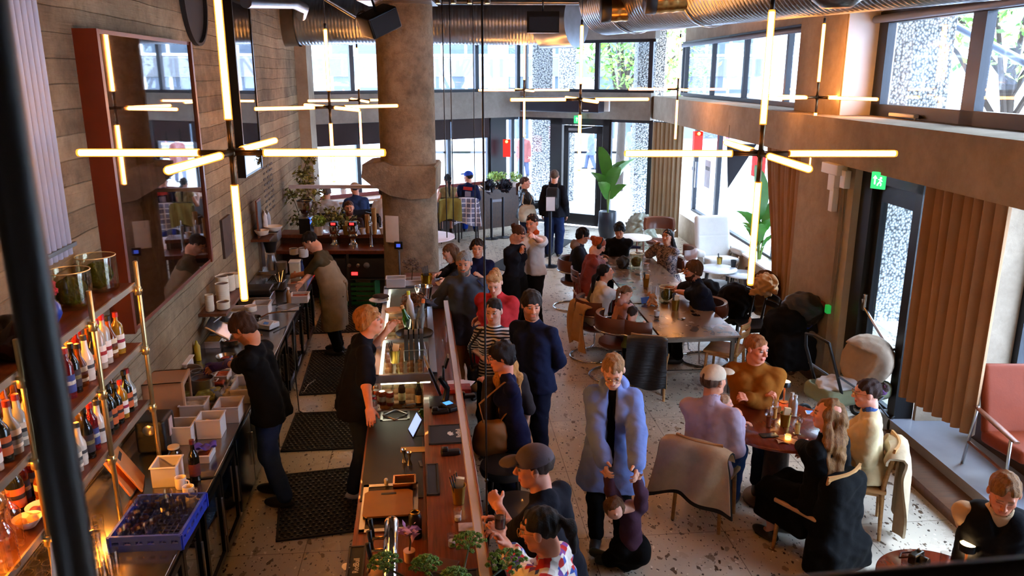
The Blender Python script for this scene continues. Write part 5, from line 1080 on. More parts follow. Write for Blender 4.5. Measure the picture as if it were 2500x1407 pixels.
barmat('narrow black ribbed bar mat lying along the wooden top', H_(1056, 1172), .085, .42, False); m2 = barmat('black ribbed mat with white lettering left of the tap tower', L(868, 1385, ZL+.002), .1, .4); m2.scale = (1, 1, 1)
barmat('small black ribbed mat at the very front of the bar', H_(1110, 1410), .26, .1, False)
one('paper_sheet', 'cream leaflet lying beside the tablet', 'leaflet', B().box((0, 0, .001), (.19, .085, .002)), M('d9b988', .7), L(1009, 1098, ZL+.007), RZA-.05)
# till screen, stand, scanner, tablet
def mtx(o, rx=0, ry=0, rz=0): o.rotation_euler = (rx, ry, rz); return o
t = thing('till_screen', 'tilted black till touchscreen on a curved stand', 'till', H_(1063, 985), RZA); B().box((.05, 0, .01), (.2, .22, .02), bev=.008).tube([(.08, 0, .02), (.1, .02, .12), (.04, .02, .22)], [.03, .025, .02], 10).obj('stand', BLKM, t)
sc = B().box((0, 0, 0), (.022, .32, .26), bev=.006).obj('screen_housing', BLKM, t); sc.location = (-.02, .02, .24); sc.rotation_euler = (0, -.35, .12); B().box((-.012, 0, 0), (.002, .29, .23)).obj('display', M('39456b', .12, 0, .6, 6, emit=.25), sc)
t = thing('customer_display', 'small black customer display arm beside the till screen', 'display', H_(1083, 935), RZA); B().cyl((0, 0, 0), (0, 0, .16), .012).box((.03, 0, .2), (.02, .12, .1), bev=.006, ry=.3).obj('display_body', BLKM, t)
t = thing('card_reader', 'black card reader with a glowing blue screen', 'card reader', H_(1098, 998), RZA+.5); B().box((0, 0, .02), (.09, .16, .035), bev=.01).obj('reader_body', BLKM, t); B().box((0, .03, .039), (.065, .06, .002)).obj('display', EMIT('3a7ad8', .9), t)
for k, (x, y, lb) in enumerate(((1075, 1010, 'black cordless scanner behind the lettered mat'), (1100, 1110, 'black receipt punch lying below the lettered mat'), (1140, 972, 'black card terminal on the customer side of the rail'))): one('bar_gadget', lb, 'gadget', B().box((0, 0, .018), (.14, .06, .03), bev=.012, rz=.1).box((-.04, .0, .04), (.05, .05, .03), bev=.012), BLKM, H_(x, y), .1)
t = thing('tablet', 'small tablet with a lit blue-white screen leaning on its stand', 'tablet', L(1002, 1062), RZA+.25); sc = B().box((0, 0, .09), (.01, .17, .17), bev=.003).obj('tablet_body', BLKM, t); sc.rotation_euler = (0, .5, 0); B().box((-.006, 0, .09), (.001, .15, .15)).obj('display', EMIT('7d95d8', .75), sc); B().box((.08, 0, .004), (.1, .12, .006), bev=.002).obj('stand', M('5a554a', .5), t)
one('envelope', 'open white envelope lying on the bar beyond the till', 'paper', B().box((0, 0, .004), (.15, .2, .004), rz=.2).box((.08, .02, .006), (.12, .14, .003), rz=-.3), M('dcc3c0', .8), H_(1115, 940), 0); one('sweets_box', 'open box of pink wrapped sweets under the envelope', 'box', B().box((0, 0, .02), (.26, .14, .04), bev=.01), M('a3363c', .5, 0, .7, 30), H_(1112, 955, ZH+.002), RZA)
# jiggers, opener
for k, (x, y, lb) in enumerate(((987, 1128, 'small steel jigger by the leaflet'), (1000, 1135, 'taller steel jigger by the leaflet'))): jarthing('jigger', lb, 'jigger', L(x, y, ZL+.008), [(0, 0), (.02, 0), (.006, .045), (.02, .1), (.018, .1), (0, .05)], STEEL)
one('bottle_opener', 'flat steel bottle opener beside the jiggers', 'bottle opener', B().box((0, 0, .002), (.022, .09, .004), bev=.0015), DSTEEL, L(1027, 1133, ZL+.008), RZA+.15)
bucket('brass bucket with black straws and folded napkin on the bar', H_(1120, 1228), .047, .125, straws=4); tumbler('small clear water glass beside the brass bucket', H_(1118, 1272), .026, .075, cont=('d9e0e0', .02, .03)); tumbler('clear water glass behind the green umbels', H_(1103, 1335), .026, .08, cont=('d9e0e0', .02, .04))
one('magazine', 'folded magazine under the white rail', 'magazine', B().box((0, 0, .004), (.2, .09, .008), bev=.002), M('9a8f9a', .6, 0, .4, 20), H_(1160, 1288), .1)
b = B(); one('wall_menu_board', 'brown folded menu lying at the front of the bar', 'menu', B().box((0, 0, .006), (.17, .14, .01), bev=.003), M('5a2f18', .6), H_(1075, 1385), -.3)
# tap tower
t = thing('beer_tap_tower', 'polished steel beer tap tower with black handles', 'beer tap', RS(-.2, 3.98, ZL+.002), RZA)
B().tube([(0, -.35, .02), (0, -.3, .2), (0, -.1, .28), (0, .12, .28)], .04, 20).obj('tower_tube', CHROME, t); B().cyl((0, .11, .28), (0, .125, .28), .042).obj('tube_end', M('c49a72', .2, 1.), t)
B().box((-.09, -.05, .02), (.1, .4, .03), bev=.006).obj('drip_tray', M('a8845a', .25, 1.), t)
for k in range(3):
    y = -.22+k*.12; h = B().tube([(-.03, y, .25), (-.1, y, .25), (-.12, y, .2)], .012, 8).obj('tap', M('b98d5a', .2, 1.), t); B().cyl((-.1, y, .26), (-.115, y+.02, .36), .011, .015).obj('handle', BLKM, h)
t = thing('coffee_tin', 'black round tin with a brass lid behind the tap tower', 'tin', L(1015, 1310), 0); B().lathe([(0, 0), (.04, 0), (.04, .14), (.028, .16), (0, .16)], 24).obj('tin_body', BLKM, t); B().ring((0, 0, .165), .026, .006).obj('brass_rim', BRASS, t)
leafplant('orchid', 'violet orchid blooms beside the tap tower', L(1000, 1370), ([(0, 0), (.03, 0), (.035, .07), (0, .07)], M('caa', .3) if 0 else M('c9a090', .3)), [((0, 0, .2), .06, 26)], 8, ('8a5ab0', 'd8a8e0'), .03, [[(0, 0, .05), (.01, 0, .14), (0, 0, .2)]], 'flower')
# green umbels
t = thing('umbel_arrangement', 'green dill-like umbels rising from a vase at the front of the bar', 'flowers', RS(.12, 3.15, ZH+.002)); B().lathe([(0, 0), (.05, 0), (.065, .1), (.04, .2), (.045, .24), (.035, .24), (0, .1)], 24).obj('vase', M('3a4a3a', .2), t)
base = RS(.12, 3.15, ZH+.2); UM = leafmat('2f5a16', '7fae3a'); q = random.Random(6)
for (x, y, d, r) in ((1145, 1322, 4.0, .085), (1238, 1368, 3.9, .1), (940, 1372, 3.8, .075), (1040, 1378, 3.8, .072), (1110, 1408, 3.7, .07)):
    c = PD(x, y, d)-t.location; o0 = base-t.location; B().tube([o0, (o0+c)*.5+Vector((0, 0, .03)), c-Vector((0, 0, .03))], [.007, .006, .005], 8).obj('stem', M('2a3a1c', .6), t); b = B()
    for i in range(26):
        a = i*2.4; rr = r*math.sqrt((i+.5)/26); e = c+Vector((rr*math.cos(a), rr*math.sin(a), .028-(rr/r)**2*.04)); b.tube([c-Vector((0, 0, .035)), e], .0012, 4)
        for j in range(34): d_ = Vector((q.gauss(0, 1), q.gauss(0, 1), abs(q.gauss(0, 1)))).normalized(); b.tube([e, e+d_*.011], .0014, 4); b.ball(e+d_*.0125, .0034, 5)
    b.obj('umbel_head', UM, t)
# rail over the bar
rl = thing('counter_rail', 'long pale metal rail standing above the serving bar', 'rail', RS(.272, 5.7, 0), RZA); B().bx(-.022, .022, -2.7, 2.6, 1.31, 1.345).bx(-.022, -.018, -2.7, 2.6, 1.29, 1.31).obj('rail_bar', M('cfc4c2', .35, .4, .05), rl); B().bx(.023, .026, -2.7, 2.6, 1.305, 1.35).obj('edge_trim', M('b06a3c', .4), rl)
for y in (2.55, -2.6): B().cyl((0, y, ZH), (0, y, 1.31), .014).obj('post', STEEL, rl)
# ---------------------------------------------------------------- chilled display
D0, D1, SA, SB, ZD = 6.38, 9.25, -.415, .125, 1.25
t = thing('display_case', 'glass-topped chilled display case with cakes and sandwiches', 'display case', RS((SA+SB)/2, (D0+D1)/2, 0), RZA); w, l_ = (SB-SA)/2, (D1-D0)/2
AL = M('aeb9c6', .3, .9, .05); DGL = GLASS('f2f6fa', .02, .93, 'display_glass')
B().bx(-w, w, -l_, l_, .5, .62).bx(-w, w, -l_, -l_+.03, ZD-.07, ZD).bx(-w, w, -l_, -l_+.04, .62, .7).bx(-w, w, l_-.04, l_, .62, ZD).bx(w-.06, w, -l_, l_, ZD-.035, ZD).bx(-w, -w+.05, -l_, l_, ZD-.035, ZD).bx(-w, w, l_-.05, l_, ZD-.035, ZD).bx(-w, w, -.5, -.46, ZD-.03, ZD+.001).bx(-w, w, .5, .53, ZD-.03, ZD+.001).bx(w-.02, w, -l_, l_, .62, .66).obj('case_frame', AL, t)
B().bx(-w+.05, w-.06, -l_+.03, l_-.05, ZD-.012, ZD-.004).obj('top_glass', DGL, t); B().bx(-w+.01, w-.01, -l_+.006, -l_+.012, .7, ZD-.07).obj('end_glass', DGL, t); B().bx(w-.012, w-.006, -l_, l_, .66, ZD-.035).obj('front_glass', DGL, t)
B().bx(-w+.03, w-.03, -l_+.05, l_-.05, .88, .89).obj('case_shelf', M('b9b3a4', .4, .3), t); B().bx(-w+.05, -w+.07, -l_+.06, l_-.06, ZD-.07, ZD-.05).bx(-w+.06, w-.06, -l_+.045, -l_+.06, ZD-.1, ZD-.085).obj('light_strip', EMIT('fff0c4', 5., 'case_strip'), t)
B().bx(-w+.04, w-.04, -l_+.05, l_-.05, .621, .63).obj('case_floor', M('d8cfa8', .5), t)
q = random.Random(12); f0 = {}
FOOD = [('slice of brown cake on a tray inside the display case', (.05, .035, .03), 'b07a4c'), ('pale sandwich wedge inside the display case', (.05, .035, .025), 'd9b98a'), ('round bun inside the display case', (.035, .035, .028), 'a8642a')]
for i in range(4):
    for j in range(19):
        k = (j//3) % 3; pos = RS(SA+.09+i*.105, D0+.14+j*.14, .892)
        if k not in f0:
            lb, r, c = FOOD[k]; f0[k] = soft('cake_slice' if k == 0 else ('sandwich' if k == 1 else 'bun'), [('+', 0, ('box', (0, 0, r[2]), r, None, .02)), ('n', .003, 90)], M(c, .7, 0, .4, 30), None, .008, pos); tag(f0[k], lb, 'food', 'baked goods in the display case, '+lb[:12])
        else: dup(f0[k], pos, RZA)
for k, (s, c, lb) in enumerate(((-.3, 'e9d27a', 'yellow glass jar lit up behind the end glass of the display case'), (-.18, 'f2efe2', 'white smoothie cup lit up behind the end glass of the display case'), (-.08, 'c8d8a8', 'pale green juice cup behind the end glass of the display case'), (.0, 'c03028', 'red juice bottle behind the end glass of the display case'))): jarthing('juice_cup', lb, 'cup', RS(s, D0+.12, .64), [(0, 0), (.03, 0), (.04, .13), (.02, .15), (0, .15)], M(c, .3, 0, .1))
TZ = lambda x, y: PZ(x, y, ZD+.003)
# things on the display case
bucket('brass bucket with wrapped cutlery at the corner of the display case', TZ(965, 885), .05, .12, straws=3)
t = thing('round_tray', 'round black serving tray under the ice bucket', 'tray', TZ(1012, 815)); B().lathe([(0, 0), (.17, 0), (.185, .012), (.18, .014), (.168, .005), (0, .005)], 40).obj('tray_body', BLKM, t)
t = thing('ice_bucket', 'clear plastic ice bucket holding bottles', 'bucket', TZ(1012, 815)+Vector((0, 0, .007))); B().lathe([(0, 0), (.08, 0), (.1, .17), (.097, .17), (.076, .006), (0, .006)], 32).obj('bucket_body', GLASS('e8ece8', .1, .8), t)
c = TZ(1012, 815)+Vector((0, 0, .02))
bottle2('green_bottle', 'green glass bottle with a cork in the ice bucket', c+Vector((-.035, -.01, 0)), .28, .04, 'round', '3f7a1c', 'b98a4a', None, .6, tilt=(R(8), R(-14), 0)); bottle2('milk_bottle', 'tall frosted white bottle in the ice bucket', c+Vector((-.02, .05, 0)), .38, .036, 'tall', 'd9dde0', 'b8c030', None, .1, tilt=(R(-6), R(-6), 0)); bottle2('water_bottle', 'clear bottle with an orange stopper in the ice bucket', c+Vector((.04, .0, 0)), .33, .043, 'round', 'b9c2c6', 'd86a2a', None, .7, tilt=(R(4), R(10), 0))
t = thing('menu_holder', 'black menus standing in a wire holder on the display case', 'menus', TZ(1015, 873), RZA)
for k in range(4): m_ = B().box((-.08+k*.045, k*.006, .12), (.032, .14 if 0 else .15, .24), bev=.003, rz=.0).obj('menu', M('141416', .5), t)
B().tube([(-.1, -.09, .0), (-.1, -.09, .1), (.1, -.09, .1), (.1, -.09, .0)], .004, 6).obj('wire_holder', STEEL, t)
leafplant('dried_flowers', 'dark brown and green dried flower arrangement on the display case', TZ(1008, 785), ([(0, 0), (.05, 0), (.06, .14), (0, .14)], M('2a1c14', .5)), [((-.02, 0, .22), .1, 260), ((.06, .0, .24), .09, 200), ((-.06, 0, .16), .06, 160)], 31, ('4a2c14', '9a5a2c'), .02, cat='flowers')
leafplant('dried_flowers', 'nearly black tulip-like leaves beside the dried flowers', TZ(1042, 775), None, [((0, 0, .16), .08, 22)], 37, ('15161c', '30303c'), .07, [[(0, 0, 0), (0, 0, .15)]], 'flowers')
t = thing('ice_bucket', 'empty clear wine cooler at the far corner of the display case', 'bucket', TZ(1035, 735)); B().lathe([(0, 0), (.07, 0), (.1, .17), (.096, .17), (.066, .006), (0, .006)], 32).ring((0, 0, .17), .098, .004).obj('bucket_body', GLASS('c8c8c8', .1, .6), t)
for k, (x, y, r, n_, c, lb) in enumerate(((962, 762, .1, 2, 'cf9a6c', 'copper-brown plate stacked at the edge of the display case'), (925, 735, .11, 1, 'c9c2bc', 'white plate with a brown pastry beside the blond barista'))): stack(lb, TZ(x, y), r, n_, .012, c, c, 'plate', 'plate')
soft_('pastry', 'long dark brown pastry on the white plate', 'food', [('+', 0, ('ell', (0, 0, .025), (.1, .04, .03))), ('n', .005, 60)], M('3a2016', .7, 0, .4, 30), TZ(930, 733)+Vector((0, 0, .02)))
X_ = RS(-.15, 9.55, .95)
t = thing('end_cabinet', 'dark cabinet between the display case and the column', 'cabinet', RS(-.15, 9.6, 0), RZA); B().bx(-.3, .3, -.33, .33, 0, 1.1, bev=.006).obj('cabinet_body', M('3a3532', .5), t)
b2_ = lambda x, y: PZ(x, y, 1.103)
tub('frosted empty tub at the foot of the column', b2_(967, 700), .24, .18, .12); tub('oval white tub under a dry brown plant', b2_(1003, 694), .26, .18, .07); leafplant('dry_plant', 'withered brown plant in the oval tub by the column', b2_(1005, 690), None, [((0, 0, .24), .13, 150)], 51, ('2c1c14', '5a4030'), .02, [[(0, 0, 0), (.02, 0, .2)]])
bucket('bright brass cutlery bucket full of spoons by the column', b2_(1042, 700), .075, .16, M('d8a92a', .25, 1.), False, 6)
t = thing('round_tray', 'large round grey tray on the far end of the wooden bar', 'tray', H_(1082, 728)); B().lathe([(0, 0), (.14, 0), (.155, .02), (.15, .022), (.137, .006), (0, .006)], 40).obj('tray_body', M('3d3b3a', .4, .6), t)
one('paper_sheet', 'cream paper under the hand of the seated woman', 'paper', B().box((0, 0, .001), (.16, .2, .002)), M('d9c8b8', .8), H_(1080, 692, ZH+.003), .3)
bar2 = rs('end_counter', 'wooden extension of the bar where the long-haired woman sits', 'bar counter', B().bx(-.25, .5, -.35, .35, 1.03, ZH, bev=.005).bx(-.15, .4, -.25, .25, 0, 1.03), BARW, .05, 10.32)
# stools at the bar
def stool(lb, p, h=.72, grp=None):
    t = thing('bar_stool', lb, 'bar stool', p); B().lathe([(0, h-.05), (.19, h-.05), (.2, h-.02), (.19, h+.015), (.12, h+.02), (0, h+.012)], 40).obj('seat', M('15171b', .28, 0, .1, coat=.3), t)
    for k in range(4): a = PI/4+k*PI/2; B().tube([(.13*math.cos(a), .13*math.sin(a), h-.05), (.2*math.cos(a), .2*math.sin(a), 0)], .011, 8).obj('leg', BLKM, t)
    B().ring((0, 0, .25), .185, .008).obj('foot_ring', BLKM, t); B().tube([(.19, -.1, h), (.24, -.05, h+.1), (.24, .05, h+.1), (.19, .1, h)], .009, 8).obj('back_rail', BLKM, t); return t
S0 = stool('round black leather bar stool, empty, beside the brown bag', PZ(1232, 1138, .72)+Vector((0, 0, -.72))); S1 = dup(S0, PZ(1262, 1235, .72)+Vector((0, 0, -.72)), 0, 'round black leather bar stool next to the drinking woman')
SEATCAP = dup(S0, PZ(1325, 1262, .72)+Vector((0, 0, -.72)), 0, 'black bar stool under the man in the grey cap'); SEATW = dup(S0, PZ(1335, 1440, .72)+Vector((0, 0, -.72)), 0, 'black bar stool under the woman in the patterned sweater')
# ---------------------------------------------------------------- tables
STONE = terrazzo('7d6552', [('3c2a20', .8, .8), ('a38a76', .5, .6), ('221712', 1.1, .75), ('6d5546', 1.4, .5), ('c9b8a6', 1.1, .3)], 0, 0, .08, 8.5, 'big_chip_terrazzo', .22)
TP = [PZ(x, y, .75) for x, y in ((1612, 827), (1803, 818), (1569, 612), (1457, 621))]
tc = (TP[0]+TP[1]+TP[2]+TP[3])/4; tc.z = 0; ta_ = math.atan2(-(TP[2]-TP[1]).x, (TP[2]-TP[1]).y); TWD = (TP[1]-TP[0]).length; TLN = ((TP[2]-TP[1]).length+(TP[3]-TP[0]).length)/2
t = thing('dining_table', 'long communal table with a big-chip brown terrazzo top on steel legs', 'table', tc, ta_)
B().bx(-TWD/2, TWD/2, -TLN/2, TLN/2, .725, .75, bev=.003).obj('table_top', STONE, t); MS = M('6b6056', .35, .9, .25, 8)
b = B(); b.bx(-TWD/2+.04, TWD/2-.04, -TLN/2+.05, -TLN/2+.09, .67, .724).bx(-TWD/2+.04, TWD/2-.04, TLN/2-.09, TLN/2-.05, .67, .724)
for s in (-1, 1): b.bx(s*(TWD/2-.06)-.02, s*(TWD/2-.06)+.02, -TLN/2+.05, TLN/2-.05, .67, .724)
b.obj('apron', MS, t)
for y in (-TLN/2+.08, -.3, TLN/2-.08):
    for s in (-1, 1): B().bx(s*(TWD/2-.07)-.02, s*(TWD/2-.07)+.02, y-.02, y+.02, 0, .67).obj('leg', MS, t)
    B().bx(-TWD/2+.07, TWD/2-.07, y-.015, y+.015, .28, .31).obj('stretcher', MS, t)
TT = lambda x, y, z=.752: PZ(x, y, z)
def rtable(nm, lb, c, r, h, m, base='drum', th=.03, mb=None, cat='table'):
    t = thing(nm, lb, cat, (c.x, c.y, c.z if nm == 'side_table' and 0 else 0)); mb = mb or DWOOD
    B().lathe([(0, h-th), (r-.01, h-th), (r, h-th+.006), (r, h-.006), (r-.006, h), (0, h)], 56).obj('table_top', m, t)
    if base == 'drum': B().lathe([(0, 0), (r*.5, 0), (r*.5, .02), (r*.22, .06), (r*.2, h-.1), (r*.4, h-th), (0, h-th)], 32).obj('pedestal', mb, t)
    elif base == 'disc': B().lathe([(0, 0), (r*.6, 0), (r*.6, .015), (.03, .03), (.028, h-th), (0, h-th)], 32).obj('pedestal', mb, t)
    else:
        for k in range(3 if base == 'tri' else 4): a = k*2*PI/(3 if base == 'tri' else 4)+.6; B().cyl((r*.7*math.cos(a), r*.7*math.sin(a), h-th), (r*.85*math.cos(a), r*.85*math.sin(a), 0), .016).obj('leg', mb, t)
    return t
RT = PZ(1903, 1036, .74); rtable('round_table', 'round red-brown wooden table where four adults and a baby sit', RT, .52, .74, wood('5f2413', '8c3b20', .25, coat=.4, name='table_wood', stretch=(12, 2, 8), rz=.5))
RT2 = PZ(2290, 1420, .62); rtable('round_table', 'smaller round wooden table with a lamp by the man in the vest', RT2, .36, .62, wood('5f2413', '8c3b20', .25, coat=.4, name='table_wood', stretch=(12, 2, 8), rz=.2), 'disc')
WT = PZ(1549, 578, .7); rtable('side_table', 'white round table behind the long table by the curtain', WT, .33, .7, WHITE, 'tri', mb=WALN)
ST = PZ(1752, 655, .48); t = rtable('side_table', 'two-tier round glass-white side table beside the white lounge chair', ST, .33, .48, M('cfd2d6', .15), 'four', mb=BLK); B().lathe([(0, .2), (.28, .2), (.28, .215), (0, .215)], 36).obj('lower_shelf', M('a9a7a5', .2), t)
t = rtable('side_table', 'glass side table half hidden by the gathered curtain', PZ(1812, 668, .42), .3, .42, M('c8ccd0', .15), 'four', mb=BLK)
PT = PZ(1078, 577, .76); rtable('round_table', 'pink-white round table right behind the column', PT+Vector((-.35, 0, 0)), .6, .76, M('e3d3d6', .35), 'disc', mb=DWOOD)
# ---------------------------------------------------------------- chairs
LEA = M('5e2f18', .38, 0, .2, 8, .08, 40, coat=.15); LEA2 = M('7a2e10', .6, 0, .15, 6, .08, 40, spec=.2)
CH_ = {}
def place(key, make, loc, rz, lb, grp=None):
    loc = Vector((loc[0], loc[1], 0))
    if key not in CH_: t = make(lb); CH_[key] = t; t.location = loc; t.rotation_euler = (0, 0, rz)
    else: t = dup(CH_[key], loc, rz, lb)
    if grp: t['group'] = grp
    return t
def tubular(lb):
    t = thing('tubular_armchair', lb, 'chair'); H0 = .45
    B().lathe([(0, H0-.06), (.2, H0-.06), (.245, H0-.02), (.24, H0+.02), (.15, H0+.03), (0, H0+.02)], 36, (0, .02, 0)).obj('seat', LEA, t)
    def fn(u, v): a = PI*(1.08+.84*u)+0; r = .275+.02*math.sin(PI*v); return Vector((math.cos(a)*r, math.sin(a)*r*.95+.02, .62+.2*v))
    B().sheet(fn, 26, 6, .045).obj('backrest', LEA, t)
    arc = [Vector((math.cos(a)*.315, math.sin(a)*.3+.02, .64)) for a in [PI*(.86+1.28*i/24) for i in range(25)]]
    B().tube(arc, .011, 8).obj('arm_rail', CHROME, t)
    for s in (-1, 1): B().tube([(s*.285, .13, .64), (s*.285, .15, .3), (s*.285, .13, .06), (s*.27, .05, .014)], .011, 8).obj('leg', CHROME, t)
    B().ring((0, -.02, .013), .3, .0125, 48, 10, sy=1.05).obj('base_ring', CHROME, t); B().tube([(-.285, .14, .38), (0, .14, .38), (.285, .14, .38)], .01, 8).obj('cross_bar', CHROME, t); return t
def woodchair(lb, seatm=None, nm='wooden_chair', wm=None, h=.45):
    t = thing(nm, lb, 'chair'); wm = wm or OAK; B().box((0, 0, h-.015), (.44, .42, .035), bev=.012).obj('seat', seatm or wm, t)
    for sx in (-1, 1):
        B().cyl((sx*.18, .17, h-.03), (sx*.195, .19, 0), .019, .015).obj('leg', wm, t); B().tube([(sx*.205, -.2, 0), (sx*.19, -.18, h), (sx*.19, -.23, h+.34)], [.015, .02, .014], 10).obj('leg', wm, t)
        B().box((sx*.17, 0, h-.05), (.025, .34, .04)).obj('rail', wm, t)
    for z in (h+.2, h+.3): B().sheet(lambda u, v: Vector((-.2+.4*u, -.22-.045*math.sin(PI*u)-.01*v, z+.07*v)), 12, 2, .018).obj('back_slat', wm, t)
    B().box((0, .17, h-.05), (.34, .022, .04)).obj('rail', wm, t); return t
def at(px, py, z): p = PZ(px, py, z); return p
BW = lambda lb: woodchair(lb, M('17171a', .4), 'black_chair', M('1a1614', .4))
place('T', tubular, at(1405, 660, .45), R(-95), 'chrome and brown leather armchair under the young man in the grey hood')
place('T', tubular, at(1452, 752, .45), R(-80), 'chrome and brown leather armchair with a beige coat, under the woman in the white tee')
place('T', tubular, at(1513, 790, .45), R(-75), 'chrome and brown leather armchair under the child in the pink hood')
place('T', tubular, at(1560, 842, .45), R(-60), 'empty chrome ring-base armchair beneath the toddler in green')
place('T', tubular, at(1660, 655, .45), R(80), 'empty chrome and brown leather armchair beside the bearded man')
place('T', tubular, at(1700, 720, .45), R(85), 'chrome and brown leather armchair under the bearded man in navy')
place('T', tubular, at(1630, 622, .45), R(95), 'chrome and brown leather armchair under the woman in floral')
t = place('T', tubular, at(1607, 600, .45), R(170), 'far chrome and brown leather armchair in front of the beige curtain'); t.scale = (1, 1, 1.2)
W0 = woodchair('tall wooden chair with a white seat under the red-haired woman', M('cbb8a4', .6), 'wooden_chair', WALN, .62); W0.location = at(1447, 690, .62)*1; W0.location.z = 0; W0.rotation_euler = (0, 0, R(-85))
place('W', woodchair, at(1585, 880, .42), R(-15), 'light oak chair with a black puffer jacket at the near corner of the long table')
place('W', woodchair, at(1770, 848, .45), R(60), 'light oak chair tucked at the near end of the long table')
place('W', woodchair, at(1842, 905, .45), R(160), 'oak chair under the man in the mustard sweater')
place('W', woodchair, at(1738, 1112, .45), R(-48), 'oak chair with a beige jacket over its back under the man in the white cap')
place('W', woodchair, at(2010, 1150, .45), R(20), 'oak chair under the woman in the long black coat')
place('W', woodchair, at(2130, 1075, .45), R(68), 'oak chair under the woman in the cream sweater')
place('K', BW, at(1785, 770, .45), R(95), 'black chair piled with black jackets beside the long table'); place('K', BW, at(1845, 790, .45), R(100), 'black chair heaped with coats next to the gathered curtain')
place('K', BW, at(2440, 1330, .45), R(150), 'dark chair under the man in the vest at the small round table')
# bar-height chairs at the street window counter
BCH = lambda lb: woodchair(lb, M('1c1c20', .5), 'bar_chair', M('1b1b1e', .4), .68)
uF = (AP-FL).normalized(); aF = math.atan2(uF.y, uF.x)
for px, py, lb in ((1098, 520, 'black bar chair with an olive jacket under the woman with the braid'), (1165, 515, 'black bar chair with a plaid shirt under the man in the blue cap'), (832, 545, 'black bar chair with a dark coat behind the bearded man, by the plant'), (905, 545, 'black bar chair with a navy jacket under the man in the beige cap'), (955, 540, 'black bar chair half hidden by the column')):
    place('B', BCH, at(px, py, .68), aF+.1, lb)
# window counter
wc0, wc1 = along(FL, AP, .02), along(FL, AP, .93)
t = thing('window_counter', 'long wooden window counter facing the street', 'counter'); B().seg(wc0, wc1, .55, 1.0, 1.05, .42).obj('counter_top', OAK if 0 else wood('8a5a34', 'c08a58', .4, rz=aF-PI/2, name='counter_wood', stretch=(20, 1.2, 8)), t); B().seg(along(FL, AP, .3), wc1, .03, 0, 1.0, .5).obj('counter_front', DWOOD, t); B().seg(wc0, wc1, .02, 1.05, 1.13, .15).obj('back_board', M('7a2a20', .5), t)
for px, lb, c in ((1205, 'bushy pale green plants on the window counter', ('5f8f2a', 'd9f08a')), (1225, 'bushy light green plant in the middle of the counter row', ('5f8f2a', 'd9f08a')), (1258, 'light green plant at the end of the window counter', ('5f8f2a', 'cde37a'))):
    leafplant('potted_plant', lb, PZ(px, 458, 1.05)+Vector((0, .15, 0)), ([(0, 0), (.09, 0), (.11, .12), (0, .12)], WHITE), [((0, 0, .24), .17, 240)], 60+px, c, .035)
for px, lb in ((1193, 'black spiky succulent lying at the start of the counter planters'), (1232, 'tall black spiky succulent before the green counter plants')): leafplant('black_succulent', lb, PZ(px, 468, 1.05), ([(0, 0), (.06, 0), (.08, .06), (0, .06)], M('cfcac4', .5)), [((0, 0, .14), .17, 120)], 70+px, ('10121c', '2c3348'), .09)
bucket('basket of cutlery on the window counter by the plant', PZ(838, 478, 1.052), .09, .15, WHITE)
# ---------------------------------------------------------------- drapes and jackets over chairs
def drape(nm, lb, px, py, z, rz, w, hf, hb, m, th=.02, seed=0, flare=.12, amp=.02, cat='jacket', ch=None):
    "cloth folded over a chair back: front flap hf, back flap hb"
    q = random.Random(seed); ph = [q.uniform(0, 6) for _ in range(4)]
    def fn(u, v):
        s = v*(hf+hb)-hf; x = (u-.5)*w*(1+flare*abs(s)/max(hf, hb)+.05*math.sin(u*9+ph[0]))
        k = .035; y = k*math.cos(max(-PI/2, min(PI/2, s/k*.6))+PI/2)*-1; z_ = -max(0, abs(s)-.03)*(1-.06*math.sin(u*7+ph[1]))
        edge = (abs(u-.5)*2)**3*.04; return Vector((x, -y*1.0+(-.03 if s > 0 else .03)*min(1, abs(s)/.05)*0+math.copysign(min(abs(s), .04), -s)+amp*math.sin(u*13+s*6+ph[2])*min(1, abs(s)*5)-(edge if s > 0 else -edge)*0, z_-edge))
    p = PZ(px, py, z)
    if ch:  # hung over the back of a chair
        best = min((o for o in bpy.data.objects if o.get('category') == 'chair' and (ch or '') in o['label'] and (o.location-p).to_2d().length < 1.2), key=lambda o: (o.location-p).to_2d().length, default=None)
        if best: hb_ = 1.03 if 'bar' in best.name else (.8 if 'tubular' in best.name else .8); k_ = -.2 if 'tubular' in best.name else -.26; rz = best.rotation_euler.z; p = best.location+Matrix.Rotation(rz, 3, 'Z')@Vector((0, k_, hb_))
    return one(nm, lb, cat, B().sheet(fn, 30, 26, th), m, p, rz)
def plaid():
    m = bpy.data.materials.new('plaid_flannel'); n, l, b = nodes(m); v = coords(n, l); br = n.new('ShaderNodeTexBrick'); br.offset = 0; br.inputs['Scale'].default_value = 1
    br.inputs['Brick Width'].default_value = .11; br.inputs['Row Height'].default_value = .11; br.inputs['Mortar Size'].default_value = .012; br.inputs['Color1'].default_value = (.12, .14, .25, 1); br.inputs['Color2'].default_value = (.3, .34, .5, 1); br.inputs['Mortar'].default_value = (.85, .86, .95, 1)
    mp = n.new('ShaderNodeMapping'); mp.inputs['Rotation'].default_value = (PI/2, 0, 0); l.new(v, mp.inputs[0]); l.new(mp.outputs[0], br.inputs['Vector']); l.new(br.outputs[0], b.inputs['Base Color']); b.inputs['Roughness'].default_value = .9; return m
PUF = M('131417', .45, 0, .3, 3, 1., 4, stretch=(1, 1, 9)); JBG = FAB('c2ab8c'); OLV = FAB('7d6e34')
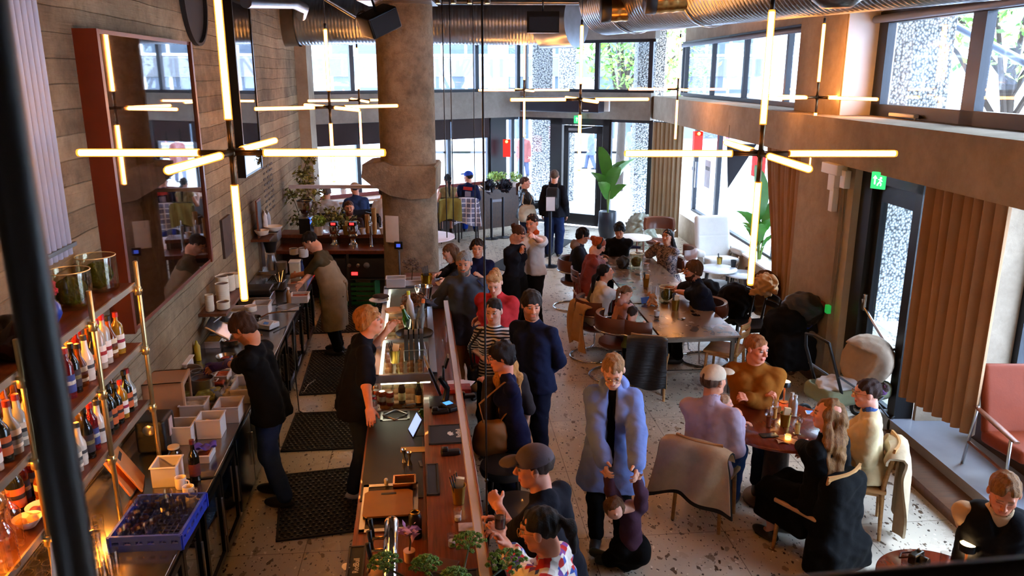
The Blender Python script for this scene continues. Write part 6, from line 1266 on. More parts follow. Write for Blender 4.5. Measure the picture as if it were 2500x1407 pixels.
def heap(nm, lb, px, py, z, r, m, seed=0, cat='coat', n_=7, wr=.012, fr=34, h=.01):
    q = random.Random(seed); pr = [('+', 0, ('ell', (0, 0, r[2]*.8), r))]
    for i in range(n_): a = q.uniform(0, 6.3); c = (math.cos(a)*r[0]*.6, math.sin(a)*r[1]*.6, r[2]*q.uniform(.3, 1.4)); pr.append(('+', .05, ('cap', c, (c[0]+q.uniform(-.1, .1), c[1]+q.uniform(-.1, .1), c[2]-r[2]*.5), r[0]*.35, r[0]*.25)))
    pr.append(('n', wr, fr)); p = PZ(px, py, z); return tag(soft(nm, pr, m, None, h, p), lb, cat)
heap('black_jacket', 'heap of black jackets on the chair by the long table', 1790, 770, .45, (.24, .24, .26), FAB('101014'), 1); heap('black_jacket', 'black jacket hanging behind the bearded man in navy', 1722, 745, .4, (.2, .2, .22), FAB('17181f'), 2)
heap('cream_fleece', 'cream fleece jacket thrown over the coats by the curtain', 1868, 712, .86, (.16, .15, .14), M('cfa77a', .95, 0, .15, 9, .6, 40), 3, wr=.02, fr=45); heap('brown_jacket', 'tan and black jacket slipping down behind the cream fleece', 1862, 760, .4, (.22, .2, .34), FAB('5a3a20'), 4)
heap('blanket_pile', 'rumpled grey-green blanket heaped by the beige curtain', 1560, 603, 0, (.34, .28, .42), M('8c8f80', .95, 0, .2, 8, .6, 40), 5, 'blanket', 10, .03, 32)
# ---------------------------------------------------------------- long-table things
def mosstall(lb, p, r=.11, h=.24): return mossvase(lb, p, r, h)
mosstall('glass vase with a moss ball farther up the long table', TT(1553, 655)); mosstall('glass vase with a moss ball beside the toy rabbit', TT(1627, 735), .105, .2)
bucket('brass cutlery bucket in the middle of the long table', TT(1577, 700), .05, .13); bucket('brass cutlery bucket with black cutlery at the near part of the long table', TT(1648, 757), .055, .14, straws=5)
jarthing('paper_cup', 'small white paper cup with a black round mark on the long table', 'cup', TT(1603, 776), [(0, 0), (.027, 0), (.037, .09), (.04, .092), (.034, .09), (.025, .005), (0, .005)], M('dcd8d4', .5), cont=('3a2418', .03, .07)); B().lathe([(0, 0), (.016, 0), (.016, .002), (0, .002)], 20, ax=Euler((PI/2, 0, 0)).to_matrix().to_4x4()).obj('printed_mark', BLK, bpy.data.objects['paper_cup'], (0, -.033, .05))
jarthing('tea_light', 'red-rimmed white bowl in the middle of the long table', 'bowl', TT(1578, 648), [(0, 0), (.03, 0), (.05, .03), (.046, .032), (0, .01)], M('cfc5bd', .5), lid=('8a1f16', [(.04, .02), (.051, .03), (.051, .036), (.045, .036)]))
t = thing('toy_rabbit', 'tan plush rabbit with long ears sitting on the long table', 'toy', TT(1590, 745)); TOY = M('b57a4c', .95, 0, .15, 30, .6, 90)
soft('plush_body', [('+', 0, ('ell', (0, 0, .055), (.045, .04, .05))), ('+', .02, ('ell', (0, -.01, .125), (.035, .035, .034))), ('+', .012, ('ell', (.045, .0, .12), (.014, .016, .05), Euler((0, -.5, 0)).to_matrix())), ('+', .012, ('ell', (-.04, .01, .15), (.014, .016, .04), Euler((0, .6, 0)).to_matrix())), ('+', .015, ('cap', (.02, -.03, .03), (.06, -.06, .015), .018, .02)), ('+', .015, ('cap', (-.02, -.03, .03), (-.05, -.07, .015), .018, .02)), ('+', .012, ('cap', (-.03, -.02, .08), (-.06, -.05, .05), .013, .013)), ('+', .012, ('cap', (.03, -.02, .08), (.055, -.05, .05), .013, .013))], TOY, t, .005)
heap('black_bag', 'black backpack standing on the long table beside the moss vase', 1520, 655, .752, (.09, .08, .11), M('121217', .7, 0, .2, 20, .6, 40), 12, 'bag', 5, .01, 60, .008)
one('phone', 'phone on a stand before the toy rabbit', 'phone', B().box((0, 0, .05), (.13, .01, .08), rx=-.3), M('2a3b66', .2, emit=.2), TT(1575, 742), .5); one('scarf', 'dark scarf lying on the far end of the long table', 'scarf', B().tube([(-.2, 0, .03), (-.05, .03, .035), (.1, -.01, .03), (.22, .02, .02)], [.02, .035, .03, .02], 10), FAB('1a1520'), TT(1490, 622), 0); one('scarf', 'dark cloth lying by the empty glasses at the far right table end', 'scarf', B().tube([(-.14, 0, .02), (0, .02, .03), (.14, .0, .02)], [.02, .03, .02], 10), FAB('1c1726'), TT(1545, 608), .2)
tumbler('orange juice glass at the far end of the long table', TT(1477, 612), .035, .13, cont=('e8a21a', .03, .11)); tumbler('red drink glass by the man in black', TT(1530, 605), .035, .13, cont=('c23026', .03, .09)); bottle2('water_bottle', 'small clear bottle by the man in black', TT(1521, 607), .2, .03, 'tall', 'c9d3d8', None, None, .7)
one('candle_glass', 'amber candle glass at the far end of the long table', 'candle', B().lathe([(0, 0), (.035, 0), (.035, .08), (.028, .08), (0, .03)], 20), M('8a3a1a', .2, trans=.3), TT(1503, 612)); one('paper_sheet', 'pale folded papers under the hands of the man in black', 'paper', B().box((0, 0, .001), (.3, .18, .003)), WHITE, TT(1530, 618), .1)
tumbler('clear glass between the bucket and the moss vase', TT(1596, 716), .035, .1); one('spoon', 'dark spoon and lemon peel on the long table', 'spoon', B().box((0, 0, .004), (.16, .02, .006)).ball((.08, 0, .01), (.03, .02, .012)), M('5c5a1c', .5, 0, .5, 60), TT(1560, 741), .1); one('crumpled_foil', 'crumpled clear wrapper near the edge of the long table', 'wrapper', B().ball((0, 0, .015), (.03, .02, .018), 8), STEEL, TT(1668, 780))
# ---------------------------------------------------------------- round table things
RZ_ = lambda x, y, z=.742: PZ(x, y, z)
def tlamp(lb, p):
    t = thing('table_lamp', lb, 'table lamp', p); B().lathe([(0, 0), (.04, 0), (.04, .008), (.009, .014), (.008, .17), (0, .17)], 24).obj('lamp_base', M('8a5a3a', .3, .8), t); s = B().lathe([(.045, .17), (.05, .16), (.05, .205), (.047, .21), (.044, .205)], 28).obj('lamp_shade', BLKM, t); B().lathe([(0, .203), (.044, .203), (.04, .208), (0, .21)], 24).obj('glowing_top', EMIT('ffcf8a', 7.), s)
    li = bpy.data.lights.new('lamp_light', 'POINT'); li.energy = 2.2; li.color = (1, .6, .25); li.shadow_soft_size = .03; lo = bpy.data.objects.new('lamp_light', li); COL.objects.link(lo); lo.parent = t; lo.location = (0, 0, .14); return t
tlamp('small glowing table lamp on the large round table', RZ_(1913, 982)); tlamp('small glowing table lamp on the table of the man in the vest', PZ(2352, 1398, .622))
bucket('brass cutlery bucket with napkins on the large round table', RZ_(1916, 1040), .05, .12, straws=0); tumbler('stemmed beer glass half full on the round table', RZ_(1875, 1042), .04, stem=True, cont=('7a3414', .02, .1)); tumbler('stemmed white wine glass near the black coat', RZ_(1946, 1060), .036, stem=True, cont=('d8c27a', .02, .1)); tumbler('small stemmed glass behind the bucket', RZ_(1890, 1022), .032, stem=True, cont=('c98a3a', .02, .1))
for k, (x, y, lb) in enumerate(((1930, 1010, 'clear water bottle behind the napkin bucket'), (1938, 1016, 'salt bottle with a steel lid by the water bottle'))): bottle2('water_bottle', lb, RZ_(x, y), .19, .026, 'tall', 'cfd6d6', 'b9b3a8', None, .6)
t = thing('phone', 'phone with a lit blue screen on the round table', 'phone', RZ_(1988, 1010), -.15); B().box((0, 0, .006), (.15, .075, .009), bev=.003).obj('phone_body', WHITE, t); B().box((0, 0, .0112), (.14, .065, .001)).obj('display', EMIT('3a62c8', .8), t)
one('phone', 'black phone lying at the near edge of the round table', 'phone', B().box((0, 0, .006), (.15, .075, .01), bev=.004), BLKM, RZ_(1877, 1065), .1); one('card', 'small white card before the woman in black', 'card', B().box((0, 0, .001), (.09, .05, .002)), WHITE, RZ_(2006, 1028), -.2); one('card', 'white menu card behind the beer glass', 'card', B().box((0, 0, .03), (.1, .004, .06)), WHITE, RZ_(1893, 1008), .1)
t = thing('napkin_candle', 'glowing tea light on a crumpled napkin on the round table', 'candle', RZ_(1923, 1076)); B().sheet(lambda u, v: Vector(((u-.5)*.2, (v-.5)*.14, .006+.012*math.sin(u*8+v*5))), 14, 10, .003).obj('napkin', M('c79a74', .9), t); B().lathe([(0, .012), (.028, .012), (.032, .05), (.029, .05), (0, .02)], 20).obj('candle_cup', GLASS('ffe2b8', .1, .7), t); B().lathe([(0, .016), (.024, .016), (.024, .032), (0, .034)], 16).obj('wax', EMIT('ffd27a', 3.), t)
# small table bottom
PZ2 = lambda x, y: PZ(x, y, .622)
t = thing('camera', 'black compact camera with a strap on the small round table', 'camera', PZ2(2235, 1372), .6); B().box((0, 0, .035), (.12, .05, .07), bev=.012).obj('camera_body', BLKM, t); B().cyl((0, -.02, .035), (0, -.08, .035), .03).obj('lens', BLKM, t); B().cyl((.03, 0, .07), (.03, 0, .085), .012).obj('dial', STEEL, t); B().tube([(-.06, 0, .06), (-.09, .06, .03), (.0, .1, .01), (.07, .05, .02), (.06, 0, .06)], .006, 8).obj('strap', M('3a1c1a', .7), t)
tumbler('clear glass catching the light on the small round table', PZ2(2305, 1385), .035, .1); tumbler('second clear glass near the lamp on the small round table', PZ2(2322, 1405), .035, .08); one('red_napkin', 'red folded cloth before the man in the vest', 'napkin', B().box((0, 0, .006), (.2, .12, .01), bev=.004), M('a8361e', .9), PZ2(2400, 1385), -.2)
# ---------------------------------------------------------------- lounge furniture
p = PZ(1757, 690, 0); t = thing('lounge_chair', 'off-white upholstered lounge chair with padded arms', 'armchair', p+Vector((-.05, .05, 0)), R(180+8)); UPH = M('c6c3bd', .9, 0, .06, 10, .15, 60)
s_ = lambda nm, pr, m=UPH, h=.014: soft(nm, pr, m, t, h)
s_('seat_cushion', [('+', 0, ('box', (0, .02, .4), (.3, .3, .08), Euler((R(6), 0, 0)).to_matrix(), .06))]); s_('backrest', [('+', 0, ('box', (0, -.33, .78), (.33, .07, .4), Euler((R(14), 0, 0)).to_matrix(), .06)), ('-', .01, ('cap', (-.4, -.26, .82), (.4, -.26, .82), .012, .012))])
for s in (-1, 1): s_('armrest', [('+', 0, ('box', (s*.4, -.02, .56), (.085, .25, .06), Euler((R(4), 0, 0)).to_matrix(), .055))]); [B().tube([(s*.34, y1, .5), (s*.3, y1*1.3, .25), (s*.33, y1*1.8, .0)], .016).obj('leg', CHROME, t) for y1 in (.15, -.2)]
p = PZ(2428, 1070, .62); t = thing('leather_armchair', 'tan leather armchair with dark wooden arms on the platform', 'armchair', (4.56, 6.42, .2), R(180))
s_('seat_cushion', [('+', 0, ('box', (0, .05, .36), (.31, .3, .06), Euler((R(6), 0, 0)).to_matrix(), .04)), ('n', .004, 9)], LEA2); s_('backrest', [('+', 0, ('box', (0, -.3, .66), (.31, .05, .32), Euler((R(16), 0, 0)).to_matrix(), .04)), ('n', .005, 8)], LEA2)
for s in (-1, 1):
    B().tube([(s*.37, .35, .54), (s*.37, .05, .57), (s*.37, -.28, .6)], [.03, .034, .026], 12, flat=.4).obj('armrest', WALN, t); B().cyl((s*.37, .27, .54), (s*.37, .3, 0), .014).obj('leg', STEEL, t); B().cyl((s*.37, -.24, .62), (s*.37, -.34, 0), .014).obj('leg', STEEL, t); B().tube([(s*.37, .3, .22), (s*.37, -.3, .24)], .014).obj('side_rail', WALN, t)
# banana plants
def blade(b, p, a, L_, w, bend, tilt, seed):
    q = random.Random(seed); d = Vector((math.cos(a), math.sin(a), 0)); bq = q.uniform(-.7, .7); sd = Vector((math.cos(bq), math.sin(bq), 0))
    def fn(u, v):
        s = u*L_; ang = tilt-bend*u; c = Vector(p)+d*(L_*(math.sin(tilt)*0+1)*(u*math.cos(ang)))+Vector((0, 0, L_*u*math.sin(ang)))
        ww = w*math.sin(PI*min(1, u*.93+.05))**.6; return c+sd*(v-.5)*ww+Vector((0, 0, .35*ww*abs(v-.5)+.006*math.sin(u*40)))
    b.sheet(fn, 18, 6, .003)
def banana(lb, p, pot, leaves, seed):
    t = thing('banana_plant', lb, 'plant', p); B().lathe(pot[0], 32).obj('pot', pot[1], t); B().lathe([(0, pot[2]-.05), (pot[3], pot[2]-.05)], 24).obj('soil', M('2a1a10', .9), t); GM = M('3f7a22', .35, 0, .35, 3., .15, 20, coat=.2)
    for i, (a, z, L_, w, bend, tilt) in enumerate(leaves):
        B().tube([(0, 0, pot[2]-.05), (.03*math.cos(a), .03*math.sin(a), pot[2]+.3), (.06*math.cos(a), .06*math.sin(a), z)], .013, 8).obj('stem', M('6a8a3a', .5), t)
        b = B(); blade(b, (.06*math.cos(a), .06*math.sin(a), z), a, L_, w, bend, tilt, seed+i); b.obj('leaf', GM, t)
    return t
p = PZ(1482, 580, 0); banana('banana plant in a tall black pot beside the entrance door', (p.x, p.y, 0), ([(0, 0), (.17, 0), (.22, .2), (.21, .6), (.2, .62), (.18, .6), (0, .58)], M('232a36', .35), .62, .18), [(2.6, 1.3, .8, .32, .25, 1.6), (.3, 1.2, .85, .32, .35, 1.15), (-1.2, 1.1, .7, .32, .4, 1.4), (3.3, 1.05, .6, .3, .6, 1.5), (.5, 1.35, .7, .3, .6, 1.2), (-2.2, .9, .55, .32, .6, 1.5), (-.4, .9, .5, .3, .5, 1.3)], 1)
p = PZ(1850, 720, 0); banana('tall banana plant in a dark pot beside the gathered curtain', (p.x+.05, p.y+.25, 0), ([(0, 0), (.2, 0), (.24, .2), (.22, .4), (0, .38)], M('3a2418', .6), .4, .2), [(2.6, 1.25, .95, .24, .3, 1.75), (3.3, 1.0, .6, .24, .6, 1.4), (.3, 1.1, .7, .24, .3, 1.35), (2., .8, .55, .26, .7, 1.35), (-.3, .8, .5, .24, .9, 1.3), (4.2, .9, .6, .22, .7, 1.35), (5.2, 1.05, .5, .2, .8, 1.4)], 11)
for x, y, lb in ((1768, 645, 'light brass bucket of cutlery on the two-tier side table'), (1778, 652, 'small dark pot beside the brass bucket on the side table')): bucket(lb, PZ(x-12 if y < 650 else x+12, y, .482), .05, .12, None if y < 650 else BLKM, False, 3 if y < 650 else 0)
# barrier posts and sign
def post(nm, lb, px, py, h=.95, arm=False):
    p = PZ(px, py, 0); t = thing(nm, lb, 'barrier post', (p.x, p.y, 0)); B().lathe([(0, 0), (.17, 0), (.17, .012), (.05, .03), (.028, .04), (.028, h), (0, h)], 32).obj('post_body', M('23262e', .35, .5), t); return t
post('barrier_post', 'black belt barrier post beside the window counter', 1228, 580); post('barrier_post', 'second black belt barrier post closer to the plaid shirt', 1200, 583)
a_, b_ = PZ(1228, 580, 0), PZ(1200, 583, 0); one('barrier_belt', 'grey belt stretched between the two barrier posts', 'belt', B().seg(b_, a_, .004, .85, .91), M('8b909c', .7)); 
t = post('sign_stand', 'black pole sign stand with a small white sheet by the entrance mat', 1342, 651, 1.12); t['category'] = 'sign stand'; B().box((0, -.03, 1.26), (.2, .02, .3), bev=.004).obj('sign_frame', BLKM, t); B().box((0, -.042, 1.26), (.17, .004, .27)).obj('sign_sheet', M('dfe3ea', .6), t)
mp = [PZ(x, y, 0) for x, y in ((1192, 652), (1233, 663), (1345, 625), (1400, 588), (1330, 578))]
one('entrance_mat', 'dark grey entrance mat leading to the door', 'floor mat', B().prism([(v.x, v.y) for v in mp], .001, .014), M('2a2e33', .95, 0, .3, 40, .5, 90))
# strollers
STF = M('a8917a', .9, 0, .12, 9, .3, 40)
p = PZ(2110, 1010, .35); t = thing('baby_stroller', 'beige hooded baby stroller with a black looped handle', 'stroller', (p.x, p.y+.35, 0), R(20))
soft('hood', [('+', 0, ('ell', (.15, 0, .78), (.3, .26, .28))), ('-', .02, ('box', (-.25, 0, .72), (.24, .3, .3), Euler((0, .35, 0)).to_matrix(), .02)), ('-', .02, ('box', (0, 0, .35), (.6, .5, .2), None, .02)), ('n', .004, 50)], STF, t, .012)
soft('carrycot', [('+', 0, ('box', (-.05, 0, .48), (.42, .23, .1), None, .08)), ('-', .02, ('box', (-.12, 0, .62), (.3, .18, .12), None, .06))], M('7b8063', .9, 0, .15), t, .012); soft('blanket', [('+', 0, ('ell', (-.2, 0, .56), (.24, .18, .07))), ('n', .015, 30)], M('c9c6c4', .95, 0, .1), t, .012)
B().tube([(-.3, -.2, .5), (-.48, -.2, .95), (-.52, -.17, 1.1), (-.54, 0, 1.13), (-.52, .17, 1.1), (-.48, .2, .95), (-.3, .2, .5)], .016, 10).obj('handle', BLKM, t)
for s in (-1, 1): B().tube([(-.4, s*.22, .75), (.1, s*.24, .42), (.38, s*.25, .13)], .012).tube([(.2, s*.24, .45), (-.35, s*.25, .13)], .012).obj('frame_tube', M('8a8d92', .3, .9), t)
for x in (-.38, .4):
    for s in (-1, 1): w_ = B().ring((x, s*.27, .13), .11, .02, 28, 8, Euler((PI/2, 0, 0)).to_matrix().to_4x4()); w_.cyl((x, s*.26, .13), (x, s*.28, .13), .06); w_.obj('wheel', BLK, t)
p = PZ(1925, 905, .3); t = thing('baby_stroller', 'black stroller loaded with coats and a dark blue backpack by the pier', 'stroller', (p.x+.05, p.y+.25, 0), R(100))
soft('fabric_seat', [('+', 0, ('box', (0, 0, .5), (.3, .25, .22), None, .1)), ('+', .06, ('ell', (.1, 0, .78), (.26, .25, .2))), ('n', .01, 30)], FAB('0c0c0f'), t, .014)
for x in (-.35, .35):
    for s in (-1, 1): w_ = B().ring((x, s*.27, .13), .11, .02, 28, 8, Euler((PI/2, 0, 0)).to_matrix().to_4x4()); w_.cyl((x, s*.26, .13), (x, s*.28, .13), .07); w_.obj('wheel', M('4a453c', .6), t)
heap('black_coat', 'black coat draped over the stroller by the pier', 1955, 790, .75, (.26, .2, .22), PUF, 21); o = heap('backpack', 'dark backpack with a bright blue pocket hanging on the black stroller', 1958, 806, .62, (.15, .13, .2), M('15171d', .6, 0, .2), 22, 'backpack', 4, .004); soft('blue_pocket', [('+', 0, ('ell', (-.0, -.1, .16), (.1, .07, .12)))], M('1f43b8', .5), o, .008)
# foreground mezzanine railing
for k, (x, y, d, r, lb) in enumerate(((112, 930, 1.0, .0235, 'thick black railing post close to the lens'),)): c = PD(x, y, d); one('railing_post', lb, 'railing post', B().cyl((0, 0, -1.2), (0, 0, 1.5), r, n=24), BLK, c)
a_, b_ = PD(2130, 1424, .72), PD(2520, 1390, .72); d_ = (b_-a_).normalized(); one('railing_bar', 'dark railing bar crossing the lowest corner of the view', 'railing', B().cyl(a_-d_*.75, b_+d_*.6, .012, n=20), M('1c160f', .6))
# ---------------------------------------------------------------- people
def skinmat():
    m = bpy.data.materials.new('skin'); n, l, b = nodes(m); a = n.new('ShaderNodeVertexColor'); a.layer_name = 'tone'
    f = noise(n, l, coords(n, l), 14, 4); l.new(mix(n, l, ramp(n, l, f, [(.35, g(.22)), (.6, g(0))]), a.outputs[0], (.35, .08, .04)), b.inputs['Base Color']); b.inputs['Roughness'].default_value = .5; b.inputs['Specular IOR Level'].default_value = .35
    return m
SKIN = skinmat()
def hairm(c): return M(c, .55, 0, .6, 16., .9, 40, .2, stretch=(6, 6, .8), name='hair')
V3 = Vector
def ik(a, c, l1, l2, hint):
    a, c, hint = V3(a), V3(c), V3(hint); d = c-a; L = d.length
    if L > (l1+l2)*.995: c = a+d*((l1+l2)*.995/L); d = c-a; L = d.length
    if L < abs(l1-l2)+.02: L = abs(l1-l2)+.02
    u = d.normalized(); x = (l1*l1-l2*l2+L*L)/(2*L); h = math.sqrt(max(l1*l1-x*x, 0)); p = hint-u*hint.dot(u)
    p = p.normalized() if p.length > 1e-4 else u.orthogonal().normalized(); return a+u*x+p*h, c
def hand(pr, W, f, n, side, s, curl=.35, point=False):
    f = f.normalized(); n = (n-f*n.dot(f)); n = n.normalized() if n.length > 1e-3 else f.orthogonal().normalized(); l = f.cross(n)*side
    mt = Matrix((l, f, n)).transposed(); P = lambda a, b, c: W+l*a*s+f*b*s+n*c*s
    pr.append(('+', .012, ('box', P(0, .045, 0), (.038*s, .047*s, .015*s), mt, .012*s)))
    for i, (x, L_) in enumerate(((-.029, .062), (-.0095, .074), (.0095, .07), (.028, .055))):
        b = P(x, .088-abs(x)*.15, 0); ang = 0; cc = .06 if point and i == 3 else curl*(1+.12*i)
        for k in range(3):
            ang += cc*(.7+.3*k); e = b+(f*math.cos(ang)+n*math.sin(ang)+l*x*.8)*L_*s*(.42, .32, .26)[k]; pr.append(('+', .004, ('cap', b, e, (.0095-.0007*k)*s, (.0088-.0008*k)*s))); b = e
    b = P(.03, .025, .004); e = b+(l*.7+f*.6+n*.3).normalized()*.035*s; pr.append(('+', .012, ('cap', b, e, .014*s, .011*s))); pr.append(('+', .004, ('cap', e, e+(l*.25+f*.85+n*.35).normalized()*.032*s, .011*s, .009*s)))
BP_ = [(.2, .0, -.52), (-.2, .0, -.52)]
def person(lb, px, py, face, h=1.75, pose='stand', seat=.46, lean=0, hd=(0, 0, 0), rh=None, lh=None, top=None, bot=None, hair=None, beard=None, skin=('d9a184'), res=.009, w=1., fem=False, shoes='15161a', feet=None, glasses=False, gloves=None, eyes=True, curl=.4, zoff=0, eR=None, eL=None, grip=None, belly=0, depth=None, roll=0, sleeves=None, child=False, extra=None, seatof=None):
    s = h/1.75; t = thing('person', lb, 'person'); RX = lambda a: Matrix.Rotation(-R(a), 3, 'X'); RY = Matrix.Rotation(R(roll), 3, 'Y')
    pz = (.92*s if pose == 'stand' else seat+.09*s)+zoff; Pv = V3((0, 0, pz)); Ls = RY@RX(lean); Lc = RY@RX(lean*.75)
    C = Pv+Lc@V3((0, 0, .3*s)); N = Pv+Ls@V3((0, -.015*s, .5*s)); SH = [N+Ls@V3((x*.17*s*w*(.9 if fem else 1), 0, -.082*s)) for x in (1, -1)]
    hs = s**.5 if child else 1.045*s**.8; if_ = 1
    H = N+RX(lean*.55+max(0, -hd[1])*.3)@V3((0, .03*s, .03*s+.128*hs)); HM = Matrix.Rotation(R(hd[0]), 3, 'Z')@Matrix.Rotation(R(hd[1]), 3, 'X')@Matrix.Rotation(R(hd[2]), 3, 'Y'); HM = Matrix.Rotation(0, 3, 'Z')@HM
    yaw = R(face); tgt = PZ(px, py, H.z) if depth is None else None
    loc = V3((tgt.x, tgt.y, 0))-Matrix.Rotation(yaw, 3, 'Z')@V3((H.x, H.y, 0)); t.location = loc; t.rotation_euler = (0, 0, yaw)
    if seatof:
        for o_ in bpy.data.objects:
            if o_.get('category') in ('chair', 'bar stool') and seatof in o_['label']: o_.location = loc+Matrix.Rotation(yaw, 3, 'Z')@V3((0, -.0 if 'tubular' in o_.name else .07, 0)); o_.rotation_euler = (0, 0, yaw)
    Wi = Matrix.Rotation(-yaw, 3, 'Z')
    def tg(a, i):
        if a is None: return SH[i]+V3(((.07, -.07)[i]*s, .06*s, -.5*s))
        if a[0] == 'w': return Wi@(PZ(a[1], a[2], a[3])-loc)
        return V3(a)*1
    hp = lambda x, y, z: H+HM@(V3((x, y, z))*hs)
    # arms and legs
    arms = []
    for i, (a, e) in enumerate(((rh, eR), (lh, eL))):
        sx = (1, -1)[i]; T_ = tg(a, i); El, Wr = ik(SH[i], T_, .285*s, .25*s, e or (sx*.22, -.3, -1)); arms.append((SH[i], El, Wr, sx))
    legs = []; ft = feet or (((.1, .02), (-.1, -.02)) if pose == 'stand' else ((.12, .36), (-.12, .36)))
    for i, (fx, fy) in enumerate(ft):
        sx = (1, -1)[i]; hip = Pv+V3((sx*.09*s, 0, -.03*s)); An = V3((fx*s, fy*s, .085*s+(0 if seat < .55 or pose == 'stand' else seat-.55))); Kn, An = ik(hip, An, .412*s, .41*s, (sx*.1, 1, .35 if pose != 'stand' else .1)); legs.append((hip, Kn, An, sx))
    ch = .13*s if not fem else .115*s
    def torso(gr, k=.028):
        o = []
        for sx in (1, -1):
            a = Pv+V3((sx*.062*s*w, 0, -.02*s)); m_ = Pv+Lc@V3((sx*.052*s*w, .01*s, .13*s)); c = C+Ls@V3((sx*.075*s*w, .008*s, .04*s))
            o += [('+', k*s, ('cap', a, m_, (.1 if fem else .092)*s*w+gr, (.076 if fem else .09)*s*w+belly+gr)), ('+', k*s, ('cap', m_, c, (.076 if fem else .09)*s*w+belly*.7+gr, (.08 if fem else .087)*s*w+gr*.8)), ('+', k*s, ('cap', c, SH[0 if sx > 0 else 1]-Ls@V3((sx*.035*s, 0, .01)), .066*s*w+gr*.5, .043*s*w+gr*.5))]
            if fem and not child: o.append(('+', .04*s, ('ell', C+Ls@V3((sx*.075*s*w, .095*s, .02*s)), (.052*s+gr*.8, .045*s+gr*.8, .052*s+gr*.8))))
        o.append(('+', .03*s, ('cap', N-Ls@V3((0, .0, .07*s)), N+Ls@V3((0, .01*s, .0)), .07*s+gr*.5, .056*s+gr*.4)))
        for q_ in SH: o.append(('+', .03*s, ('cap', N-Ls@V3((0, 0, .03*s)), q_+Ls@V3((0, 0, .005)), .045*s+gr*.5, .04*s+gr*.4)))
        return o
    def arm(gr, f=1., i=None, loose=1.):
        o = []
        for j, (a, e, w_, sx) in enumerate(arms):
            if i is not None and i != j: continue
            if f <= .5: o.append(('+', .03*s, ('cap', a, a+(e-a)*(f*2), .046*s*w+gr*.8, .041*s*w+gr*loose)))
            else:
                o.append(('+', .018*s, ('cap', a, e, .046*s*w+gr*.8, .039*s*w+gr*.9))); k = (f-.5)*2; o.append(('+', .03*s, ('cap', e, e+(w_-e)*k, .041*s*w+gr, (.041-.013*k)*s*w+gr*loose)))
        return o
    # body
    pr = [('+', 0, ('ell', hp(0, -.012, .03), (.075*hs, .095*hs, .088*hs), HM)), ('+', .03, ('ell', hp(0, .02, -.035), (.06*hs, .068*hs, .08*hs), HM)), ('+', .025, ('ell', hp(0, .056, -.092), (.03*hs, .03*hs, .022*hs), HM))]
    cap = lambda k, a, b, ra, rb: pr.append(('+', k, ('cap', hp(*a), hp(*b), ra*hs, rb*hs)))
    for x in (1, -1): cap(.02, (x*.048, .0, -.055), (x*.018, .055, -.095), .02, .016); pr.append(('+', .02, ('ell', hp(x*.036, .06, -.02), (.022*hs, .02*hs, .02*hs), HM))); pr.append(('+', .006, ('ell', hp(x*.077, -.008, -.002), (.012*hs, .02*hs, .031*hs), HM))); pr.append(('-', .012, ('ell', hp(x*.031, .1, .008), (.016*hs, .017*hs, .011*hs), HM)))
    cap(.014, (-.034, .078, .03), (.034, .078, .03), .012, .012); cap(.01, (0, .086, .014), (0, .108, -.024), .0085, .0125)
    for x in (1, -1): pr.append(('+', .006, ('ell', hp(x*.012, .098, -.028), (.009*hs, .01*hs, .008*hs), HM)))
    cap(.005, (-.018, .088, -.055), (.018, .088, -.055), .006, .006); cap(.004, (-.014, .087, -.067), (.014, .087, -.067), .0075, .0075)
    cap(.03, (0, -.02, -.07), (0, -.025, -.1), .052, .052); pr.append(('+', .03, ('cap', hp(0, -.025, -.09), N-Ls@V3((0, 0, .02*s)), .052*s, .057*s)))
    pr += torso(-.006)+arm(0, 1.)
    for j, (a, e, w_, sx) in enumerate(arms):
        fd = (w_-e).normalized(); gn = grip[j] if grip and grip[j] else V3((-sx, .3, -.5)); hand(pr, w_-fd*.0, fd, V3(gn), sx, s, curl)
    if not bot or bot[0] in ('skirt', 'shorts'):
        for a, k, n_, sx in legs: pr += [('+', .04, ('cap', a, k, .078*s, .052*s)), ('+', .02, ('cap', k, n_, .05*s, .034*s)), ('+', .02, ('cap', n_, n_+V3((0, .1*s, -.04*s)), .034*s, .028*s))]
    V, F = globals()['skin'](pr, res); base = np.array(srgb(skin)); col = np.tile(np.append(base, 1.), (len(V), 1))
    Q = ((V-np.array(H))@np.array(HM))/hs; x, y, z = Q.T; ax_ = np.abs(x)
    def paint(mask, c, a=1.): col[mask, :3] = col[mask, :3]*(1-a)+np.array(c)*a
    hc = srgb(hair[1]) if hair else base*.5; hd_ = (y > .05) & (ax_ < .08) & (np.abs(z) < .13)
    paint(hd_ & ((ax_-.04)**2+(z+.02)**2 < .0007), base*np.array((1.05, .8, .75)), .4)
    paint(hd_ & (ax_ < .024) & (np.abs(z+.061) < .0095) & (y > .078), base*np.array((.8, .42, .42)), .8)
    paint(hd_ & (np.abs(z-.032+ax_*.08) < .0055) & (ax_ > .012) & (ax_ < .05), np.array(hc)*.6, .75)
    paint((y > .07) & (np.abs(z-.004) < .004) & (np.abs(ax_-.031) < .02), np.array((.03, .02, .02)), .7)
    if beard == 'stubble': paint((y > .0) & (z < -.04) & (z > -.13) & (ax_ < .075) & ~((ax_ < .024) & (np.abs(z+.061) < .009)), np.array(hc)*.7, .5)
    if hair and hair[0] in ('short', 'buzz', 'crop'): paint((z > .0+.045*(y > 0)) & (y < .06) & (np.abs(z) < .2) & (ax_ < .1) & ((x*x+y*y) < .03), np.array(hc)*.8, .8)
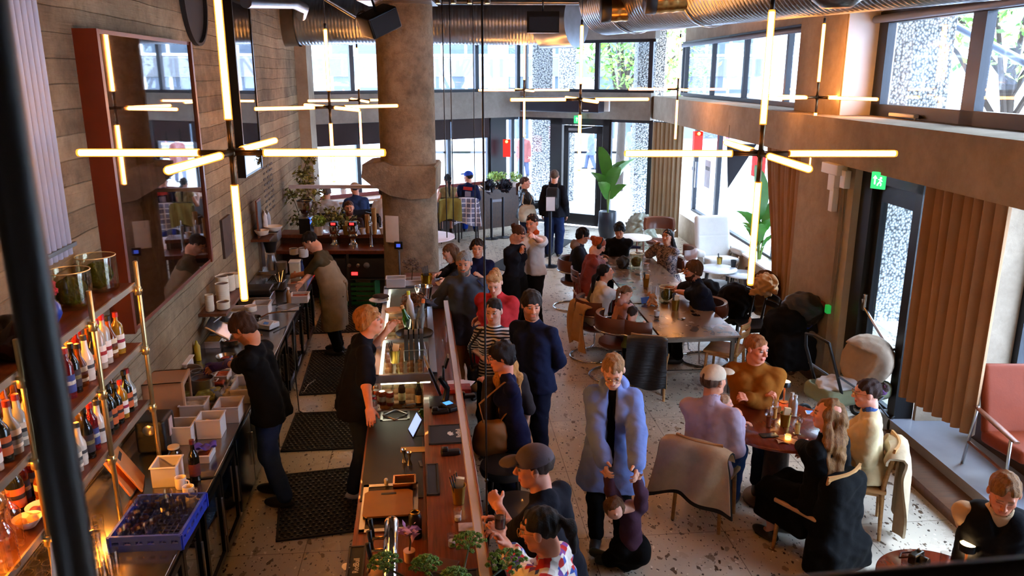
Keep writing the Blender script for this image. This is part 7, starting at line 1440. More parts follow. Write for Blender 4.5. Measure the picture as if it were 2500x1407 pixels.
    if eyes:
        for x_ in (1, -1):
            b = B(); b.ball((0, 0, 0), .0115*hs, 14); o_ = len(V); vv = np.array(b.v); V = np.vstack([V, vv+np.array(hp(x_*.03, .0785, .008))]); loc_v = vv@np.array(HM)/hs
            cc = np.tile([.38, .35, .33, 1.], (len(vv), 1)); iris = (np.hypot(loc_v[:, 0], loc_v[:, 2]+.001) < .0075) & (loc_v[:, 1] > 0); cc[iris, :3] = (.03, .02, .015); col = np.vstack([col, cc])
            q4 = [tuple(f)+(f[-1],)*(4-len(f)) for f in b.f]; F4 = np.array([f for f in q4 if len(set(f)) == 4])+o_; F = np.vstack([F, F4])
    npmesh('body', V, F, SKIN, t, col)
    def piece(nm, prims, m, hh=None): return soft(nm, prims, m, t, hh or res*1.15)
    # clothing
    if bot:
        kind, m = bot[:2]; gr = (bot[2] if len(bot) > 2 else .016)*s; hem = bot[3] if len(bot) > 3 else .06; o = [('+', .04, ('cap', Pv+V3((x*.06*s*w, 0, .0)), Pv+V3((x*.07*s*w, 0, -.05*s)), .09*s*w+gr*.3, .1*s*w+gr*.4)) for x in (1, -1)]
        if kind == 'skirt':
            d = Pv.z-hem
            if pose == 'stand': o += [('+', .03, ('cap', Pv+V3((x*.05, 0, 0)), Pv+V3((x*.1, 0, -d)), .11*s, .14*s+gr)) for x in (1, -1)]; o.append(('^', .004, ((0, 0, hem), (0, 0, -1))))
            else: kz = legs[0][1]; o += [('+', .04, ('cap', a, k, .09*s, .085*s)) for a, k, n_, sx in legs]+[('+', .05, ('box', V3((0, kz.y*.62, (kz.z+hem)/2)), (.21*s, kz.y*.5+.06, (kz.z-hem)/2+.02), None, .07)), ('n', .01, 22)]
        else:
            for a, k, n_, sx in legs:
                kk = k if kind != 'shorts' else a+(k-a)*.75; o.append(('+', .03*s, ('cap', a, kk, .08*s*w+gr, .058*s+gr)))
                if kind != 'shorts': o.append(('+', .03*s, ('cap', k, n_+V3((0, 0, .02*s)), .056*s+gr, .045*s+gr)))
        o.append(('n', .005, 34)); piece('skirt' if kind == 'skirt' else 'trousers', o, m)
    if shoes:
        for a, k, n_, sx in legs:
            z0 = n_.z-.085*s; b = n_+V3((0, .055*s, -.045*s)); piece('shoe', [('+', 0, ('ell', b, (.046*s, .135*s, .05*s))), ('+', .02, ('cap', n_+V3((0, -.01*s, -.04*s)), n_+V3((0, -.005, .0)), .045*s, .04*s)), ('^', .003, ((0, 0, z0+.004), (0, 0, -1)))], M(shoes, .5), .009)
    if top:
        kind, m, f = top[:3]; gr = (top[3] if len(top) > 3 else .014)*s; hem = top[4] if len(top) > 4 else .1; o = torso(gr)+arm(gr, f, loose=1.3 if f < .6 else 1)
        if hem > 0:
            for x in (1, -1): o.append(('+', .03*s, ('cap', Pv+V3((x*.07*s*w, 0, 0)), Pv+V3((x*(.075+.06*hem)*s*w, -.02*hem if pose == 'stand' else 0, -hem*s)), .1*s*w+gr, (.106+.1*hem)*s*w+gr)))
            o.append(('^', .004, (Pv+V3((0, 0, -hem*s-.02)), (0, 0, -1))))
        if 'neck' in kind: pass
        nk = N+Ls@V3((0, .0, .035*s)); o.append(('^', .006, (nk, Ls@V3((0, .25, 1)).normalized()))); 
        if 'open' in kind:  o.append(('-', .02, ('box', C+V3((0, .16*s, -.05*s)), (.03*s, .13*s, .42*s), Ls, .02)))
        if 'vneck' in kind: o.append(('-', .01, ('cap', N+Ls@V3((0, .08*s, .05*s)), N+Ls@V3((0, .13*s, -.1*s)), .06*s, .01)))
        o.append(('n', .0035, 30)); o.append(('n', .0025, 55)); piece('top' if 'coat' not in kind else 'coat', o, m)
        if 'hood' in kind: piece('hood', [('+', 0, ('cap', N+Ls@V3((-.07*s, -.02, .0)), N+Ls@V3((.07*s, -.02, .0)), .045*s, .045*s)), ('+', .03, ('ell', N+Ls@V3((0, -.08*s, -.02)), (.12*s, .07*s, .09*s))), ('-', .02, ('cap', N+Ls@V3((0, .02, .0)), N+Ls@V3((0, .03, .15)), .06*s, .07*s)), ('n', .005, 40)], top[5] if len(top) > 5 else m)
        if 'collar' in kind: piece('collar', [('+', 0, ('cap', N+Ls@V3((0, 0, -.02*s)), N+Ls@V3((0, .015*s, .045*s)), .075*s, .066*s)), ('-', .004, ('cap', N+Ls@V3((0, .01, .0*s)), N+Ls@V3((0, .03*s, .12*s)), .058*s, .062*s)), ('-', .01, ('ell', N+Ls@V3((0, .09*s, .03*s)), (.025, .06, .06)))], top[5] if len(top) > 5 else m)
    # hair
    if hair:
        k = hair[0]; m = hairm(hair[1]); gh = .01; rad = (.081, .102, .09); hl = .066
        o = [('+', 0, ('ell', hp(0, -.018, .034), tuple(r*hs for r in rad), HM))]
        if k in ('bob', 'mop'): o[0] = ('+', 0, ('ell', hp(0, -.02, .03), tuple(r*hs for r in (.09, .111, .1)), HM)); o.append(('+', .03, ('ell', hp(0, -.04, -.03), (.088*hs, .075*hs, .07*hs), HM)))
        if k == 'bun' or k == 'pony' or k == 'tail': pass
        nrm = HM@V3((0, .52, -1)).normalized() if 0 else None
        low = {'short': -.08, 'crop': -.09, 'buzz': -.06, 'bob': -.105, 'mop': -.095, 'long': -.08, 'curly': -.08}.get(k, -.065)
        # keep the part above a plane running from nape up to the hairline
        p0 = hp(0, -.1, low); p1 = hp(0, .088, hl if k not in ('bob', 'mop') else .03); dv = (p1-p0); nn = V3(HM@V3((1, 0, 0))).cross(dv).normalized(); o.append(('^', .012, (p0, -nn)))
        if k in ('bob', 'mop', 'curly'): o.append(('n', .006, 70 if k == 'curly' else 45))
        if k in ('long', 'wavy'):
            for x_ in (1, -1):
                a = hp(x_*.07, -.02, .0); b = N+Ls@V3((x_*.09*s, -.05*s, -.04*s)); L_ = (hair[2] if len(hair) > 2 else .25)*s; c = b+Ls@V3((-x_*.02*s, -.03*s, -L_)); o += [('+', .03, ('cap', a, b, .03*hs, .04*s)), ('+', .03, ('cap', b, c, .045*s, .025*s))]
            a = hp(0, -.09, .0); b = N+Ls@V3((0, -.08*s, -.05*s)); c = b+Ls@V3((0, -.045*s, -L_)); o += [('+', .04, ('cap', a, b, .05*hs, .055*s)), ('+', .04, ('cap', b, c, .06*s, .03*s))]
            if k == 'wavy': o.append(('n', .013, 30))
        if k == 'bun': o.append(('+', .015, ('ell', hp(0, -.125, .045), (.04*hs,)*3)))
        if k in ('pony', 'tail', 'braid'):
            a = hp(0, -.105, .05 if k == 'pony' else -.0); b = a+V3(HM@V3((0, -.06, -.05)))*hs; c = b+V3((0, -.02, -.14 if k == 'pony' else (-.3 if k == 'braid' else -.2))); o += [('+', .012, ('cap', a, b, .024*hs, .032*hs)), ('+', .015, ('cap', b, c, .032*hs, .016*hs))]
        o.append(('s', .0045, 100)); o.append(('n', .004, 55))
        piece('hair', o, m, min(res, .008))
    if beard and beard != 'stubble':
        o = [('+', 0, ('ell', hp(0, .045, -.09), (.052*hs, .05*hs, .045*hs), HM)), ('+', .02, ('cap', hp(-.055, .01, -.05), hp(-.03, .06, -.09), .02*hs, .02*hs)), ('+', .02, ('cap', hp(.055, .01, -.05), hp(.03, .06, -.09), .02*hs, .02*hs)), ('+', .01, ('cap', hp(-.028, .088, -.046), hp(.028, .088, -.046), .007*hs, .007*hs)), ('-', .006, ('ell', hp(0, .1, -.062), (.02*hs, .03*hs, .008*hs), HM)), ('n', .003, 90)]; piece('beard', o, hairm(beard), .006)
    if glasses:
        b = B(); mt = HM.to_4x4()
        for x_ in (1, -1): b.ring(hp(x_*.032, .105, .006), .021*hs, .0018, 20, 6, mt@Matrix.Rotation(PI/2, 4, 'X')); b.tube([hp(x_*.052, .103, .01), hp(x_*.076, .0, .008)], .0015, 6)
        b.tube([hp(-.011, .107, .01), hp(.011, .107, .01)], .0016, 6); b.obj('glasses', glasses if not isinstance(glasses, bool) else BRASS, t)
    if gloves:
        for j, (a, e, w_, sx) in enumerate(arms):
            fd = (w_-e).normalized(); gn = grip[j] if grip and grip[j] else V3((-sx, .3, -.5)); o = []; hand(o, w_, fd, V3(gn), sx, s*1.1, curl); o.append(('+', .01, ('cap', w_-fd*.05, w_+fd*.02, .036*s, .036*s))); piece('glove', o, gloves, .006)
    if extra: extra(t, dict(H=H, HM=HM, hp=hp, hs=hs, N=N, C=C, P=Pv, SH=SH, Ls=Ls, s=s, arms=arms, legs=legs, piece=piece, w=w, torso=torso))
    return t
def cap_(m, back=False, brim=True):
    def f(t, d):
        hp, HM, hs = d['hp'], d['HM'], d['hs']; k = -1 if back else 1
        o = [('+', 0, ('ell', hp(0, -.012, .045), (.089*hs, .108*hs, .088*hs), HM)), ('^', .004, (hp(0, 0, .03), HM@V3((0, -.12, -1)).normalized()))]; c = d['piece']('cap', o, m, .007)
        b = soft('cap_brim', [('+', 0, ('ell', hp(0, k*.115, .04), (.075*hs, .075*hs, .03*hs), HM)), ('-', .004, ('ell', hp(0, k*.105, .02), (.09*hs, .1*hs, .038*hs), HM))], m, c, .006)
    return f
def phones(t, d):
    hp, HM, hs = d['hp'], d['HM'], d['hs']; b = B(); b.tube([hp(.09*math.cos(a), -.01, .02+.105*math.sin(a)) for a in [PI*i/16 for i in range(17)]], .01, 8).obj('headband', BLKM, t)
    for x in (1, -1): soft('ear_cup', [('+', 0, ('ell', hp(x*.092, -.008, .0), (.022*hs, .036*hs, .042*hs), HM))], BLKM, t, .007)
def also(*fs): return lambda t, d: [f(t, d) for f in fs]
def apron(t, d):
    P, s, L = d['P'], d['s'], d['legs']; C = d['C']
    o = [('+', .04, ('cap', C+V3((x*.06, .015, -.06)), P+V3((x*.07, .02, 0)), .14*s, .155*s)) for x in (1, -1)]+[('+', .05, ('cap', P+V3((x*.07, .02, 0)), V3((x*.085, .03, P.z-.56*s)), .158*s, .155*s)) for x in (1, -1)]+[('^', .003, ((0, 0, P.z-.55*s), (0, 0, -1))), ('n', .006, 26)]
    d['piece']('apron', o, FAB('8f7f68')); d['piece']('apron_tie', [('+', 0, ('cap', P+V3((-.03, -.13, .07)), P+V3((.03, -.13, .07)), .02, .02)), ('+', .01, ('cap', P+V3((.0, -.15, .06)), P+V3((.02, -.16, -.2)), .012, .012))], FAB('8f7f68'))
def bagf(nm, c, r, m, strap=True, sd=1):
    def f(t, d):
        P = d['P']+V3(c); d['piece'](nm, [('+', 0, ('ell', P, r)), ('+', .03, ('cap', P+V3((0, -r[1]*.5, -r[2]*.5)), P+V3((0, r[1]*.5, -r[2]*.5)), r[2]*.5, r[2]*.5)), ('-', .02, ('ell', P+V3((0, 0, r[2]*1.05)), (r[0]*.8, r[1]*.8, r[2]*.3))), ('n', .006, 30)], m)
        if strap: sh = d['SH'][0 if sd > 0 else 1]; B().tube([P+V3((0, .06, r[2]*.7)), P+V3((sd*.02, .1, .3)), sh+V3((-sd*.03, .05, .05)), sh+V3((-sd*.03, -.07, .02)), P+V3((sd*.02, -.12, .2)), P+V3((0, -.06, r[2]*.7))], .012, 8, flat=.5).obj('strap', m, t)
    return f
def packf(t, d):
    C = d['C']; d['piece']('backpack', [('+', 0, ('box', C+V3((0, -.2, -.04)), (.13, .06, .22), None, .05)), ('+', .03, ('box', C+V3((0, -.27, -.12)), (.09, .03, .1), None, .03))], M('0e1016', .7, 0, .1, 12, .3, 50))
    for x in (1, -1): B().tube([C+V3((x*.09, -.15, .16)), C+V3((x*.1, -.02, .27)), C+V3((x*.1, .12, .12)), C+V3((x*.12, .0, -.18))], .018, 8, flat=.4).obj('strap', BLK, t)
def scr(t, d): d['piece']('hair_scrunchie', [('+', 0, ('ell', d['hp'](0, -.12, .03), (.045, .03, .045))), ('n', .007, 110)], FAB('6a4a7a'))
JEAN = FAB('27344f'); JEANB = FAB('1b2c55'); BLKF = FAB('08090b'); BLKT = FAB('060709'); NAVY = FAB('161d3c'); WHT = FAB('cfccc8', .08)
def knitm():
    m = bpy.data.materials.new('patterned_knit'); n, l, b = nodes(m); v = coords(n, l, (1, 1, 1)); sx = n.new('ShaderNodeSeparateXYZ'); l.new(v, sx.inputs[0])
    ck = n.new('ShaderNodeTexVoronoi'); ck.inputs['Scale'].default_value = 26; ck.inputs['Randomness'].default_value = .25; l.new(v, ck.inputs['Vector']); sc_ = n.new('ShaderNodeSeparateColor'); l.new(ck.outputs['Color'], sc_.inputs[0])
    r = ramp(n, l, sc_.outputs[0], [(0, srgb('e6e0d6')), (.32, srgb('c22a2a')), (.5, srgb('3a58a8')), (.68, srgb('7a4a9a')), (.8, srgb('e6e0d6')), (1, srgb('23264a'))]); r.node.color_ramp.interpolation = 'CONSTANT'; l.new(r, b.inputs['Base Color']); b.inputs['Roughness'].default_value = .95; bump(n, l, b, ck.outputs[0], .6, .01); return m
def floralm():
    m = bpy.data.materials.new('floral_cloth'); n, l, b = nodes(m); f = noise(n, l, coords(n, l), 30, 3); l.new(ramp(n, l, f, [(.46, srgb('3c3744')), (.52, srgb('b9a9a4')), (.6, srgb('5a4a52'))]), b.inputs['Base Color']); b.inputs['Roughness'].default_value = .8; return m
W_ = lambda x, y, z: ('w', x, y, z)
P_ = person
# staff
P_('cook in a black tee and violet gloves working at the steel counter', 592, 802, 84, 1.82, lean=14, hd=(0, -38, 0), rh=W_(522, 900, 1.12), lh=W_(535, 890, 1.12), top=('tee', BLKF, .42, .024, .12), bot=('jeans', FAB('2f4672'), .022), hair=('mop', '3b2312'), res=.0065, gloves=M('43338f', .4, 0, .2, 30, .2, 40), feet=((.12, .06), (-.1, -.1)), skin='c98a66', beard='stubble')
P_('barista in an olive tee and long beige apron bending over the counter', 757, 590, 88, 1.8, lean=24, hd=(0, -42, 0), rh=W_(735, 692, 1.05), lh=W_(722, 672, 1.08), top=('tee', FAB('4c4430'), .45, .016, .1), bot=('trousers', BLKF, .02), hair=('crop', '15100c'), res=.008, extra=apron, skin='d09a7c')
P_('blond barista in a black tee pointing across the bar', 902, 782, -72, 1.82, lean=15, hd=(-18, 6, 0), rh=W_(905, 1030, 1.0), lh=W_(945, 808, 1.38), top=('tee', FAB('14151c'), .42, .03, .14), bot=('jeans', FAB('232c40'), .02), hair=('mop', 'b5763a'), res=.0065, shoes='c9cfc9', skin='d98f6c', eL=(-.4, .1, -.5), feet=((.12, -.05), (-.12, .05)), grip=[(0, 0, -1), (1, 0, -.4)])
# queue and bar guests
P_('woman with long light brown hair seated at the far end of the bar', 1098, 618, 110, 1.66, 'sit', .68, lean=10, hd=(10, -25, 0), rh=W_(1045, 683, 1.15), lh=W_(1075, 695, 1.15), top=('cardigan', FAB('101014'), 1, .02, .1), bot=('trousers', BLKF), hair=('long', '5a3c24', .12), fem=True, skin='d29d82')
P_('young man in a navy tee with big black headphones', 1166, 605, 165, 1.74, 'sit', .62, lean=2, hd=(15, -8, 0), top=('tee', NAVY, .5, .025, .1), bot=('trousers', BLKF), hair=('short', '2a1a12'), skin='d6a286', extra=phones, rh=(.12, .3, 1.02), lh=(-.12, .3, 1.02))
P_('grey-haired bearded man in a grey rain jacket and orange trousers', 1133, 642, 170, 1.82, lean=3, hd=(5, -10, 0), rh=W_(1112, 738, 1.12), lh=W_(1128, 740, 1.12), top=('coat', FAB('474b54'), 1, .028, .24), bot=('trousers', M('a8672e', .9, 0, .2, 9, .5, 22), .035), hair=('short', '8a8580'), beard='6f665c', res=.0075, skin='c98a6a', extra=bagf('cloth_bag', (-.23, .02, .12), (.1, .1, .17), FAB('3c4d78'), True, -1), w=1.05)
P_('blonde woman in a coral kimono jacket looking down at her phone', 1207, 690, 158, 1.72, lean=4, hd=(12, -28, 0), rh=W_(1172, 775, 1.1), lh=W_(1190, 790, 1.08), top=('coat open', FAB('b92f33'), .9, .045, .42), bot=('dress', BLKF, .02), hair=('bun', 'c98d5a'), fem=True, res=.0075, w=1.15, skin='e0a88e', belly=.02, extra=lambda t, d: (d['piece']('blouse', d['torso'](.01)+[('n', .004, 30)], FAB('cabfae')), d['piece']('rolled_hair', [('+', 0, ('cap', d['hp'](-.03, .05, .1), d['hp'](.04, .05, .11), .035, .035)), ('s', .004, 120)], hairm('c98d5a'))))
P_('dark-haired young woman in a black and white striped tee', 1205, 760, 172, 1.66, lean=2, hd=(-6, -4, 0), rh=W_(1178, 870, 1.05), lh=W_(1222, 880, .95), top=('tee', stripem('0e0f1c', 'd9d3cc', 33, 2, 'striped_jersey'), .5, .016, .06), bot=('trousers', BLKF), hair=('bun', '1c1210'), fem=True, res=.0075, skin='dba58c', extra=bagf('black_handbag', (.2, .05, .0), (.06, .1, .1), BLKM, True, 1))
P_('smiling man in a navy long-sleeved top with his hand in his pocket', 1298, 745, 150, 1.84, lean=1, hd=(38, -8, 0), rh=(.3, .05, .95), lh=W_(1335, 915, .93), top=('jersey', FAB('131a34'), .72, .018, .1), bot=('jeans', FAB('10162a'), .02), hair=('mop', '2b211c'), beard='stubble', res=.007, skin='cf9274', w=1.05)
P_('person with long wavy reddish hair seen from behind', 1228, 865, 25, 1.62, lean=3, hd=(10, -8, 0), top=('tee', FAB('2a2426'), .5, .02, .1), bot=('trousers', BLKF), hair=('wavy', 'b57c40', .3), fem=True, res=.0075, eyes=False)
P_('short-haired woman in glasses and a navy top with a mustard shoulder bag', 1222, 870, 100, 1.66, lean=8, hd=(0, -12, 0), rh=W_(1235, 990, 1.02), lh=W_(1190, 935, 1.16), top=('jersey vneck', FAB('151838'), .62, .018, .1), bot=('jeans', FAB('12203e'), .02), hair=('bob', '1c1414'), fem=True, glasses=BLKM, res=.0065, skin='d68f78', w=1.08, extra=bagf('shoulder_bag', (-.12, .2, -.02), (.09, .15, .16), M('8a5a24', .7, 0, .2), True, -1))
P_('man in a grey-brown cap and black shirt sitting on a bar stool', 1303, 1140, 60, 1.8, 'sit', .72, lean=14, hd=(28, -8, 0), rh=W_(1225, 1275, 1.1), lh=W_(1215, 1235, 1.1), top=('shirt', FAB('15161f'), .5, .03, .12), bot=('trousers', BLKF, .02), hair=('buzz', '3a2a22'), res=.0065, skin='cf8e74', extra=cap_(FAB('5d5257')), w=1.05, seatof='in the grey cap')
P_('dark-haired woman in glasses and a bright patterned sweater holding a drink', 1318, 1292, 72, 1.68, 'sit', .72, lean=12, hd=(2, -14, 0), rh=W_(1232, 1330, 1.2), lh=W_(1222, 1312, 1.22), top=('sweater', knitm(), 1, .03, .12), bot=('trousers', BLKF), hair=('pony', '130f0e'), fem=True, glasses=True, res=.0055, skin='cf8a6c', curl=.55, grip=[(-.4, .5, 0), (.6, .6, .1)], seatof='patterned sweater')
t = tumbler('dark iced drink in the hand of the woman in the patterned sweater', PZ(1221, 1290, 1.27), .034, .095, cont=('2a140c', .03, .07))
# floor
P_('young woman in glasses and a pale blue raincoat looking down', 1497, 905, 168, 1.72, lean=5, hd=(4, -32, 0), rh=W_(1478, 1150, .88), lh=W_(1556, 1165, .88), top=('coat hood open', FAB('6f83bd', .1), 1, .04, .34), bot=('trousers', BLKF), hair=('tail', '9a744c'), fem=True, glasses=True, res=.0055, skin='e0ab92', extra=lambda t, d: d['piece']('inner_shirt', d['torso'](.008), BLKF), eR=(.4, -.2, -.6), eL=(-.4, -.2, -.6))
def childup():
    "small child hanging backwards by the arms"
    c = PZ(1512, 1320, .22); t = thing('person', 'small child in purple hanging backwards from the arms of the woman in blue', 'person', (c.x, c.y, 0), R(0)); V_ = lambda x, y, z: PZ(x, y, z)-V3((c.x, c.y, 0))
    Hh = V_(1500, 1243, .6); n_ = V_(1538, 1240, .56); bt = V_(1540, 1335, .22); h1, h2 = V_(1480, 1158, .84), V_(1558, 1168, .84)
    pr = [('+', 0, ('ell', Hh, (.07, .08, .075))), ('+', .02, ('cap', Hh, n_, .04, .04)), ('+', .03, ('cap', n_, bt, .06, .075))]
    for h_, sx in ((h1, -1), (h2, 1)): sh = n_+V3((sx*.075, 0, 0)); e = (sh+h_)/2+V3((sx*.02, 0, 0)); pr += [('+', .02, ('cap', sh, e, .035, .028)), ('+', .01, ('cap', e, h_, .028, .02))]; hand(pr, h_, (h_-e).normalized(), V3((0, -1, 0)), sx, .6)
    F_ = V3((0, -.075, .0)); pr += [('+', .008, ('cap', Hh+F_, Hh+F_+V3((0, -.012, -.0)), .008, .008))]
    V, F = skin(pr, .006); npmesh('body', V, F, SKIN, t, np.tile([*srgb('dca48c'), 1], (len(V), 1)))
    tp = [('+', 0, ('cap', n_+(bt-n_)*.12, bt, .075, .095))]+sum([[('+', .03, ('cap', n_+V3((sx*.075, 0, 0)), (n_+V3((sx*.075, 0, 0))+h_)/2+V3((sx*.02, 0, 0)), .055, .05)), ('+', .02, ('cap', (n_+V3((sx*.075, 0, 0))+h_)/2+V3((sx*.02, 0, 0)), h_+(n_-h_)*.12, .045, .036))] for h_, sx in ((h1, -1), (h2, 1))], [])+[('n', .007, 34)]
    soft('top', tp, FAB('4a3040'), t, .007); soft('trousers', [('+', 0, ('cap', bt+V3((-.06, 0, 0)), bt+V3((.06, .02, -.02)), .1, .1)), ('+', .04, ('cap', bt+V3((-.05, 0, -.03)), V_(1490, 1365, .07), .085, .07)), ('+', .04, ('cap', bt+V3((.06, -.05, -.04)), V_(1530, 1372, .07), .085, .07)), ('^', .003, ((0, 0, .004), (0, 0, -1))), ('n', .006, 30)], BLKF, t, .008)
    for a, b_ in ((V_(1478, 1360, .06), V_(1448, 1348, .06)), (V_(1500, 1372, .05), V_(1462, 1368, .05))): soft('shoe', [('+', 0, ('cap', a, b_, .04, .034)), ('^', .003, ((0, 0, .003), (0, 0, -1)))], M('16281f', .6), t, .007)
    soft('hair', [('+', 0, ('ell', Hh+V3((0, .012, .012)), (.08, .085, .08))), ('-', .01, ('ell', Hh+V3((0, -.09, -.03)), (.06, .06, .06))), ('s', .004, 130), ('n', .005, 60)], hairm('6a4a30'), t, .006)
childup()
P_('man in a white oversized tee with his hand raised to his face', 1299, 545, 140, 1.8, lean=0, hd=(10, -6, 0), rh=W_(1268, 632, 1.3), lh=W_(1296, 575, 1.6), top=('tee', WHT, .5, .035, .04), bot=('trousers', FAB('14161c'), .03), hair=('curly', '2c1c14'), skin='d08f70', eL=(-.5, .3, -.2), extra=lambda t, d: d['piece']('orange_scarf', [('+', 0, ('cap', d['N']+V3((-.05, .01, .03)), d['N']+V3((.05, .01, .03)), .05, .05)), ('n', .006, 60)], FAB('b5481c')))
P_('short-haired person in black looking down into a white mug', 1266, 572, -130, 1.72, lean=4, hd=(8, -36, 0), rh=W_(1262, 612, 1.25), lh=W_(1266, 618, 1.25), top=('tee', FAB('15161c'), .5, .02, .1), bot=('wide', BLKF, .06), hair=('bun', '4a2c1c'), fem=True, skin='d9a084'); mug('white mug held by the person in black', PZ(1257, 618, 1.24)+V3((0, -.05, 0)))
P_('woman in a black leather jacket with a cream tote bag by the counter', 1283, 446, -65, 1.68, lean=0, hd=(-35, 0, 0), rh=(.1, .35, 1.05), lh=(-.1, .35, 1.05), top=('jacket', M('171a20', .3, 0, .3, 9, .5, 20), 1, .04, .1), bot=('jeans', FAB('1c2740'), .03), hair=('tail', '4a2f1f'), fem=True, skin='d99f88', extra=bagf('tote_bag', (.22, -.05, .05), (.09, .2, .2), FAB('b5aa93'), True, 1), res=.01)
P_('man with a black backpack looking out at the entrance', 1354, 430, -12, 1.86, top=('jacket', FAB('14171f'), 1, .035, .1), bot=('jeans', JEANB, .035), hair=('short', '5a4634'), skin='d09578', extra=packf, res=.01, eyes=False)
# window counter guests
P_('dark-haired woman with a long braid and a bare back at the window counter', 1093, 438, 15, 1.68, 'sit', .7, lean=4, top=('top', FAB('8a7a52'), 0.01, .012, .1), bot=('skirt', FAB('5a5036'), .02, .5), hair=('braid', '14100e'), fem=True, skin='d29a80', res=.01, eyes=False, rh=(.18, .3, 1.1), lh=(-.18, .3, 1.1), shoes='2a2018', seatof='with the braid')
o = bpy.context.scene.objects
P_('man in a blue cap and navy tee with a red print on the back', 1143, 432, -5, 1.78, 'sit', .7, lean=10, hd=(60, 0, 0), rh=(.15, .35, 1.12), lh=(-.2, .32, 1.12), top=('tee', FAB('151b3a'), .45, .03, .1), bot=('jeans', FAB('1c3fa0'), .02), hair=('short', '20140f'), skin='d09478', res=.01, extra=also(cap_(FAB('2f52b5')), lambda t, d: [B().box(d['C']+V3((.02, -.155, .13)), (.2, .012, .07), ry=.1).obj('red_print', FAB('c23a34'), t), B().box(d['C']+V3((.02, -.175, -.06)), (.13, .012, .26), ry=.05).obj('grey_print', FAB('8a8494'), t)]), seatof='in the blue cap')
P_('person in a grey coat facing the window behind the trailing plant', 798, 470, 10, 1.72, 'sit', .68, top=('coat', FAB('a5a3a2'), 1, .03, .1), bot=('trousers', BLKF), hair=('short', '5c5450'), skin='c99a82', res=.011, eyes=False, lean=8, seatof='by the plant')
P_('man in a beige backward cap and denim blue shirt at the window counter', 866, 462, 22, 1.8, 'sit', .68, lean=20, hd=(12, -20, 0), top=('shirt collar', FAB('27385c'), 1, .03, .14), bot=('trousers', BLKF), hair=('short', '2c211c'), skin='d7a18c', res=.01, eyes=False, extra=cap_(FAB('b59c7e'), True), rh=(.18, .4, 1.1), lh=(-.18, .4, 1.1), w=1.05, seatof='in the beige cap')
P_('person in a white shirt half hidden by the column at the window counter', 938, 470, -40, 1.75, 'sit', .68, lean=16, top=('shirt', FAB('cfd3e2', .08), 1, .03, .1), bot=('trousers', BLKF), hair=('short', '2c211c'), res=.011, eyes=False, seatof='by the column')
P_('red-bearded man in a dark brown shirt sitting behind the back bar', 852, 508, 190, 1.78, 'sit', .6, hd=(4, -2, 0), top=('shirt vneck', FAB('2a1a1a'), 1, .02, .1), bot=('trousers', BLKF), hair=('buzz', '4a2c1c'), beard='6a2c16', skin='cf8e6c', res=.008, rh=(.15, .3, .85), lh=(-.15, .3, .85), w=1.05)
# long table
P_('young man in a navy jacket and grey hood at the long table', 1424, 575, -95, 1.72, 'sit', .47, lean=10, hd=(0, -18, 0), rh=(.15, .4, .8), lh=(-.15, .42, .8), top=('coat hood', FAB('20242f'), 1, .045, .05, FAB('8f8078')), bot=('trousers', BLKF, .02), hair=('mop', '0f0d0d'), skin='c08a6c', res=.009, seatof='grey hood')
P_('red-haired woman in a rust corduroy jacket wearing headphones', 1461, 600, -82, 1.68, 'sit', .62, lean=14, hd=(-4, -34, 0), rh=W_(1500, 640, .82), lh=W_(1490, 632, .82), top=('coat', M('7a2a1c', .9, 0, .2, 9, .5, 50), 1, .03, .2), bot=('trousers', FAB('5a1f1c'), .02), hair=('bun', 'a04a20'), fem=True, skin='e6b49c', res=.0085, extra=phones, seatof='under the red-haired')
P_('man with black hair and black shirt at the far end of the long table', 1512, 562, 172, 1.76, 'sit', .47, lean=14, hd=(-4, -24, 0), rh=W_(1505, 602, .82), lh=W_(1518, 600, .82), top=('shirt', FAB('111218'), 1, .03, .08), bot=('trousers', BLKF), hair=('mop', '0e0c0c'), skin='d59a78', res=.009)
P_('dark-haired woman in a floral blouse across the long table', 1629, 578, 125, 1.64, 'sit', .48, lean=4, hd=(20, 6, 0), rh=W_(1602, 600, 1.0), lh=W_(1608, 598, 1.0), top=('blouse', floralm(), 1, .03, .08), bot=('trousers', BLKF), hair=('long', '1a1210', .12), fem=True, skin='c98f70', res=.009, w=1.1, seatof='under the woman in floral')
P_('woman in a white tee with a black bag strap at the long table', 1478, 665, -70, 1.62, 'sit', .47, lean=12, hd=(-16, 10, 8), rh=W_(1520, 720, .72), lh=W_(1508, 712, .78), top=('tee', WHT, .48, .028, .06), bot=('trousers', BLKF), hair=('tail', '14100f'), fem=True, skin='cf8f6e', res=.008, w=1.15, belly=.01, extra=lambda t, d: B().tube([d['SH'][1]+V3((.02, -.03, .07)), d['C']+V3((.0, .2, .08)), d['P']+V3((.12, .16, .08))], .02, 8, flat=.4).tube([d['SH'][1]+V3((.02, -.03, .07)), d['C']+V3((0, -.16, .0)), d['P']+V3((.1, -.12, .05))], .02, 8, flat=.4).obj('bag_strap', BLK, t), seatof='under the woman in the white tee')
P_('little girl in a pink hoodie kneeling on an armchair at the long table', 1530, 715, -68, 1.05, 'sit', .62, lean=16, hd=(0, -20, 0), rh=W_(1558, 742, .78), lh=W_(1548, 735, .78), top=('coat hood', FAB('b58478'), 1, .025, .05), bot=('trousers', FAB('5a4a52')), hair=('pony', '7a5234'), child=True, skin='dba48a', res=.007, shoes=None, seatof='pink hood')
P_('toddler in a green jumper climbing between the chairs', 1545, 765, -35, .95, lean=4, hd=(-10, -10, 0), rh=(.1, .16, .72), lh=(-.08, .18, .7), top=('jumper', FAB('5a6030'), 1, .022, .06), bot=('trousers', BLKF, .02), hair=('short', '2e1f18'), child=True, skin='d09a80', res=.007, zoff=.02, shoes='6a2a24')
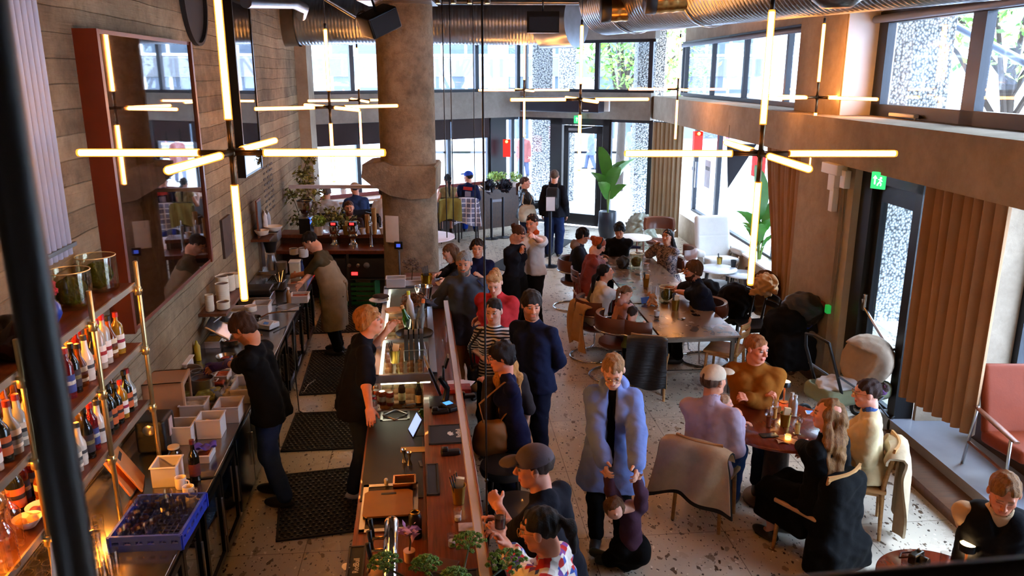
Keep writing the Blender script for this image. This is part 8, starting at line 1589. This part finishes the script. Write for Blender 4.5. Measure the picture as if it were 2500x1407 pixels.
P_('bearded man in a navy polo shirt leaning on the long table', 1691, 660, 92, 1.84, 'sit', .48, lean=18, hd=(6, -6, 0), rh=W_(1638, 705, .8), lh=W_(1632, 712, .8), top=('polo collar', FAB('181d2c'), .48, .03, .06), bot=('trousers', BLKF, .02), hair=('mop', '5a3a22'), beard='3c2418', glasses=True, skin='cf8c6a', res=.0075, w=1.12, belly=.02, seatof='under the bearded man')
# round table
P_('smiling man in a mustard brown sweater at the round table', 1848, 852, 158, 1.84, 'sit', .47, lean=4, hd=(52, -4, 0), rh=W_(1862, 965, .84), lh=W_(1830, 975, .84), top=('sweater', FAB('8a5218'), 1, .035, .04), bot=('jeans', FAB('2c3c55'), .02), hair=('short', 'a06438'), skin='dc8f72', res=.006, w=1.1, curl=.6, seatof='in the mustard')
P_('man in a white cap and lilac shirt holding a baby at the round table', 1743, 930, -35, 1.82, 'sit', .47, lean=6, hd=(-24, 2, 0), rh=W_(1802, 1030, .86), lh=W_(1792, 1040, .82), top=('shirt collar', FAB('b0a0b4', .1), 1, .03, .06), bot=('jeans', FAB('1c2c4a'), .02), hair=('buzz', '5a4030'), skin='dc9676', res=.0062, w=1.06, extra=cap_(FAB('c9b9a2')), seatof='in the white cap')
P_('bald-headed baby in a pale vest on the lap of the man in the white cap', 1768, 985, -120, .72, 'sit', .72, hd=(20, 0, 0), top=('vest', FAB('c9a894'), .5, .012, .05), bot=('trousers', FAB('b8a8a4')), hair=('buzz', 'b08a6a'), child=True, skin='dc9a80', res=.006, rh=(.1, .12, .83), lh=(-.1, .12, .83), shoes=None)
P_('woman with long wavy blond hair in a long black coat', 2020, 1012, 34, 1.7, 'sit', .47, lean=2, hd=(30, 2, 0), top=('coat', BLKT, 1, .035, .1), bot=('skirt', BLKT, .03, .2), hair=('wavy', '8a6238', .34), fem=True, skin='dc9a80', res=.006, rh=W_(1985, 1120, .7), lh=W_(1960, 1090, .76), extra=lambda t, d: d['piece']('coat_tail', [('+', 0, ('box', V3((0, -.15, .4)), (.21, .1, .4), Matrix.Rotation(.04, 3, 'X'), .08)), ('+', .1, ('box', V3((-.03, -.2, .14)), (.27, .15, .14), None, .07)), ('+', .06, ('box', V3((0, .02, .42)), (.2, .26, .12), None, .07)), ('^', .003, ((0, 0, .01), (0, 0, -1))), ('n', .007, 20), ('n', .004, 45)], BLKT, .01), seatof='in the long black coat')
P_('woman in a cream sweater with a purple scrunchie at the round table', 2117, 960, 68, 1.68, 'sit', .47, lean=6, hd=(6, -6, 0), rh=W_(2050, 1075, .8), lh=W_(2062, 1065, .8), top=('sweater collar', FAB('cdb98f', .1), 1, .04, .06, FAB('3d5a94')), bot=('jeans', FAB('8a8a72'), .03), hair=('bun', '3a2620'), fem=True, glasses=True, skin='dca08a', res=.006, extra=scr, shoes='8a7050', seatof='in the cream sweater')
P_('man in a dark vest and cream sweater resting his chin on his hand', 2452, 1205, 150, 1.8, 'sit', .47, lean=14, hd=(4, -24, 0), rh=W_(2425, 1255, .98), lh=W_(2440, 1330, .72), top=('sweater collar', FAB('c2a583', .1), 1, .035, .05), bot=('trousers', FAB('4a4030'), .02), hair=('short', '9a6a3a'), skin='d98a66', res=.0055, w=1.05, curl=.9, eR=(.5, .1, -.6), eyes=False, extra=lambda t, d: d['piece']('knitted_vest', [('+', .04, ('cap', d['C']+d['Ls']@V3((x*.075, .008, .09)), d['P']+V3((x*.065, .01, .02)), .138, .15)) for x in (1, -1)]+[('-', .01, ('cap', d['N']+d['Ls']@V3((0, .08, .06)), d['N']+d['Ls']@V3((0, .14, -.1)), .08, .015)), ('n', .004, 40)], FAB('0f1117')), seatof='in the vest')
# street
for k, (x, y, f, c, lb) in enumerate(((1443, 318, 80, '5a5f70', 'pedestrian in a grey coat striding past the door outside'), (1545, 312, 190, '6a7488', 'pedestrian in a blue-grey coat standing outside the corner window'), (1508, 288, 20, '4a4f60', 'pedestrian far off across the pavement by the corner'), (1278, 330, 160, '7a4440', 'passer-by in a reddish jacket outside the street window'))):
    P_(lb, x, y, f, 1.72, top=('coat', FAB(c), 1, .04, .3), bot=('trousers', FAB('4a5068'), .03), hair=('short', '3a2c24'), res=.022, eyes=False, feet=((.1, .2), (-.1, -.2)))
drape('olive_jacket', 'olive jacket hanging over the bar chair of the woman with the braid', 1103, 488, 1.03, aF+.1, .46, .35, .5, OLV, .03, 1, ch='with the braid')
drape('plaid_shirt', 'blue and white plaid shirt hanging over a bar chair by the counter', 1170, 482, 1.03, aF+.1, .5, .35, .62, plaid(), .02, 2, .35, ch='in the blue cap')
drape('grey_jacket', 'light grey coat hanging over the bar chair by the trailing plant', 825, 492, 1.05, aF+.1, .5, .3, .45, FAB('a8a39b'), .03, 3, ch='by the plant')
drape('navy_jacket', 'dark navy jacket spread over a bar chair behind the bearded man', 898, 520, 1.02, aF, .62, .2, .5, FAB('232b3d'), .03, 4, ch='in the beige cap'); drape('brown_jacket', 'dark brown jacket on the bar chair half hidden by the column', 948, 516, 1.02, aF, .4, .2, .5, FAB('2b1c14'), .03, 5, ch='by the column')
drape('beige_coat', 'long beige coat trailing from the armchair of the woman in the white tee', 1441, 715, .84, R(-80), .46, .2, .62, FAB('c9a57c'), .02, 6, .1, .035, ch='white tee')
drape('black_puffer_jacket', 'black quilted puffer jacket on the oak chair at the near table corner', 1582, 790, .86, R(-8), .44, .25, .62, PUF, .04, 7, .1, .015, ch='puffer')
drape('beige_jacket', 'beige wool jacket with black trim over the white-capped man chair', 1700, 1056, .86, R(-48), .56, .12, .5, JBG, .025, 8, .3, .03, ch='white cap'); drape('black_lining', 'black lining hem showing under the beige wool jacket', 1704, 1062, .84, R(-48), .57, .1, .54, M('101012', .7), .015, 8, .32, .03, ch='white cap')
drape('cream_coat', 'cream trench coat hanging from the chair of the woman in the cream sweater', 2152, 1052, .8, R(68), .5, .1, .72, FAB('b5a183'), .02, 9, .1, .035, ch='cream sweater')
